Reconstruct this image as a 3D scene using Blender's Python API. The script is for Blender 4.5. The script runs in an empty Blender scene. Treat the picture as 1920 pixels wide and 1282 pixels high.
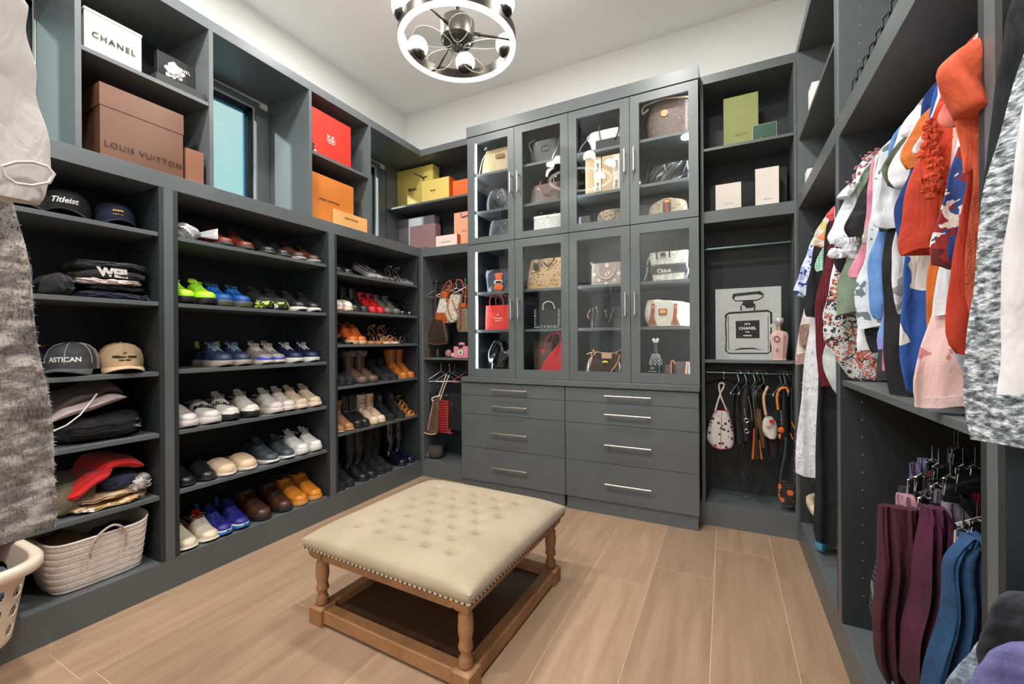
import bpy, bmesh, math, random
from mathutils import Vector, Matrix
random.seed(7)
sc = bpy.context.scene
COL = sc.collection
R = math.radians
# ------------------------------------------------------------------ camera
FPX, YAW, ROLL, CY = 795.82, R(26.6935), R(-0.37188), 638.655
CAM = Vector((0, 0, 1.2))
_f = Vector((-math.sin(YAW), math.cos(YAW), 0))
_r0 = Vector((math.cos(YAW), math.sin(YAW), 0)); _u0 = Vector((0, 0, 1))
_r = _r0 * math.cos(ROLL) + _u0 * math.sin(ROLL)
_u = -_r0 * math.sin(ROLL) + _u0 * math.cos(ROLL)
cd = bpy.data.cameras.new('camera'); cam = bpy.data.objects.new('camera', cd); COL.objects.link(cam)
cd.sensor_width = 36; cd.sensor_fit = 'HORIZONTAL'; cd.lens = FPX / 1920 * 36
cd.shift_y = -(641 - CY) / 1920
cd.clip_start = 0.05; cd.clip_end = 100
m = Matrix((_r, _u, -_f)).transposed().to_4x4(); m.translation = CAM
cam.matrix_world = m
sc.camera = cam
# ------------------------------------------------------------------ view + world + lights
sc.view_settings.view_transform = 'Standard'
sc.view_settings.look = 'None'
sc.view_settings.gamma = 1
sc.view_settings.use_curve_mapping = False
sc.view_settings.exposure = 0.0
w = bpy.data.worlds.new('sky'); sc.world = w; w.use_nodes = True
nt = w.node_tree; nt.nodes.clear()
out = nt.nodes.new('ShaderNodeOutputWorld'); bg = nt.nodes.new('ShaderNodeBackground')
tcw = nt.nodes.new('ShaderNodeTexCoord'); nzw = nt.nodes.new('ShaderNodeTexNoise'); nzw.inputs['Scale'].default_value = 2.2; nzw.inputs['Detail'].default_value = 5
rpw = nt.nodes.new('ShaderNodeValToRGB'); ew = rpw.color_ramp.elements
ew[0].position = .4; ew[0].color = (.52, .80, .80, 1); ew[1].position = .62; ew[1].color = (.80, .90, .88, 1)
nt.links.new(tcw.outputs['Generated'], nzw.inputs['Vector']); nt.links.new(nzw.outputs['Fac'], rpw.inputs[0]); nt.links.new(rpw.outputs[0], bg.inputs[0])
bg.inputs['Strength'].default_value = .98
nt.links.new(bg.outputs[0], out.inputs[0])

def light(name, kind, loc, energy, col=(1, 1, 1), size=0.2, rot=(0, 0, 0), spread=None):
    l = bpy.data.lights.new(name, kind); l.energy = energy; l.color = col
    if kind == 'AREA':
        l.shape = 'DISK'; l.size = size
        if spread: l.spread = spread
    else: l.shadow_soft_size = size
    o = bpy.data.objects.new(name, l); COL.objects.link(o); o.location = loc; o.rotation_euler = rot
    return o
su = bpy.data.lights.new('sun', 'SUN'); su.energy = 5; su.angle = R(3); su.color = (1, .97, .93)
so_ = bpy.data.objects.new('sun', su); COL.objects.link(so_); so_.rotation_euler = Vector((1, 1.7, -.75)).to_track_quat('-Z', 'Y').to_euler()
DOWN = [(-1.95, 0.75), (-0.35, 0.75), (-0.35, 2.05), (-1.15, -0.4), (-2.0, 2.0)]
for i, (x, y) in enumerate(DOWN):
    light('downlight_lamp', 'AREA', (x, y, 3.44), (42, 36, 25, 38, 18)[i], (1, .985, .965), .16)
FAN = Vector((-1.245, 1.865, 2.75))

# added fill lamp behind the viewer to brighten the fronts; no real source there
dl = light('fill_lamp', 'AREA', (.05, -1.02, 1.55), 14, (1, .985, .96), .6); dl.rotation_euler = Vector((-.95, 2.2, -.55)).to_track_quat('-Z', 'Y').to_euler()
# ------------------------------------------------------------------ helpers
def at(ax, c, x, y):
    d = _f + _r * ((x - 960) / FPX) - _u * ((y - CY) / FPX)
    t = (c - CAM[ax]) / d[ax]
    return CAM + d * t
def lin(c):
    return tuple(((v / 255) / 12.92 if v / 255 <= .04045 else ((v / 255 + .055) / 1.055) ** 2.4) for v in c[:3]) + (1,)
class G:
    def __init__(s): s.v = []; s.f = []; s.m = []; s.mi = 0
    def add(s, vs, fs):
        n = len(s.v); s.v += [tuple(p) for p in vs]
        s.f += [tuple(i + n for i in f) for f in fs]; s.m += [s.mi] * len(fs); return s
    def box(s, x0, x1, y0, y1, z0, z1):
        return s.add([(x, y, z) for z in (z0, z1) for y in (y0, y1) for x in (x0, x1)],
              [(0, 2, 3, 1), (4, 5, 7, 6), (0, 1, 5, 4), (2, 6, 7, 3), (0, 4, 6, 2), (1, 3, 7, 5)])
    def obox(s, c, ax, h):
        c = Vector(c); a = [Vector(v) * k for v, k in zip(ax, h)]
        return s.add([c + a[0] * i + a[1] * j + a[2] * k for k in (-1, 1) for j in (-1, 1) for i in (-1, 1)],
              [(0, 2, 3, 1), (4, 5, 7, 6), (0, 1, 5, 4), (2, 6, 7, 3), (0, 4, 6, 2), (1, 3, 7, 5)])
    def loft(s, rings, cap=True, closed=True):
        n = len(rings[0]); vs = [p for r in rings for p in r]; fs = []
        for i in range(len(rings) - 1):
            for j in range(n if closed else n - 1):
                k = (j + 1) % n
                fs.append((i * n + j, i * n + k, (i + 1) * n + k, (i + 1) * n + j))
        if cap and closed:
            fs.append(tuple(reversed(range(n)))); fs.append(tuple(range((len(rings) - 1) * n, len(rings) * n)))
        return s.add(vs, fs)
    def tube(s, path, r, n=8, closed=False, flat=None):
        P = [Vector(p) for p in path]; N = len(P); rings = []
        for i in range(N):
            if closed: t = P[(i + 1) % N] - P[i - 1]
            else: t = P[min(i + 1, N - 1)] - P[max(i - 1, 0)]
            t.normalize()
            up = Vector((0, 0, 1)) if abs(t.z) < .93 else Vector((0, 1, 0))
            if flat: up = Vector(flat)
            a = t.cross(up); 
            if a.length < 1e-4: a = t.cross(Vector((1, .3, .1)))
            a.normalize(); b = a.cross(t).normalized()
            if rings and not flat:
                # keep the frame from flipping
                if a.dot(pa) < 0 and abs(a.dot(pa)) > abs(b.dot(pa)): a, b = -a, -b
            pa = a
            rr = r[i] if isinstance(r, list) else r
            ra, rb = (rr, rr) if not isinstance(rr, tuple) else rr
            rings.append([P[i] + a * math.cos(2 * math.pi * k / n) * ra + b * math.sin(2 * math.pi * k / n) * rb for k in range(n)])
        if closed: rings.append(rings[0])
        return s.loft(rings, cap=not closed)
    def lathe(s, prof, n=20, c=(0, 0, 0), cap=True):
        c = Vector(c)
        return s.loft([[c + Vector((r * math.cos(2 * math.pi * k / n), r * math.sin(2 * math.pi * k / n), z)) for k in range(n)] for r, z in prof], cap)
    def ball(s, c, h, n=14, mrings=9, p=2.0, wob=0, seed=0):
        c = Vector(c); h = (h, h, h) if not isinstance(h, (tuple, list)) else h; rings = []
        sg = lambda a, e: math.copysign(abs(a) ** e, a)
        for i in range(mrings):
            ph = -math.pi / 2 + math.pi * (i + .02) / (mrings - 1 + .04); ring = []
            for k in range(n):
                th = 2 * math.pi * k / n
                q = Vector((sg(math.cos(ph), 2 / p) * sg(math.cos(th), 2 / p), sg(math.cos(ph), 2 / p) * sg(math.sin(th), 2 / p), sg(math.sin(ph), 2 / p)))
                if wob: q *= 1 + wob * (math.sin(5.1 * q.x + seed) * math.cos(4.3 * q.y + 1.7 * seed) + .6 * math.sin(9 * q.y + 7 * q.z + seed * 2.3))
                ring.append(c + Vector((q.x * h[0], q.y * h[1], q.z * h[2])))
            rings.append(ring)
        return s.loft(rings)
    def prism(s, poly, fn, a, b):
        "extrude a 2D outline between depths a and b; fn(u,v,d)->xyz"
        n = len(poly)
        return s.add([fn(u, v, a) for u, v in poly] + [fn(u, v, b) for u, v in poly],
              [tuple(reversed(range(n))), tuple(range(n, 2 * n))] + [(i, (i + 1) % n, n + (i + 1) % n, n + i) for i in range(n)])
    def build(s, name, mats, parent=None, smooth=True, label=None, off=None, kind=None, bev=0, ang=40):
        me = bpy.data.meshes.new(name)
        vs = s.v if off is None else [(p[0] - off[0], p[1] - off[1], p[2] - off[2]) for p in s.v]
        me.from_pydata(vs, [], s.f)
        if not isinstance(mats, (list, tuple)): mats = [mats]
        for mm in mats: me.materials.append(mm)
        me.polygons.foreach_set('material_index', s.m)
        bm = bmesh.new(); bm.from_mesh(me); bmesh.ops.recalc_face_normals(bm, faces=bm.faces); bm.to_mesh(me); bm.free()
        if smooth:
            me.polygons.foreach_set('use_smooth', [True] * len(me.polygons)); me.set_sharp_from_angle(angle=R(ang))
        o = bpy.data.objects.new(name, me); COL.objects.link(o)
        if parent: o.parent = parent
        if label: o['label'] = label
        if kind: o['kind'] = kind
        if bev:
            md = o.modifiers.new('bevel', 'BEVEL'); md.width = bev; md.segments = 2; md.limit_method = 'ANGLE'
        return o
def thing(name, label, cat, loc=(0, 0, 0), rz=0, group=None):
    o = bpy.data.objects.new(name, None); COL.objects.link(o); o.location = loc; o.rotation_euler = (0, 0, rz)
    o.empty_display_size = .05
    o['label'] = label; o['category'] = cat
    if group: o['group'] = group
    return o
def tag(o, label, cat, group=None, kind=None):
    o['label'] = label; o['category'] = cat
    if group: o['group'] = group
    if kind: o['kind'] = kind
    return o
def struct(o): o['kind'] = 'structure'; return o
def copy_tree(o, parent=None):
    c = o.copy(); COL.objects.link(c)
    if parent: c.parent = parent
    for ch in list(o.children): copy_tree(ch, c)
    return c
def text(s, size, mt, parent, o, xd, yd, off=(0, 0, 0), squash=1, bold=0, shear=0, name='lettering', align='CENTER', sp=1.0, ext=.0006):
    "lettering as thin raised geometry: o = centre point, xd/yd = reading and up direction"
    cu = bpy.data.curves.new('lettering', 'FONT'); cu.body = s; cu.size = size; cu.align_x = align; cu.align_y = 'CENTER'
    cu.extrude = ext; cu.offset = bold; cu.resolution_u = 3; cu.shear = shear; cu.space_character = sp
    ob = bpy.data.objects.new('tmp', cu); COL.objects.link(ob)
    dg = bpy.context.evaluated_depsgraph_get(); me = bpy.data.meshes.new_from_object(ob.evaluated_get(dg))
    bpy.data.objects.remove(ob)
    xd = Vector(xd).normalized(); yd = Vector(yd).normalized(); zd = xd.cross(yd); O = Vector(o) - Vector(off)
    for v in me.vertices: v.co = O + xd * v.co.x * squash + yd * v.co.y + zd * v.co.z
    me.materials.clear(); me.materials.append(mt); me.name = name
    t = bpy.data.objects.new(name, me); COL.objects.link(t); t.parent = parent
    return t
# ------------------------------------------------------------------ materials
MC = {}
def mat(name, col, rough=.6, metal=0, kind=None, col2=None, sc_=20, bump=.25, emit=0, col3=None, sheen=0, coat=0, alpha=1, trans=0, stretch=(1, 1, 1), thr=None, spec=.5, wr=0):
    key = (name, tuple(col), kind, col2, sc_, rough)
    if key in MC: return MC[key]
    m = bpy.data.materials.new(name); m.use_nodes = True; n = m.node_tree; N = n.nodes; b = N['Principled BSDF']; L = n.links.new
    b.inputs['Base Color'].default_value = lin(col); b.inputs['Roughness'].default_value = rough; b.inputs['Metallic'].default_value = metal
    b.inputs['Specular IOR Level'].default_value = spec
    if sheen: b.inputs['Sheen Weight'].default_value = sheen
    if coat: b.inputs['Coat Weight'].default_value = coat; b.inputs['Coat Roughness'].default_value = .08
    if trans: b.inputs['Transmission Weight'].default_value = trans
    if emit: b.inputs['Emission Color'].default_value = lin(col); b.inputs['Emission Strength'].default_value = emit
    def coords():
        t = N.new('ShaderNodeTexCoord'); mp = N.new('ShaderNodeMapping'); L(t.outputs['Object'], mp.inputs[0]); mp.inputs['Scale'].default_value = stretch
        return mp.outputs[0]
    def ramp(src, stops, const=False):
        r = N.new('ShaderNodeValToRGB'); L(src, r.inputs[0]); e = r.color_ramp.elements
        while len(e) < len(stops): e.new(.5)
        for el, (p, c) in zip(e, stops): el.position = p; el.color = lin(c)
        if const: r.color_ramp.interpolation = 'CONSTANT'
        return r.outputs[0]
    def bumpn(src, st, dist=.002):
        bp = N.new('ShaderNodeBump'); bp.inputs['Strength'].default_value = st; bp.inputs['Distance'].default_value = dist
        L(src, bp.inputs['Height']); L(bp.outputs[0], b.inputs['Normal'])
        if wr:      # soft cloth creases under the fine weave
            b2 = N.new('ShaderNodeBump'); b2.inputs['Strength'].default_value = wr; b2.inputs['Distance'].default_value = .012
            t = N.new('ShaderNodeTexNoise'); t.inputs['Scale'].default_value = 9; t.inputs['Detail'].default_value = 3; t.inputs['Distortion'].default_value = 1.6
            mp = N.new('ShaderNodeMapping'); tc = N.new('ShaderNodeTexCoord'); mp.inputs['Scale'].default_value = (1.6, 1.6, .6); L(tc.outputs['Object'], mp.inputs[0]); L(mp.outputs[0], t.inputs['Vector'])
            L(t.outputs['Fac'], b2.inputs['Height']); L(b2.outputs[0], bp.inputs['Normal'])
    def noise(s_, det=4, co=None, dist=0):
        t = N.new('ShaderNodeTexNoise'); t.inputs['Scale'].default_value = s_; t.inputs['Detail'].default_value = det; t.inputs['Distortion'].default_value = dist
        L(co or coords(), t.inputs['Vector']); return t.outputs['Fac']
    def vor(s_, feat='F1', out='Distance'):
        t = N.new('ShaderNodeTexVoronoi'); t.inputs['Scale'].default_value = s_; t.feature = feat; L(coords(), t.inputs['Vector']); return t.outputs[out]
    c2 = col2 or tuple(max(0, v * .82) for v in col); c3 = col3 or c2
    if kind == 'fabric':
        L(ramp(noise(sc_, 3), [(.35, c2), (.62, col)]), b.inputs['Base Color']); bumpn(noise(sc_ * 14, 2), bump)
    elif kind == 'leather':
        L(ramp(noise(sc_, 5), [(.3, c2), (.65, col)]), b.inputs['Base Color']); bumpn(vor(sc_ * 18), bump, .0012)
    elif kind == 'knit':
        t = N.new('ShaderNodeTexWave'); t.inputs['Scale'].default_value = sc_; t.inputs['Distortion'].default_value = 2.5; t.inputs['Detail'].default_value = 2
        t.bands_direction = 'X'; L(coords(), t.inputs['Vector'])
        L(ramp(t.outputs['Fac'], [(.25, c2), (.7, col)]), b.inputs['Base Color']); bumpn(t.outputs['Fac'], .8, .004)
    elif kind == 'marl':
        L(ramp(noise(sc_, 6), [(.38, c2), (.5, c3 if col3 else tuple((a + d) // 2 for a, d in zip(col, c2))), (.6, col)]), b.inputs['Base Color']); bumpn(noise(sc_ * .8, 5), 1, .012)
    elif kind == 'print':   # blobs of three colours with thin dark outlines
        v = N.new('ShaderNodeTexVoronoi'); v.inputs['Scale'].default_value = sc_; nz = N.new('ShaderNodeTexNoise'); nz.inputs['Scale'].default_value = sc_ * .8
        co = coords(); L(co, nz.inputs['Vector']); mx = N.new('ShaderNodeMixRGB'); mx.inputs[0].default_value = .12; L(co, mx.inputs[1]); L(nz.outputs['Color'], mx.inputs[2]); L(mx.outputs[0], v.inputs['Vector'])
        sp = N.new('ShaderNodeSeparateColor'); L(v.outputs['Color'], sp.inputs[0])
        L(ramp(sp.outputs[0], [(0, col), (thr or .5, c2), ((thr or .5) + .28, c3)], True), b.inputs['Base Color']); bumpn(noise(sc_ * 8), bump)
    elif kind == 'spots':
        L(ramp(vor(sc_), [(0, c2), (thr or .3, c2), ((thr or .3) + .04, col)], False), b.inputs['Base Color']); bumpn(noise(sc_ * 8), bump)
    elif kind == 'check':
        t = N.new('ShaderNodeTexChecker'); t.inputs['Scale'].default_value = sc_; L(coords(), t.inputs['Vector'])
        t.inputs['Color1'].default_value = lin(col); t.inputs['Color2'].default_value = lin(c2); L(t.outputs[0], b.inputs['Base Color'])
    elif kind == 'plaid':
        a = N.new('ShaderNodeTexWave'); a.bands_direction = 'X'; a.inputs['Scale'].default_value = sc_; a.inputs['Distortion'].default_value = 0
        c = N.new('ShaderNodeTexWave'); c.bands_direction = 'Z'; c.inputs['Scale'].default_value = sc_; c.inputs['Distortion'].default_value = 0
        co = coords(); L(co, a.inputs['Vector']); L(co, c.inputs['Vector'])
        mm = N.new('ShaderNodeMath'); mm.operation = 'MAXIMUM'; L(a.outputs['Fac'], mm.inputs[0]); L(c.outputs['Fac'], mm.inputs[1])
        L(ramp(mm.outputs[0], [(0, col), (thr or .8, c2)], True), b.inputs['Base Color'])
    elif kind == 'wood':
        t = noise(1, 6, None, .4)
        co = N.new('ShaderNodeTexCoord'); mp = N.new('ShaderNodeMapping'); mp.inputs['Scale'].default_value = stretch; oi = N.new('ShaderNodeObjectInfo')
        av = N.new('ShaderNodeVectorMath'); av.operation = 'MULTIPLY_ADD'; av.inputs[1].default_value = (9, 9, 9)
        cx = N.new('ShaderNodeCombineXYZ'); L(oi.outputs['Random'], cx.inputs[0]); L(oi.outputs['Random'], cx.inputs[1])
        L(co.outputs['Object'], mp.inputs[0]); L(cx.outputs[0], av.inputs[0]); L(mp.outputs[0], av.inputs[2])
        nn = N.new('ShaderNodeTexNoise'); nn.inputs['Scale'].default_value = sc_; nn.inputs['Detail'].default_value = 8; nn.inputs['Distortion'].default_value = .6; nn.inputs['Roughness'].default_value = .6
        L(av.outputs[0], nn.inputs['Vector'])
        r1 = N.new('ShaderNodeValToRGB'); L(nn.outputs['Fac'], r1.inputs[0]); r1.color_ramp.elements[0].position = .3; r1.color_ramp.elements[0].color = lin(c2); r1.color_ramp.elements[1].position = .68; r1.color_ramp.elements[1].color = lin(col)
        hs = N.new('ShaderNodeHueSaturation'); mr = N.new('ShaderNodeMapRange'); mr.inputs['To Min'].default_value = .88; mr.inputs['To Max'].default_value = 1.08
        L(oi.outputs['Random'], mr.inputs[0]); L(mr.outputs[0], hs.inputs['Value']); L(r1.outputs[0], hs.inputs['Color']); L(hs.outputs[0], b.inputs['Base Color'])
        bumpn(nn.outputs['Fac'], bump, .002)
    elif kind == 'glass':
        N.remove(b); tr = N.new('ShaderNodeBsdfTransparent'); gl = N.new('ShaderNodeBsdfGlossy'); gl.inputs['Roughness'].default_value = .02
        tr.inputs[0].default_value = lin(col); lw = N.new('ShaderNodeLayerWeight'); lw.inputs[0].default_value = .5; pw = N.new('ShaderNodeMath'); pw.operation = 'POWER'; pw.inputs[1].default_value = 4; L(lw.outputs['Facing'], pw.inputs[0])
        fr = N.new('ShaderNodeMath'); fr.operation = 'MULTIPLY_ADD'; fr.inputs[1].default_value = .6; fr.inputs[2].default_value = .035; L(pw.outputs[0], fr.inputs[0]); mx = N.new('ShaderNodeMixShader')
        L(fr.outputs[0], mx.inputs[0]); L(tr.outputs[0], mx.inputs[1]); L(gl.outputs[0], mx.inputs[2]); L(mx.outputs[0], N['Material Output'].inputs[0])
    else:
        if bump and kind != 'plain': bumpn(noise(60, 3), .05, .001)
    MC[key] = m; return m
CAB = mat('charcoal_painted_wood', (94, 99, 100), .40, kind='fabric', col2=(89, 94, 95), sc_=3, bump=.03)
CAB_SHADE = mat('charcoal_wood_in_shade', (43, 47, 50), .55, kind='fabric', col2=(40, 43, 46), sc_=3, bump=.03)  # same finish as CAB, colour darkened to paint in the shade inside the units
WALL = mat('warm_white_wall_paint', (228, 228, 224), .85)
CEIL = mat('white_ceiling_paint', (246, 246, 244), .9)
STEEL = mat('brushed_steel', (214, 208, 198), .28, 1)
CHROME = mat('chrome', (225, 228, 232), .12, 1)
GOLD = mat('gold_metal', (212, 170, 96), .25, 1)
BLACK = mat('black_paint', (18, 18, 19), .35)
BLKLEA = mat('black_leather', (26, 26, 28), .35, kind='leather', col2=(18, 18, 20), sc_=8)
BLKFAB = mat('black_cloth', (22, 22, 25), .85, kind='fabric', col2=(15, 15, 18), sc_=9)
WHITE = mat('white_plain', (236, 233, 228), .6)
INK = mat('black_ink', (16, 15, 15), .5, kind='plain')
GLASS = mat('clear_glass', (250, 252, 252), kind='glass')
# ------------------------------------------------------------------ room shell
XL, YB, XR, XW, YW, XRW, ZC = -2.424, 3.023, .382, -2.85, 3.34, .99, 3.462
YF = -1.1
Z0, ZR0, ZR1, ZT0, ZT1 = .145, 1.951, 2.026, 2.852, 2.908
def wallbox(name, *a): return struct(G().box(*a).build(name, WALL, smooth=False))
wallbox('wall_back', XW - .1, XRW + .1, YW, YW + .1, 0, ZC)
wallbox('wall_right', XRW, XRW + .1, YF, YW, 0, ZC)
wallbox('wall_front', XW - .1, XRW + .1, YF - .1, YF, 0, ZC)
struct(G().box(XW - .1, XRW + .1, YF - .1, YW + .1, ZC, ZC + .08).build('ceiling', CEIL, smooth=False))
# left wall with three window openings
WIN = [(.16, .768), (1.304, 1.80), (2.44, 2.93)]
WZ0, WZ1 = 2.03, 2.80
g = G(); ys = [YF] + [v for a in WIN for v in a] + [YW]
g.box(XW - .1, XW, YF, YW, 0, WZ0); g.box(XW - .1, XW, YF, YW, WZ1, ZC)
for i in range(0, len(ys), 2): g.box(XW - .1, XW, ys[i], ys[i + 1], WZ0, WZ1)
struct(g.build('wall_left', WALL, smooth=False))
FRM = mat('dark_window_frame', (20, 30, 38), .3)
PANE = mat('window_glass', (240, 250, 250), kind='glass')
for i, (a, b) in enumerate(WIN):
    fr = G()
    for (y0, y1, z0, z1) in ((a, b, WZ0, WZ0 + .035), (a, b, WZ1 - .035, WZ1), (a, a + .035, WZ0, WZ1), (b - .035, b, WZ0, WZ1)):
        fr.box(XW - .075, XW - .03, y0, y1, z0, z1)
    o = struct(fr.build('window_%d' % (i + 1), FRM, smooth=False))
    G().box(XW - .056, XW - .05, a + .03, b - .03, WZ0 + .03, WZ1 - .03).build('pane', PANE, o, False)
    sb = G()
    for (y0, y1, z0, z1) in ((a + .035, b - .035, WZ0 + .035, WZ0 + .05), (a + .035, b - .035, WZ1 - .05, WZ1 - .035), (a + .035, a + .05, WZ0 + .035, WZ1 - .035), (b - .05, b - .035, WZ0 + .035, WZ1 - .035)):
        sb.box(XW - .06, XW - .045, y0, y1, z0, z1)
    sb.build('glazing_bead', mat('blue_grey_bead', (60, 120, 150), .3), o, False)
    G().box(XW - .045, XW - .032, a + .16, a + .3, WZ1 - .034, WZ1 - .02).build('latch', STEEL, o, False)
    cs = G()
    for (y0, y1, z0, z1) in ((a - .02, b + .02, WZ1 - .005, WZ1 + .03), (b - .005, b + .087 if i != 1 else 1.8865, WZ0, WZ1), (a - .03, a + .005, WZ0, WZ1)):
        cs.box(XW + .001, XW + .022, y0, y1, z0, z1)
    struct(cs.build('trim_%d' % (i + 1), CAB, smooth=False, bev=.004))
# floor: light slab under separate oak planks, its tone painting bevel highlights into the joints
OAK = mat('oiled_oak_plank', (173, 144, 118), .5, kind='wood', col2=(152, 122, 96), sc_=3.2, stretch=(5.5, .5, 1), bump=.12)
fl = struct(G().box(XW - .1, XRW + .1, YF, YW + .05, -.12, -.002).build('floor', mat('joint_highlight', (228, 202, 172), .8), smooth=False))
PW = .2865; x = .229 - 10 * PW; strips = []
JO = {.229: [1.83], -.0575: [2.706, .55], -.344: [2.35, .2], -.6305: [.95], -.917: [2.212, -.1], -1.2035: [2.583, .6], -1.49: [1.55], -1.7765: [1.30, -.3], -2.063: [2.4, .7], -2.3495: [.66, 2.5], -2.636: [1.08]}
keys = sorted(JO)
for k in keys:
    cuts = [YF] + sorted(JO[k]) + [YW]
    # planks longer than about 2.2 m get one more joint
    c2 = [cuts[0]]
    for a, b in zip(cuts[:-1], cuts[1:]):
        if b - a > 2.35: c2.append(a + (b - a) * .5)
        c2.append(b)
    x1 = min(k + PW, XRW)
    for a, b in zip(c2[:-1], c2[1:]):
        e = .0010; bv = .0012
        G().loft([[(k + e, a + e, -.02), (x1 - e, a + e, -.02), (x1 - e, b - e, -.02), (k + e, b - e, -.02)],
                  [(k + e, a + e, -bv), (x1 - e, a + e, -bv), (x1 - e, b - e, -bv), (k + e, b - e, -bv)],
                  [(k + e + bv, a + e + bv, 0), (x1 - e - bv, a + e + bv, 0), (x1 - e - bv, b - e - bv, 0), (k + e + bv, b - e - bv, 0)]]).build('plank', OAK, fl, False)
G().box(.229 + PW, XRW, YF, YW, -.02, -.001).build('plank', OAK, fl, False)
# recessed downlights
DL = ['near the left shelves', 'nearest the right run', 'in front of the hanging tops', 'behind the viewer', 'between fan and left windows']
for (x, y) in DOWN:
    t = thing('recessed_downlight', 'round white recessed light in the ceiling ' + DL[DOWN.index((x, y))], 'ceiling light', (x, y, ZC), 0, 'recessed ceiling lights')
    g = G(); n = 28
    g.loft([[(r_ * math.cos(2 * math.pi * k / n), r_ * math.sin(2 * math.pi * k / n), z_) for k in range(n)] for r_, z_ in ((.075, -.004), (.095, -.006), (.1, -.001), (.1, 0))], cap=False)
    g.build('rim', WHITE, t)
    G().lathe([(.074, -.0035), (.074, -.001)], 28).build('diffuser', mat('lit_diffuser', (255, 244, 226), .6, emit=6), t, False)
# ------------------------------------------------------------------ continuous trims of the fitted furniture
DEP = XL - XW     # 0.426
n_t = [3]
def trim(g, **k):
    n_t[0] += 1; return struct(g.build('trim_%d' % n_t[0], CAB, smooth=False, bev=.0012, **k))
T = .02
YS = -.05      # near end of the left run
trim(G().box(XW, XL, YS, YB, ZT0, ZT1))                       # crown, left run
trim(G().box(XW, XRW, YB, YW, ZT0, ZT1))                      # crown, back run
trim(G().box(XR, XRW, -.45, YB, ZT0, ZT1))                    # crown, right run
trim(G().box(XW, XL, YS, YB, ZR0, ZR1))                       # deep rail = sill of the niches
trim(G().box(XW, -1.87, YB, YW, ZR0, ZR1)); trim(G().box(-.143, XRW, YB, YW, ZR0, ZR1))
trim(G().box(XR, XRW, -.45, YB, ZR0, ZR1))
trim(G().box(XL - .02, XL, YS, YB, 0, Z0)); trim(G().box(XW, XL - .02, YS, YB, Z0 - .02, Z0))
trim(G().box(XL, -1.9, YB, YB + .02, 0, Z0)); trim(G().box(XW, -1.9, YB + .02, YW, Z0 - .02, Z0))
trim(G().box(-.16, XR, YB, YB + .02, 0, Z0)); trim(G().box(-.16, XR, YB + .02, YW, Z0 - .02, Z0))
trim(G().box(XR, XR + .02, -.45, YB, 0, Z0)); trim(G().box(XR + .02, XRW, -.45, YW, Z0 - .02, Z0))
# ------------------------------------------------------------------ open units
def unitX(name, label, y0, y1, z0, z1, shelves, stile=None, x0=XW, x1=XL, sgn=1, pegs=True, back=True, recess=.004):
    "open unit facing +x (sgn 1) or -x (sgn -1); y0,y1 clear opening"
    t = thing(name, label, 'shelving', ((x0 + x1) / 2, (y0 + y1) / 2, z0))
    o = t.location
    f0, f1 = (x0, x1)
    for ya, yb in ((y0 - T, y0), (y1, y1 + T)):
        G().box(x0, x1, ya, yb, z0, z1).build('side_panel', CAB_SHADE if z0 < 1 else CAB, t, False, off=o)
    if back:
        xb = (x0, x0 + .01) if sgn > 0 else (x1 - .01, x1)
        G().box(xb[0], xb[1], y0, y1, z0, z1).build('back_panel', CAB_SHADE, t, False, off=o)
    for z in shelves:
        if sgn > 0: G().box(x0 + .01, x1 - recess, y0 + .001, y1 - .001, z - T, z).build('shelf', CAB, t, False, off=o, bev=.001)
        else: G().box(x0 + recess, x1 - .01, y0 + .001, y1 - .001, z - T, z).build('shelf', CAB, t, False, off=o, bev=.001)
    if stile:
        for ya, yb in stile:
            g = G()
            if sgn > 0: g.box(x1 - .018, x1 + .001, ya, yb, z0, z1)
            else: g.box(x0 - .001, x0 + .018, ya, yb, z0, z1)
            g.build('stile', CAB, t, False, off=o, bev=.001)
    if pegs:
        g = G(); zz = z0 + .12
        while zz < z1 - .08:
            for xx in ((x1 - .06, x0 + .06)):
                for yy, d in ((y1 - .0005, -1), (y0 + .0005, 1)):
                    g.add([(xx + .0028 * math.cos(a), yy, zz + .0028 * math.sin(a)) for a in [k * math.pi / 3 for k in range(6)]], [tuple(range(6))])
            zz += .064
        g.build('peg_hole', mat('peg_hole_cap', (150, 152, 152), .5), t, False, off=o, kind='stuff')
    return t
unitX('shelving_unit', 'charcoal shelf bay holding caps and folded clothes', .16, 1.059, Z0, ZR0, (1.732, 1.398, 1.062, .766, .466), [(1.059 + T, 1.138 - T), (.16 - .08, .16 - T)])
unitX('shelving_unit', 'charcoal shelf bay filled with trainers and work boots', 1.138, 2.016, Z0, ZR0, (1.729, 1.398, 1.066, .764, .467), [(2.016 + T, 2.103 - T)])
unitX('shelving_unit', 'charcoal shelf bay with heels and tall boots by the corner', 2.103, 2.975, Z0, ZR0, (1.694, 1.424, 1.182, .884, .553), [(2.975 + T, YB)])
unitX('shelving_unit', 'open charcoal niche with white and brown gift boxes', .788, 1.286, ZR1, ZT0, (2.466,))
unitX('shelving_unit', 'open charcoal niche with red and orange gift boxes', 1.908, 2.409, ZR1, ZT0, (2.465,))
unitX('shelving_unit', 'deep right bay of long hanging clothes next to the corner', 2.03, 2.93, Z0, ZR0, (), [(2.93 + T, YB)], XR, XRW, -1)
unitX('shelving_unit', 'deep right bay with tops above and trousers below a shelf', .99, 1.95, Z0, ZR0, (1.047,), [(1.95 + T, 2.03 - T)], XR, XRW, -1)
unitX('shelving_unit', 'nearest deep right bay with grey knitwear', -.3, .92, Z0, ZR0, (), [(.92 + T, .99 - T)], XR, XRW, -1, pegs=False)
unitX('shelving_unit', 'small open upper niche on the right next to the corner', 2.03, 2.93, ZR1, ZT0, (2.365,), [(2.93 + T, YB)], XR, XRW, -1)
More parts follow.
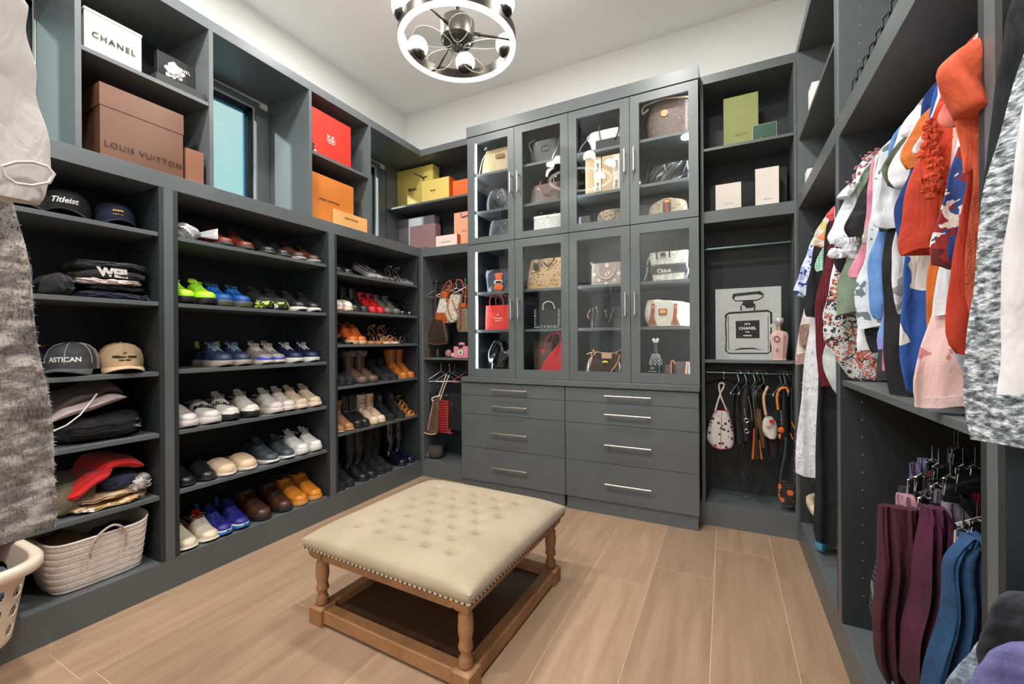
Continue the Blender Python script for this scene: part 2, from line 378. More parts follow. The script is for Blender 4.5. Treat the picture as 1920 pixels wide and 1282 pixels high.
unitX('shelving_unit', 'large open upper niche above the hanging tops', .99, 1.95, ZR1, ZT0, (), [(1.95 + T, 2.03 - T), (.92 + T, .99 - T)], XR, XRW, -1)
def unitY(label, x0, x1, z0, z1, shelves, side=True):
    t = thing('shelving_unit', label, 'shelving', ((x0 + x1) / 2, YB + .15, z0)); o = t.location
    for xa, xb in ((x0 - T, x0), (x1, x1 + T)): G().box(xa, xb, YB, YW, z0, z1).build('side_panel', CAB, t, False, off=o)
    G().box(x0, x1, YW - .01, YW, z0, z1).build('back_panel', CAB_SHADE, t, False, off=o)
    for z in shelves: G().box(x0 + .001, x1 - .001, YB + .003, YW - .01, z - .018, z).build('shelf', CAB, t, False, off=o, bev=.001)
    return t
unitY('open corner niche with yellow and orange gift boxes', -2.82, -1.875, ZR1, ZT0, (2.443,))
unitY('narrow corner bay with handbags hung on wire hangers', -2.404, -1.935, Z0, ZR0, (1.055,))
unitY('open upper niche with green and white gift boxes', -.121, .372, ZR1, ZT0, (2.436,))
unitY('tall open bay with bottle print and hanging bags', -.121, .372, Z0, ZR0, (1.068,))
g = G(); g.tube([(-.119, 3.18, 1.812), (.37, 3.18, 1.812)], .012, 12); tag(g.build('hanging_rod', mat('dark_green_grey_metal', (110, 135, 133), .3, 1)), 'empty metal rod above the bottle print', 'rod')
g = G(); g.tube([(-.119, 3.18, .978), (.37, 3.18, .978)], .010, 12); tag(g.build('hanging_rod', mat('dark_green_grey_metal', (110, 135, 133), .3, 1)), 'metal rod holding the hanging bags below the bottle print', 'rod')
# ------------------------------------------------------------------ dresser and glass cabinets
UX = [-1.852, -1.430, -.9985, -.567, -.143]
YU, YD, YBX = 2.90, 2.885, 2.923
tag(G().box(-1.904, -.1445, 2.870, YW, .874, .912).build('worktop', CAB, smooth=False, bev=.003), 'charcoal worktop ledge between drawers and glass doors', 'worktop')
DZ = [(.770, .868), (.6205, .767), (.3575, .6175), (.094, .3545)]
def drawers(label, x0, x1, hx):
    t = thing('drawer_chest', label, 'drawers', ((x0 + x1) / 2, 3.1, 0)); o = t.location
    g = G().box(x0 + .002, x1 - .002, YD + .022, YW - .02, .09, .872); g.build('carcass', BLACK, t, False, off=o)
    G().box(x0 + .01, x1 - .01, 2.896, 3.3, 0, .09).build('plinth', CAB, t, False, off=o)
    for i, (a, b) in enumerate(DZ):
        d = G().box(x0 + .0025, x1 - .0025, YD, YD + .02, a, b).build('drawer', CAB, t, False, off=o, bev=.0012)
        zc = (.821, .695, .488, .222)[i]
        h = G(); c = o
        h.tube([(hx - .152, 2.853, zc), (hx + .152, 2.853, zc)], .0062, 12)
        for s in (-1, 1):
            h.tube([(hx + s * .128, 2.853, zc), (hx + s * .128, YD, zc)], .005, 10)
        h.build('handle', STEEL, d, off=o)
drawers('left chest of four drawers with narrow bar handles', -1.915, -1.030, -1.469)
drawers('right chest of four drawers with narrow bar handles', -1.030, -.1475, -.586)
LED = mat('led_strip_light', (235, 245, 255), .5, emit=32)
def gcab(label, c0, z0, z1, shelves):
    x0, x1 = UX[c0] + .006, UX[c0 + 2] - .006
    t = thing('glass_cabinet', label, 'cabinet', ((x0 + x1) / 2, 3.1, z0)); o = t.location
    wl, wr_ = (.046, .018) if c0 == 0 else (.018, .018)
    for a, b in ((x0, x0 + wl), (x1 - wr_, x1)): G().box(a, b, YBX, YW, z0, z1).build('side_panel', CAB_SHADE, t, False, off=o)
    for a, b in ((z0, z0 + .018), (z1 - .018, z1)): G().box(x0 + wl, x1 - wr_, YBX, YW, a, b).build('cabinet_base' if a == z0 else 'cabinet_top', CAB_SHADE, t, False, off=o)
    G().box(x0 + wl, x1 - wr_, YW - .012, YW, z0 + .018, z1 - .018).build('back_panel', CAB_SHADE, t, False, off=o)
    for z in shelves: G().box(x0 + wl + .001, x1 - wr_ - .001, YBX + .02, YW - .012, z - .02, z).build('shelf', CAB, t, False, off=o, bev=.001)
    zz = [z0 + .018] + list(shelves) + [z1 - .016]
    for q in range(3):
        for xx in ((x0 + wl + .001, x0 + wl + .015), (x1 - wr_ - .012, x1 - wr_ - .001)):
            if c0 == 2 or xx[0] < (x0 + x1) / 2: G().box(xx[0], xx[1], YBX + .003, YBX + .015, zz[q] + .006, zz[q + 1] - .03).build('led_strip', LED, t, False, off=o)
    for k in (0, 1):
        a, b = UX[c0 + k] + .0018, UX[c0 + k + 1] - .0018
        gx0, gx1 = ((-1.790, -1.486), (-1.364, -1.059), (-.938, -.631), (-.505, -.201))[c0 + k]
        if z0 > 1.5: gz0, gz1 = 2.024, 2.772
        else: gz0, gz1 = .981, 1.907
        da, db = z0 + .0015, z1 - .0015
        g = G(); f0, f1 = YU, YU + .02
        g.box(a, gx0, f0, f1, da, db).box(gx1, b, f0, f1, da, db).box(gx0, gx1, f0, f1, da, gz0).box(gx0, gx1, f0, f1, gz1, db)
        d = g.build('door', CAB, t, False, off=o)
        G().box(gx0 - .0, gx1 + .0, YU + .008, YU + .012, gz0, gz1).build('pane', GLASS, d, False, off=o)
        hx = (b - .0195) if k == 0 else (a + .0405)
        hx = (-1.4505, -1.389, -.5955, -.5345)[c0 + k]
        zc = 2.395 if z0 > 1.5 else 1.441
        h = G(); h.tube([(hx, 2.862, zc - .077), (hx, 2.862, zc + .077)], .0062, 12)
        for s in (-1, 1): h.tube([(hx, 2.862, zc + s * .06), (hx, YU, zc + s * .06)], .005, 10)
        h.build('handle', STEEL, d, off=o)
SU, SL = (2.243, 2.545), (1.288, 1.592)
gcab('upper left glass-door cabinet with pale handbags and led light', 0, 1.972, 2.830, SU)
gcab('upper right glass-door cabinet with shopping bags and brown bags', 2, 1.972, 2.830, SU)
gcab('lower left glass-door cabinet with red and sparkly handbags', 0, .9125, 1.969, SL)
gcab('lower right glass-door cabinet with logo bags and bottle', 2, .9125, 1.969, SL)
trim(G().box(-1.856, -.139, 2.893, YW, 2.833, 2.915))
# slim post that carries the near rod on the left
t = thing('rail_post', 'slim dark post carrying the near rod at the left', 'post', (-1.09, .10, 0))
G().box(-.012, .012, -.02, .02, .012, 2.02).build('upright', CAB, t, False); G().box(-.05, .05, -.12, .12, 0, .012).build('foot_plate', CAB, t, False)
# ------------------------------------------------------------------ tufted ottoman
LIN = mat('cream_linen', (172, 155, 131), .85, kind='fabric', col2=(163, 146, 121), sc_=6, bump=.15, sheen=.2)
OW = mat('worn_oak_frame', (176, 128, 88), .55, kind='wood', col2=(140, 98, 64), sc_=6, stretch=(1.2, 1.2, 1.2), bump=.3)
OT = thing('ottoman', 'square cream tufted ottoman with turned oak legs and low base shelf', 'ottoman', (-1.171, 1.619, 0), R(-2))
HX, HY = .412, .405
BZ = .075
prof = [(.023, BZ), (.031, BZ + .004), (.0325, BZ + .012), (.029, BZ + .018), (.0315, BZ + .024), (.029, BZ + .031), (.024, BZ + .036), (.022, BZ + .05), (.0225, BZ + .058), (.031, BZ + .063), (.0325, BZ + .071), (.0285, BZ + .077), (.0295, BZ + .083), (.026, BZ + .089),
        (.0295, BZ + .105), (.0335, BZ + .128), (.0335, BZ + .145), (.031, BZ + .158), (.0325, BZ + .163), (.031, BZ + .170), (.0325, BZ + .176), (.0285, BZ + .183), (.0225, BZ + .19), (.023, BZ + .196), (.031, BZ + .204)]
for sx in (-1, 1):
    for sy in (-1, 1):
        cx, cy = sx * (HX - .038), sy * (HY - .038); g = G()
        g.box(cx - .038, cx + .038, cy - .038, cy + .038, 0, BZ - .008)
        g.loft([[(cx + a * h, cy + b * h, z) for a, b in ((-1, -1), (1, -1), (1, 1), (-1, 1))] for h, z in ((.038, BZ - .008), (.03, BZ))])
        g.lathe([(r_ * .82, z_) for r_, z_ in prof], 22, (cx, cy, 0))
        zt = BZ + .204
        g.loft([[(cx + a * h, cy + b * h, z) for a, b in ((-1, -1), (1, -1), (1, 1), (-1, 1))] for h, z in ((.024, zt - .006), (.037, zt + .012), (.0385, zt + .02), (.0385, .335))])
        g.build('leg', OW, OT, ang=50)
for s in (-1, 1):
    G().box(-HX + .076, HX - .076, s * (HY - .036) - .024, s * (HY - .036) + .028, .012, .066).build('base_rail', OW, OT, False, bev=.003)
    G().box(s * (HX - .036) - .026, s * (HX - .036) + .026, -HY + .076, HY - .076, .012, .066).build('base_rail', OW, OT, False, bev=.003)
    G().box(-HX + .076, HX - .076, s * (HY - .02) - .014, s * (HY - .02) + .008, .279, .326).build('apron', OW, OT, False, bev=.002)
    G().box(s * (HX - .02) - .012, s * (HX - .02) + .012, -HY + .076, HY - .076, .279, .326).build('apron', OW, OT, False, bev=.002)
G().box(-HX + .04, HX - .04, -HY + .04, HY - .04, .018, .034).build('base_shelf', mat('dark_stained_board', (88, 64, 44), .35, kind='wood', col2=(66, 46, 32), sc_=5, stretch=(4, .6, 1)), OT, False)
# cushion as a dense grid with tufts
tufts = []
for j in range(7):
    for i in range(5 if j % 2 == 0 else 4):
        tufts.append((-.25 + (i if j % 2 == 0 else i + .5) * .125, -.27 + j * .09))
def cz(x, y):
    ax, ay = abs(x) / .432, abs(y) / .425
    e = max(0, 1 - ax ** 6) ** .5 * max(0, 1 - ay ** 6) ** .5
    z = .362 + .05 * e
    for a, b in tufts:
        d2 = (x - a) ** 2 + (y - b) ** 2
        z -= .032 * math.exp(-d2 / .00034) + .010 * math.exp(-d2 / .0022)
    # soft diamond creases between neighbouring buttons
    if abs(x) < .27 and abs(y) < .3:
        u = ((x + .25) / .125 + (y + .27) / .18) % 1; v = ((x + .25) / .125 - (y + .27) / .18) % 1
        for q in (u, v): q = min(q, 1 - q); z -= .0022 * math.exp(-(q / .05) ** 2)
    return z
g = G(); N = 130; vs = []; fs = []
for j in range(N + 1):
    for i in range(N + 1):
        s = math.sin((i / N - .5) * math.pi) * .5 * .35 + (i / N - .5) * .65; q = math.sin((j / N - .5) * math.pi) * .5 * .35 + (j / N - .5) * .65
        x, y = s * .864, q * .85
        vs.append((x, y, cz(x, y)))
for j in range(N):
    for i in range(N): fs.append((j * (N + 1) + i, j * (N + 1) + i + 1, (j + 1) * (N + 1) + i + 1, (j + 1) * (N + 1) + i))
g.add(vs, fs)
def rr(h, k, z, c=.018, n=5):
    out = []
    for sx, sy, a0 in ((1, 1, 0), (-1, 1, 90), (-1, -1, 180), (1, -1, 270)):
        for i in range(n): a = R(a0 + 90 * i / (n - 1)); out.append((sx * (h - c) + c * math.cos(a), sy * (k - c) + c * math.sin(a), z))
    return out
cu = g.build('seat_cushion', LIN, OT, ang=60)
G().loft([rr(.430, .423, .366), rr(.436, .429, .352, .02), rr(.432, .425, .336, .016), rr(.424, .417, .326, .012), rr(.40, .39, .325, .01)], cap=False).build('cushion_side', LIN, OT)
G().loft([rr(.427, .42, .3355, .012), rr(.429, .422, .334, .012), rr(.429, .422, .325, .012), rr(.425, .418, .3235, .012)], cap=False).build('trim_band', mat('linen_tape', (214, 202, 178), .8), OT)
for (a, b) in tufts:
    G().ball((a, b, cz(a, b) + .002), (.0065, .0065, .004), 8, 5).build('tuft_button', LIN, cu)
nails = G(); nm = mat('antique_brass_nail', (70, 52, 38), .35, .8)
for s in (-1, 1):
    k = -.41
    while k < .411:
        nails.ball((k, s * .424, .3295), (.0042, .003, .0042), 6, 4); nails.ball((s * .431, k, .3295), (.003, .0042, .0042), 6, 4); k += .0228
nails.build('nail_head', nm, OT, kind='stuff')
# ------------------------------------------------------------------ fan chandelier
FN = thing('fan_chandelier', 'ring-shaped ceiling fan light with six white globes and clear blades', 'ceiling fan', FAN)
GRAPH = mat('dark_bronze_metal', (62, 58, 52), .32, .85)
GLOW = mat('lit_globe', (255, 250, 243), .5, emit=17); GLR = mat('lit_ring', (255, 250, 244), .5, emit=5)
n = 64
cr = lambda r_, z_: [(r_ * math.cos(2 * math.pi * k / n), r_ * math.sin(2 * math.pi * k / n), z_) for k in range(n)]
RO = .305
rg = G().loft([cr(RO, 0), cr(RO, .05), cr(RO - .03, .05), cr(RO - .03, 0), cr(RO, 0)], cap=False).build('ring', GRAPH, FN, ang=30)
G().loft([cr(RO - .001, -.001), cr(RO - .003, -.012), cr(RO - .027, -.012), cr(RO - .029, -.001)], cap=False).build('light_band', GLR, rg)
G().lathe([(.082, .02), (.088, .026), (.088, .115), (.08, .125), (.03, .13)], 40).build('motor_housing', mat('brushed_graphite', (110, 106, 98), .3, .9), FN)
G().lathe([(.075, .012), (.08, .021), (.06, .0215)], 30).build('motor_base', GRAPH, FN)
G().lathe([(.012, .12), (.012, .64)], 14).build('drop_rod', GRAPH, FN)
G().lathe([(.012, .61), (.05, .64), (.068, .68), (.07, .711)], 30).build('canopy', GRAPH, FN)
G().lathe([(.015, .012), (.034, .006), (.038, -.012), (.036, -.035), (.026, -.047), (.008, -.05)], 24).build('crystal_hub', mat('clear_acrylic', (245, 247, 245), kind='glass'), FN)
for k in range(3):
    a = R(28 + 120 * k); g = G()
    g.tube([(.085 * math.cos(a), .085 * math.sin(a), .06), (.29 * math.cos(a), .29 * math.sin(a), .03)], .0055, 8)
    g.tube([(.07 * math.cos(a), .07 * math.sin(a), .064), (.12 * math.cos(a), .12 * math.sin(a), .055)], .009, 8); g.build('ring_arm', GRAPH, FN)
angs = (55, 115, 175, 235, 295, 355)
for k, a in enumerate(angs):
    a = R(a); rad = RO - .02
    bx, by, bz = rad * math.cos(a), rad * math.sin(a), .062
    arm = G().ball((bx, by, bz), (.045, .045, .036), 16, 10).build('lamp_cup', GRAPH, FN)
    G().ball((bx, by, bz + .034), (.056, .056, .054), 20, 12).build('globe', GLOW, arm)
    G().tube([(bx, by, .05), (bx * .98, by * .98, .03)], .008, 8).build('cup_stem', GRAPH, arm)
ACR = mat('clear_blade_rim', (250, 250, 247), .15, emit=0); 
for k in range(5):
    a = R(20 + 72 * k); c_, s_ = math.cos(a), math.sin(a); pts = []
    for q in range(18):
        th = 2 * math.pi * q / 18; u = .135 + .10 * math.cos(th); v = .052 * math.sin(th) * (1 + .35 * math.cos(th))
        pts.append((u * c_ - v * s_, u * s_ + v * c_, -.008 + v * .22))
    g = G(); nq = len(pts); g.add([(p[0], p[1], p[2] + .0012) for p in pts] + [(p[0], p[1], p[2] - .0012) for p in pts], [tuple(range(nq)), tuple(reversed(range(nq, 2 * nq)))])
    bl = g.build('blade', mat('clear_acrylic', (245, 247, 245), kind='glass'), FN, False)
    G().tube(pts, .0016, 5, closed=True).build('blade_edge', ACR, bl)
# ------------------------------------------------------------------ shoes (local: heel at x=0, toe towards +x)
def smooth(pts, n):
    "Catmull-Rom through tuples"
    out = []; P = [pts[0]] + list(pts) + [pts[-1]]; segs = len(pts) - 1
    for i in range(n):
        t = i / (n - 1) * segs; k = min(int(t), segs - 1); t -= k
        p0, p1, p2, p3 = P[k], P[k + 1], P[k + 2], P[k + 3]
        out.append(tuple(.5 * (2 * b + (c - a) * t + (2 * a - 5 * b + 4 * c - d) * t * t + (3 * b - a - 3 * c + d) * t ** 3) for a, b, c, d in zip(p0, p1, p2, p3)))
    return out
LINING = mat('dark_shoe_lining', (24, 24, 26), .9, kind='plain')
def shoe_parts(t, L, W, c, kind='sneaker'):
    """c: dict of materials; kind decides the last"""
    up, so = c['upper'], c['sole']
    H = c.get('heelh', 0); s0 = c.get('st', .012)
    zo = lambda u: H * (max(0, 1 - u / .68) ** .8 if u < .68 else 0)
    st = {'sneaker': .030, 'oxford': .014, 'work': .024, 'slip': .014}.get(kind, .012) if 'st' not in c else c['st']
    toeh = c.get('toeh', .043 if kind in ('sneaker', 'work', 'slip') else .04)
    tip = c.get('tip', .0)
    # width, height along the shoe
    if c.get('pointed'): prof = [(0, .55, .052), (.06, .72, .06), (.2, .78, .055), (.35, .72, .045), (.5, .82, .05), (.66, .98, .05), (.8, .84, .038), (.92, .44, .026), (1, .06, .016)]
    else: prof = [(0, .42, .060), (.05, .68, .072), (.18, .80, .066), (.32, .78, .066), (.44, .84, .088), (.62, .98, .063), (.76, 1.0, toeh), (.90, .78, toeh * .86), (.97, .48, toeh * .6), (1, .18, toeh * .3)]
    if kind == 'slip': prof = [(0, .42, .03), (.06, .66, .03), (.2, .76, .026), (.36, .84, .05), (.5, .96, .068), (.64, 1.0, .066), (.8, .98, .055), (.92, .74, .04), (1, .2, .016)]
    if kind in ('work', 'boot', 'bootie'): prof = [(u, a, b * (1.12 if u > .3 else 1.35)) for u, a, b in prof]
    co = c.get('coll', .40)        # the foot opening ends here
    closed = kind in ('work', 'boot', 'bootie')
    P = smooth(prof, 22); rings = []; rl = []
    for u, wd, h in P:
        x = u * L; hw = wd * W / 2; z0 = st + zo(u) - (.0 if H else 0); 
        ring = []
        for k in range(15):
            th = math.pi * k / 14; cs, sn = math.cos(th), math.sin(th)
            y = hw * math.copysign(abs(cs) ** .75, cs); z = h * sn ** .62
            if not closed and u < co:
                q = min(1, (co - u) / .06)
                if 4 <= k <= 10:      # inside of the opening
                    kk = (k - 7) / 3; yi = hw * .58 * kk; zi = h * (.18 if abs(kk) < .9 else 1.0)
                    y = y * (1 - q) + yi * q; z = z * (1 - q) + zi * q
            ring.append((x, y, z0 + max(0, z)))
        ring += [(x, -hw * .5, z0 - .001), (x, hw * .5, z0 - .001)]
        rings.append(ring)
    g = G().loft(rings)
    for fi, f in enumerate(g.f):
        if not closed and len(f) == 4:
            ks = [i % 17 for i in f]; u = P[min(f) // 17][0]
            if u < co - .03 and min(ks) >= 4 and max(ks) <= 10: g.m[fi] = 1
    g.build('upper', [up, LINING], t, ang=60)
    # sole
    if not c.get('nosole'):
        so_p = smooth([(u, a * 1.06 + .02, 0) for u, a, b in prof], 20); flare = 1.0 if kind != 'sneaker' else 1.06
        top, bot, mid = [], [], []
        for sgn in (1, -1):
            seq = so_p if sgn > 0 else so_p[::-1]
            for u, a, _ in seq:
                hw = a * W / 2; x = u * L * 1.015 - .002; z = zo(u)
                lift = .012 * max(0, (u - .8) / .2) ** 2 if kind == 'sneaker' else .004 * max(0, (u - .8) / .2)
                th_ = st * (1.25 if kind == 'sneaker' and u < .3 else 1)
                top.append((x, sgn * hw, z + st + .003)); mid.append((x + (.003 if u > .9 else 0), sgn * hw * flare, z + st * .45 + lift * .5))
                bot.append((x * .985 + .002, sgn * hw * .96, max(0.0, z - (0 if H else 0)) + lift if not H else max(0, z)))
        g = G().loft([bot, mid, top]); g.build('sole', so, t, ang=50)
        if 'out' in c:
            G().loft([[(x, y, z - .0005) for x, y, z in bot], [(x * 1.002, y * 1.02, z + st * .28) for x, y, z in bot]]).build('outsole', c['out'], t, ang=50)
    if H or c.get('blockheel'):
        hb = c.get('hb', .008); hh = H + .004 if H else st; g = G()
        if c.get('wedge'):
            g.loft([[(u * L, s * a * W / 2, z) for s, z in ((-1, 0), (1, 0), (1, zo(u) + .008), (-1, zo(u) + .008))] for u, a in ((.02, .6), (.15, .78), (.35, .78), (.5, .84), (.66, .96))])
        else:
            g.loft([[(x0 + k * math.cos(a), k2 * math.sin(a), z) for a in [2 * math.pi * q / 12 for q in range(12)]] for x0, k, k2, z in ((.03 * L + hb, hb, hb, 0), (.04 * L + hb, hb, hb, hh * .5), (.09 * L, max(.016, hb * 1.2), max(.016, hb * 1.2), hh))])
        g.build('heel', c.get('heel', so), t)
    if kind in ('sneaker', 'oxford', 'work') and 'lace' in c:
        def top_z(u):
            for a, b in zip(P[:-1], P[1:]):
                if a[0] <= u <= b[0]: q = (u - a[0]) / (b[0] - a[0]); return a[2] + (b[2] - a[2]) * q, (a[1] + (b[1] - a[1]) * q) * W / 2
            return P[-1][2], .01
        g = G(); us = [.43 + .05 * i for i in range(5)]
        for i, u in enumerate(us):
            h, hw = top_z(u); z = st + h
            for sgn in (1, -1):
                g.tube([(u * L, -sgn * hw * .5, z - .008), ((u + .016) * L, 0, z + .004), ((u + .035) * L, sgn * hw * .5, z - .010)], .0022 if kind != 'sneaker' else .0027, 5)
        h, hw = top_z(.43)
        for sgn in (1, -1):      # bow loops and loose ends
            g.tube([(.43 * L, 0, st + h + .005), (.42 * L, sgn * .02, st + h + .014), (.46 * L, sgn * .036, st + h + .010), (.5 * L, sgn * .026, st + h), (.45 * L, sgn * .006, st + h + .004)], .002, 5)
            g.tube([(.44 * L, 0, st + h + .004), (.5 * L, sgn * .018, st + h + .006), (.55 * L, sgn * .034, st + h * .62)], .0018, 5)
        g.build('laces', c['lace'], t)
        # tongue
        g = G(); h, hw = top_z(.42)
        g.loft([[(x, s * wy, z) for s in (-1, -.5, 0, .5, 1)] + [(x + .005, s * wy, z + .002) for s in (1, .5, 0, -.5, -1)] for x, wy, z in ((.5 * L, hw * .45, st + h - .004), (.42 * L, hw * .5, st + h + .006), (.34 * L, hw * .5, st + h + .024), (.33 * L, hw * .3, st + h + .03))])
        g.build('tongue', c.get('tongue', up), t)
    if 'stripe' in c:
        for q in (0, 1, 2):
            for sgn in (1, -1):
                g = G(); u = .46 + q * .065; hw = .9 * W / 2
                g.loft([[(u * L + a, sgn * (hw * b + .0015), st + z) for a in (-.005, .005)] for b, z in ((1.0, .004), (.98, .022), (.84, .042))], cap=False, closed=False)
                g.build('side_stripe', c['stripe'], t)
    if 'toecap' in c:
        g = G(); RR = []
        for (u, wd, h) in smooth([(.80, .99, toeh * .98), (.9, .80, toeh * .88), (.97, .5, toeh * .62), (1.008, .18, toeh * .34)], 8):
            RR.append([(u * L, (wd * W / 2 + .001) * math.copysign(abs(math.cos(math.pi * k / 12)) ** .75, math.cos(math.pi * k / 12)), st + (h + .0015) * math.sin(math.pi * k / 12) ** .62 * c.get('caph', 1)) for k in range(13)])
        g.loft(RR, cap=False, closed=False); g.build('toe_cap', c['toecap'], t)
    if 'tab' in c:
        G().loft([[(x, y, z) for y in (-.011, .011)] + [(x - .004, y, z) for y in (.011, -.011)] for x, z in ((.006, st + .055), (.0, st + .085), (-.008, st + .108))]).build('heel_tab', c['tab'], t)
    if 'shaft' in c:
        h1, wb, wt, ln = c['shaft']; z0 = st + H + .045; RR = []; flare = c.get('slouch', 0)
        rows = [(0, .30 * L, wb), (.12, .27 * L, wb * .97), (.35, .24 * L, wb), (.7, .225 * L, (wb + wt) / 2), (1, .225 * L, wt)]
        if h1 > .25: rows = [(0, .29 * L, wb), (.08, .25 * L, wb * .95), (.2, .225 * L, wb * .9), (.5, .235 * L, wt * .98), (.8, .235 * L, wt), (1, .235 * L, wt * .98)]
        for q, xc, ww in smooth(rows, 16):
            wr = 1 + flare * math.sin(q * 31); RR.append([(xc + ww * .58 * wr * math.cos(a), ww * .46 * wr * math.sin(a), z0 + q * (h1 - z0)) for a in [2 * math.pi * k / 20 for k in range(20)]])
        RR.append([(p[0] * .9 + .1 * .235 * L, p[1] * .86, p[2] - .001) for p in RR[-1]]); RR.append([(p[0], p[1], p[2] - .05) for p in RR[-1]])
        g = G().loft(RR); nf = len(g.f)
        for fi in range(nf):
            if fi >= 20 * 16: g.m[fi] = 1
        g.build('shaft', [c.get('shaftm', up), LINING], t, ang=60)
        if 'cuff' in c:
            g = G(); top = RR[15]
            for q in range(26):
                a = 2 * math.pi * q / 26; g.ball((.235 * L + wt * .60 * math.cos(a), wt * .48 * math.sin(a), h1 - .012 + .008 * math.sin(q * 3.7)), (.013, .013, .02), 7, 5, wob=.2, seed=q)
            g.build('fur_cuff', c['cuff'], t)
        if 'blace' in c:
            g = G()
            for i in range(7):
                z = st + .07 + i * (h1 - .1) / 7; x = .235 * L + wb * .56 + (.012 if i < 2 else 0)
                g.tube([(x - .008, -wb * .26, z), (x + .004, 0, z + .008), (x - .008, wb * .26, z)], .0022, 5); g.tube([(x - .008, wb * .26, z), (x + .003, 0, z + .004), (x - .008, -wb * .26, z + .014)], .0022, 5)
            g.build('laces', c['blace'], t)
        if 'tassel' in c:
            G().tube([(.27 * L, -wt * .42, h1 - .03), (.34 * L, -wt * .5, h1 - .06), (.32 * L, -wt * .5, h1 - .12)], .003, 6).build('tassel', c['tassel'], t)
def sandal_parts(t, L, W, c):
    H = c.get('heelh', 0); zo = lambda u: H * max(0, 1 - u / .66) ** .9; st = c.get('st', .010)
    g = G(); rings = []
    for u, a in ((0, .5), (.04, .66), (.2, .72), (.4, .66), (.6, .94), (.78, 1), (.92, .8), (1, .3)):
        hw = a * W / 2; z = zo(u); zb = 0 if (c.get('wedge') and u < .66) else z
        rings.append([(u * L, -hw, zb), (u * L, hw, zb), (u * L, hw, z + st), (u * L, -hw, z + st)])
    g.loft(rings); g.build('footbed', c['sole'], t, False)
    if H and not c.get('wedge'):
        G().lathe([(.007, 0), (.008, H * .5), (.018, H + .003)], 10, (.03, 0, 0)).build('heel', c.get('heel', c['sole']), t)
    arch = lambda u, k, h: [(u * L + .004 * math.cos(q), math.cos(q) * k * W / 2, zo(u) + st + math.sin(q) * h) for q in [math.pi * i / 10 for i in range(11)]]
    for i, (u, k, h) in enumerate(c.get('straps', ((.74, 1, .034), (.58, .95, .045)))):
        G().tube(arch(u, k, h), (.0105, .0022), 8, flat=(1, 0, 0) if False else None).build('strap', c['upper'], t)
    # heel strap and ankle strap
    if not c.get('mule'):
        zz = zo(.1) + st
        g = G(); g.tube([(.2 * L, -W * .34, zz), (.08 * L, -W * .3, zz + .04), (.0, 0, zz + .062), (.08 * L, W * .3, zz + .04), (.2 * L, W * .34, zz)], .0045, 7)
        g.tube([(.05 * L, -W * .26, zz + .052), (.2 * L, -W * .3, zz + .07), (.32 * L, 0, zz + .078), (.2 * L, W * .3, zz + .07), (.05 * L, W * .26, zz + .052)], .0042, 7); g.build('ankle_strap', c['upper'], t)
SH = lambda n, c, k='leather', **a: mat(n, c, a.pop('r', .45), kind=k, **a)
def spec_boots():
    pass
def put_pair(desc, shelf, group, L, W, kind, c, toes, z, xf, cat='shoe', yaw=(0, 0), lean=0):
    """toes: image x of the two toe tips on this shelf; xf: world x of the toe"""
    name = {'sneaker': 'running_shoe', 'oxford': 'lace_up_shoe', 'work': 'work_boot', 'slip': 'slipper', 'boot': 'boot', 'bootie': 'ankle_boot', 'pump': 'high_heel_shoe', 'sandal': 'sandal'}[kind]
    name = c.get('name', name); first = None
    for i, px in enumerate(toes):
        yy = at(0, xf, px, c.get('py', 700)).y if px > 5 else px
        lo_, hi_ = (1.141, 2.013) if yy < 2.05 else (2.106, 2.972)
        yy = max(lo_ + W * .56 + (.0 if i == 0 else W * 1.02), min(hi_ - W * .56 - (W * 1.02 if i == 0 else 0), yy))
        lab = 'left one' if i == 0 else 'right one'
        label = '%s, %s, %s' % (desc, lab, shelf)
        loc = (xf - L * math.cos(yaw[i]), yy - L * math.sin(yaw[i]), z + .0016)
        if first is None:
            first = thing(name, label, cat, loc, yaw[i], group)
            if kind == 'sandal': sandal_parts(first, L, W, c)
            else:
                kk = 'oxford' if kind == 'pump' else kind
                shoe_parts(first, L, W, c, kk)
        else:
            b = copy_tree(first); b.location = loc; b.rotation_euler = (0, 0, yaw[i]); b['label'] = label; b.scale = (1, -1, 1)
    return first
wh = (238, 236, 232)
SZ = {1: 1.729, 2: 1.398, 3: 1.066, 4: .764, 5: .467, 6: Z0}
CZ_ = {1: 1.694, 2: 1.424, 3: 1.182, 4: .883, 5: .553, 6: Z0}
XF = XL - .012
def B(desc, row, kind, toes, L=.295, W=.098, dx=0, yaw=(0.03, -.02), **c):
    names = {1: 'middle bay top shelf', 2: 'middle bay second shelf', 3: 'middle bay third shelf', 4: 'middle bay fourth shelf', 5: 'middle bay fifth shelf', 6: 'middle bay bottom'}
    return put_pair(desc, names[row], 'shoes on the ' + names[row], L, W, kind, c, toes, SZ[row], XF - dx, yaw=yaw, cat='boot' if kind in ('work', 'boot', 'bootie') else 'shoe')
def Cc(desc, row, kind, toes, L=.245, W=.085, dx=0, yaw=(0.02, -.02), **c):
    names = {1: 'corner bay top shelf', 2: 'corner bay second shelf', 3: 'corner bay third shelf', 4: 'corner bay fourth shelf', 5: 'corner bay fifth shelf', 6: 'corner bay bottom'}
    return put_pair(desc, names[row], 'shoes on the ' + names[row], L, W, kind, c, toes, CZ_[row], XF - dx, yaw=yaw, cat='boot' if kind in ('boot', 'bootie') else 'shoe')
f = SH
brogue = f('cognac_leather', (122, 48, 22), col2=(84, 28, 14), sc_=9, coat=.3); drk = f('dark_rubber', (58, 56, 55), 'plain', r=.6); blk = f('black_shoe_leather', (32, 32, 34), col2=(24, 24, 26), sc_=9, r=.35)
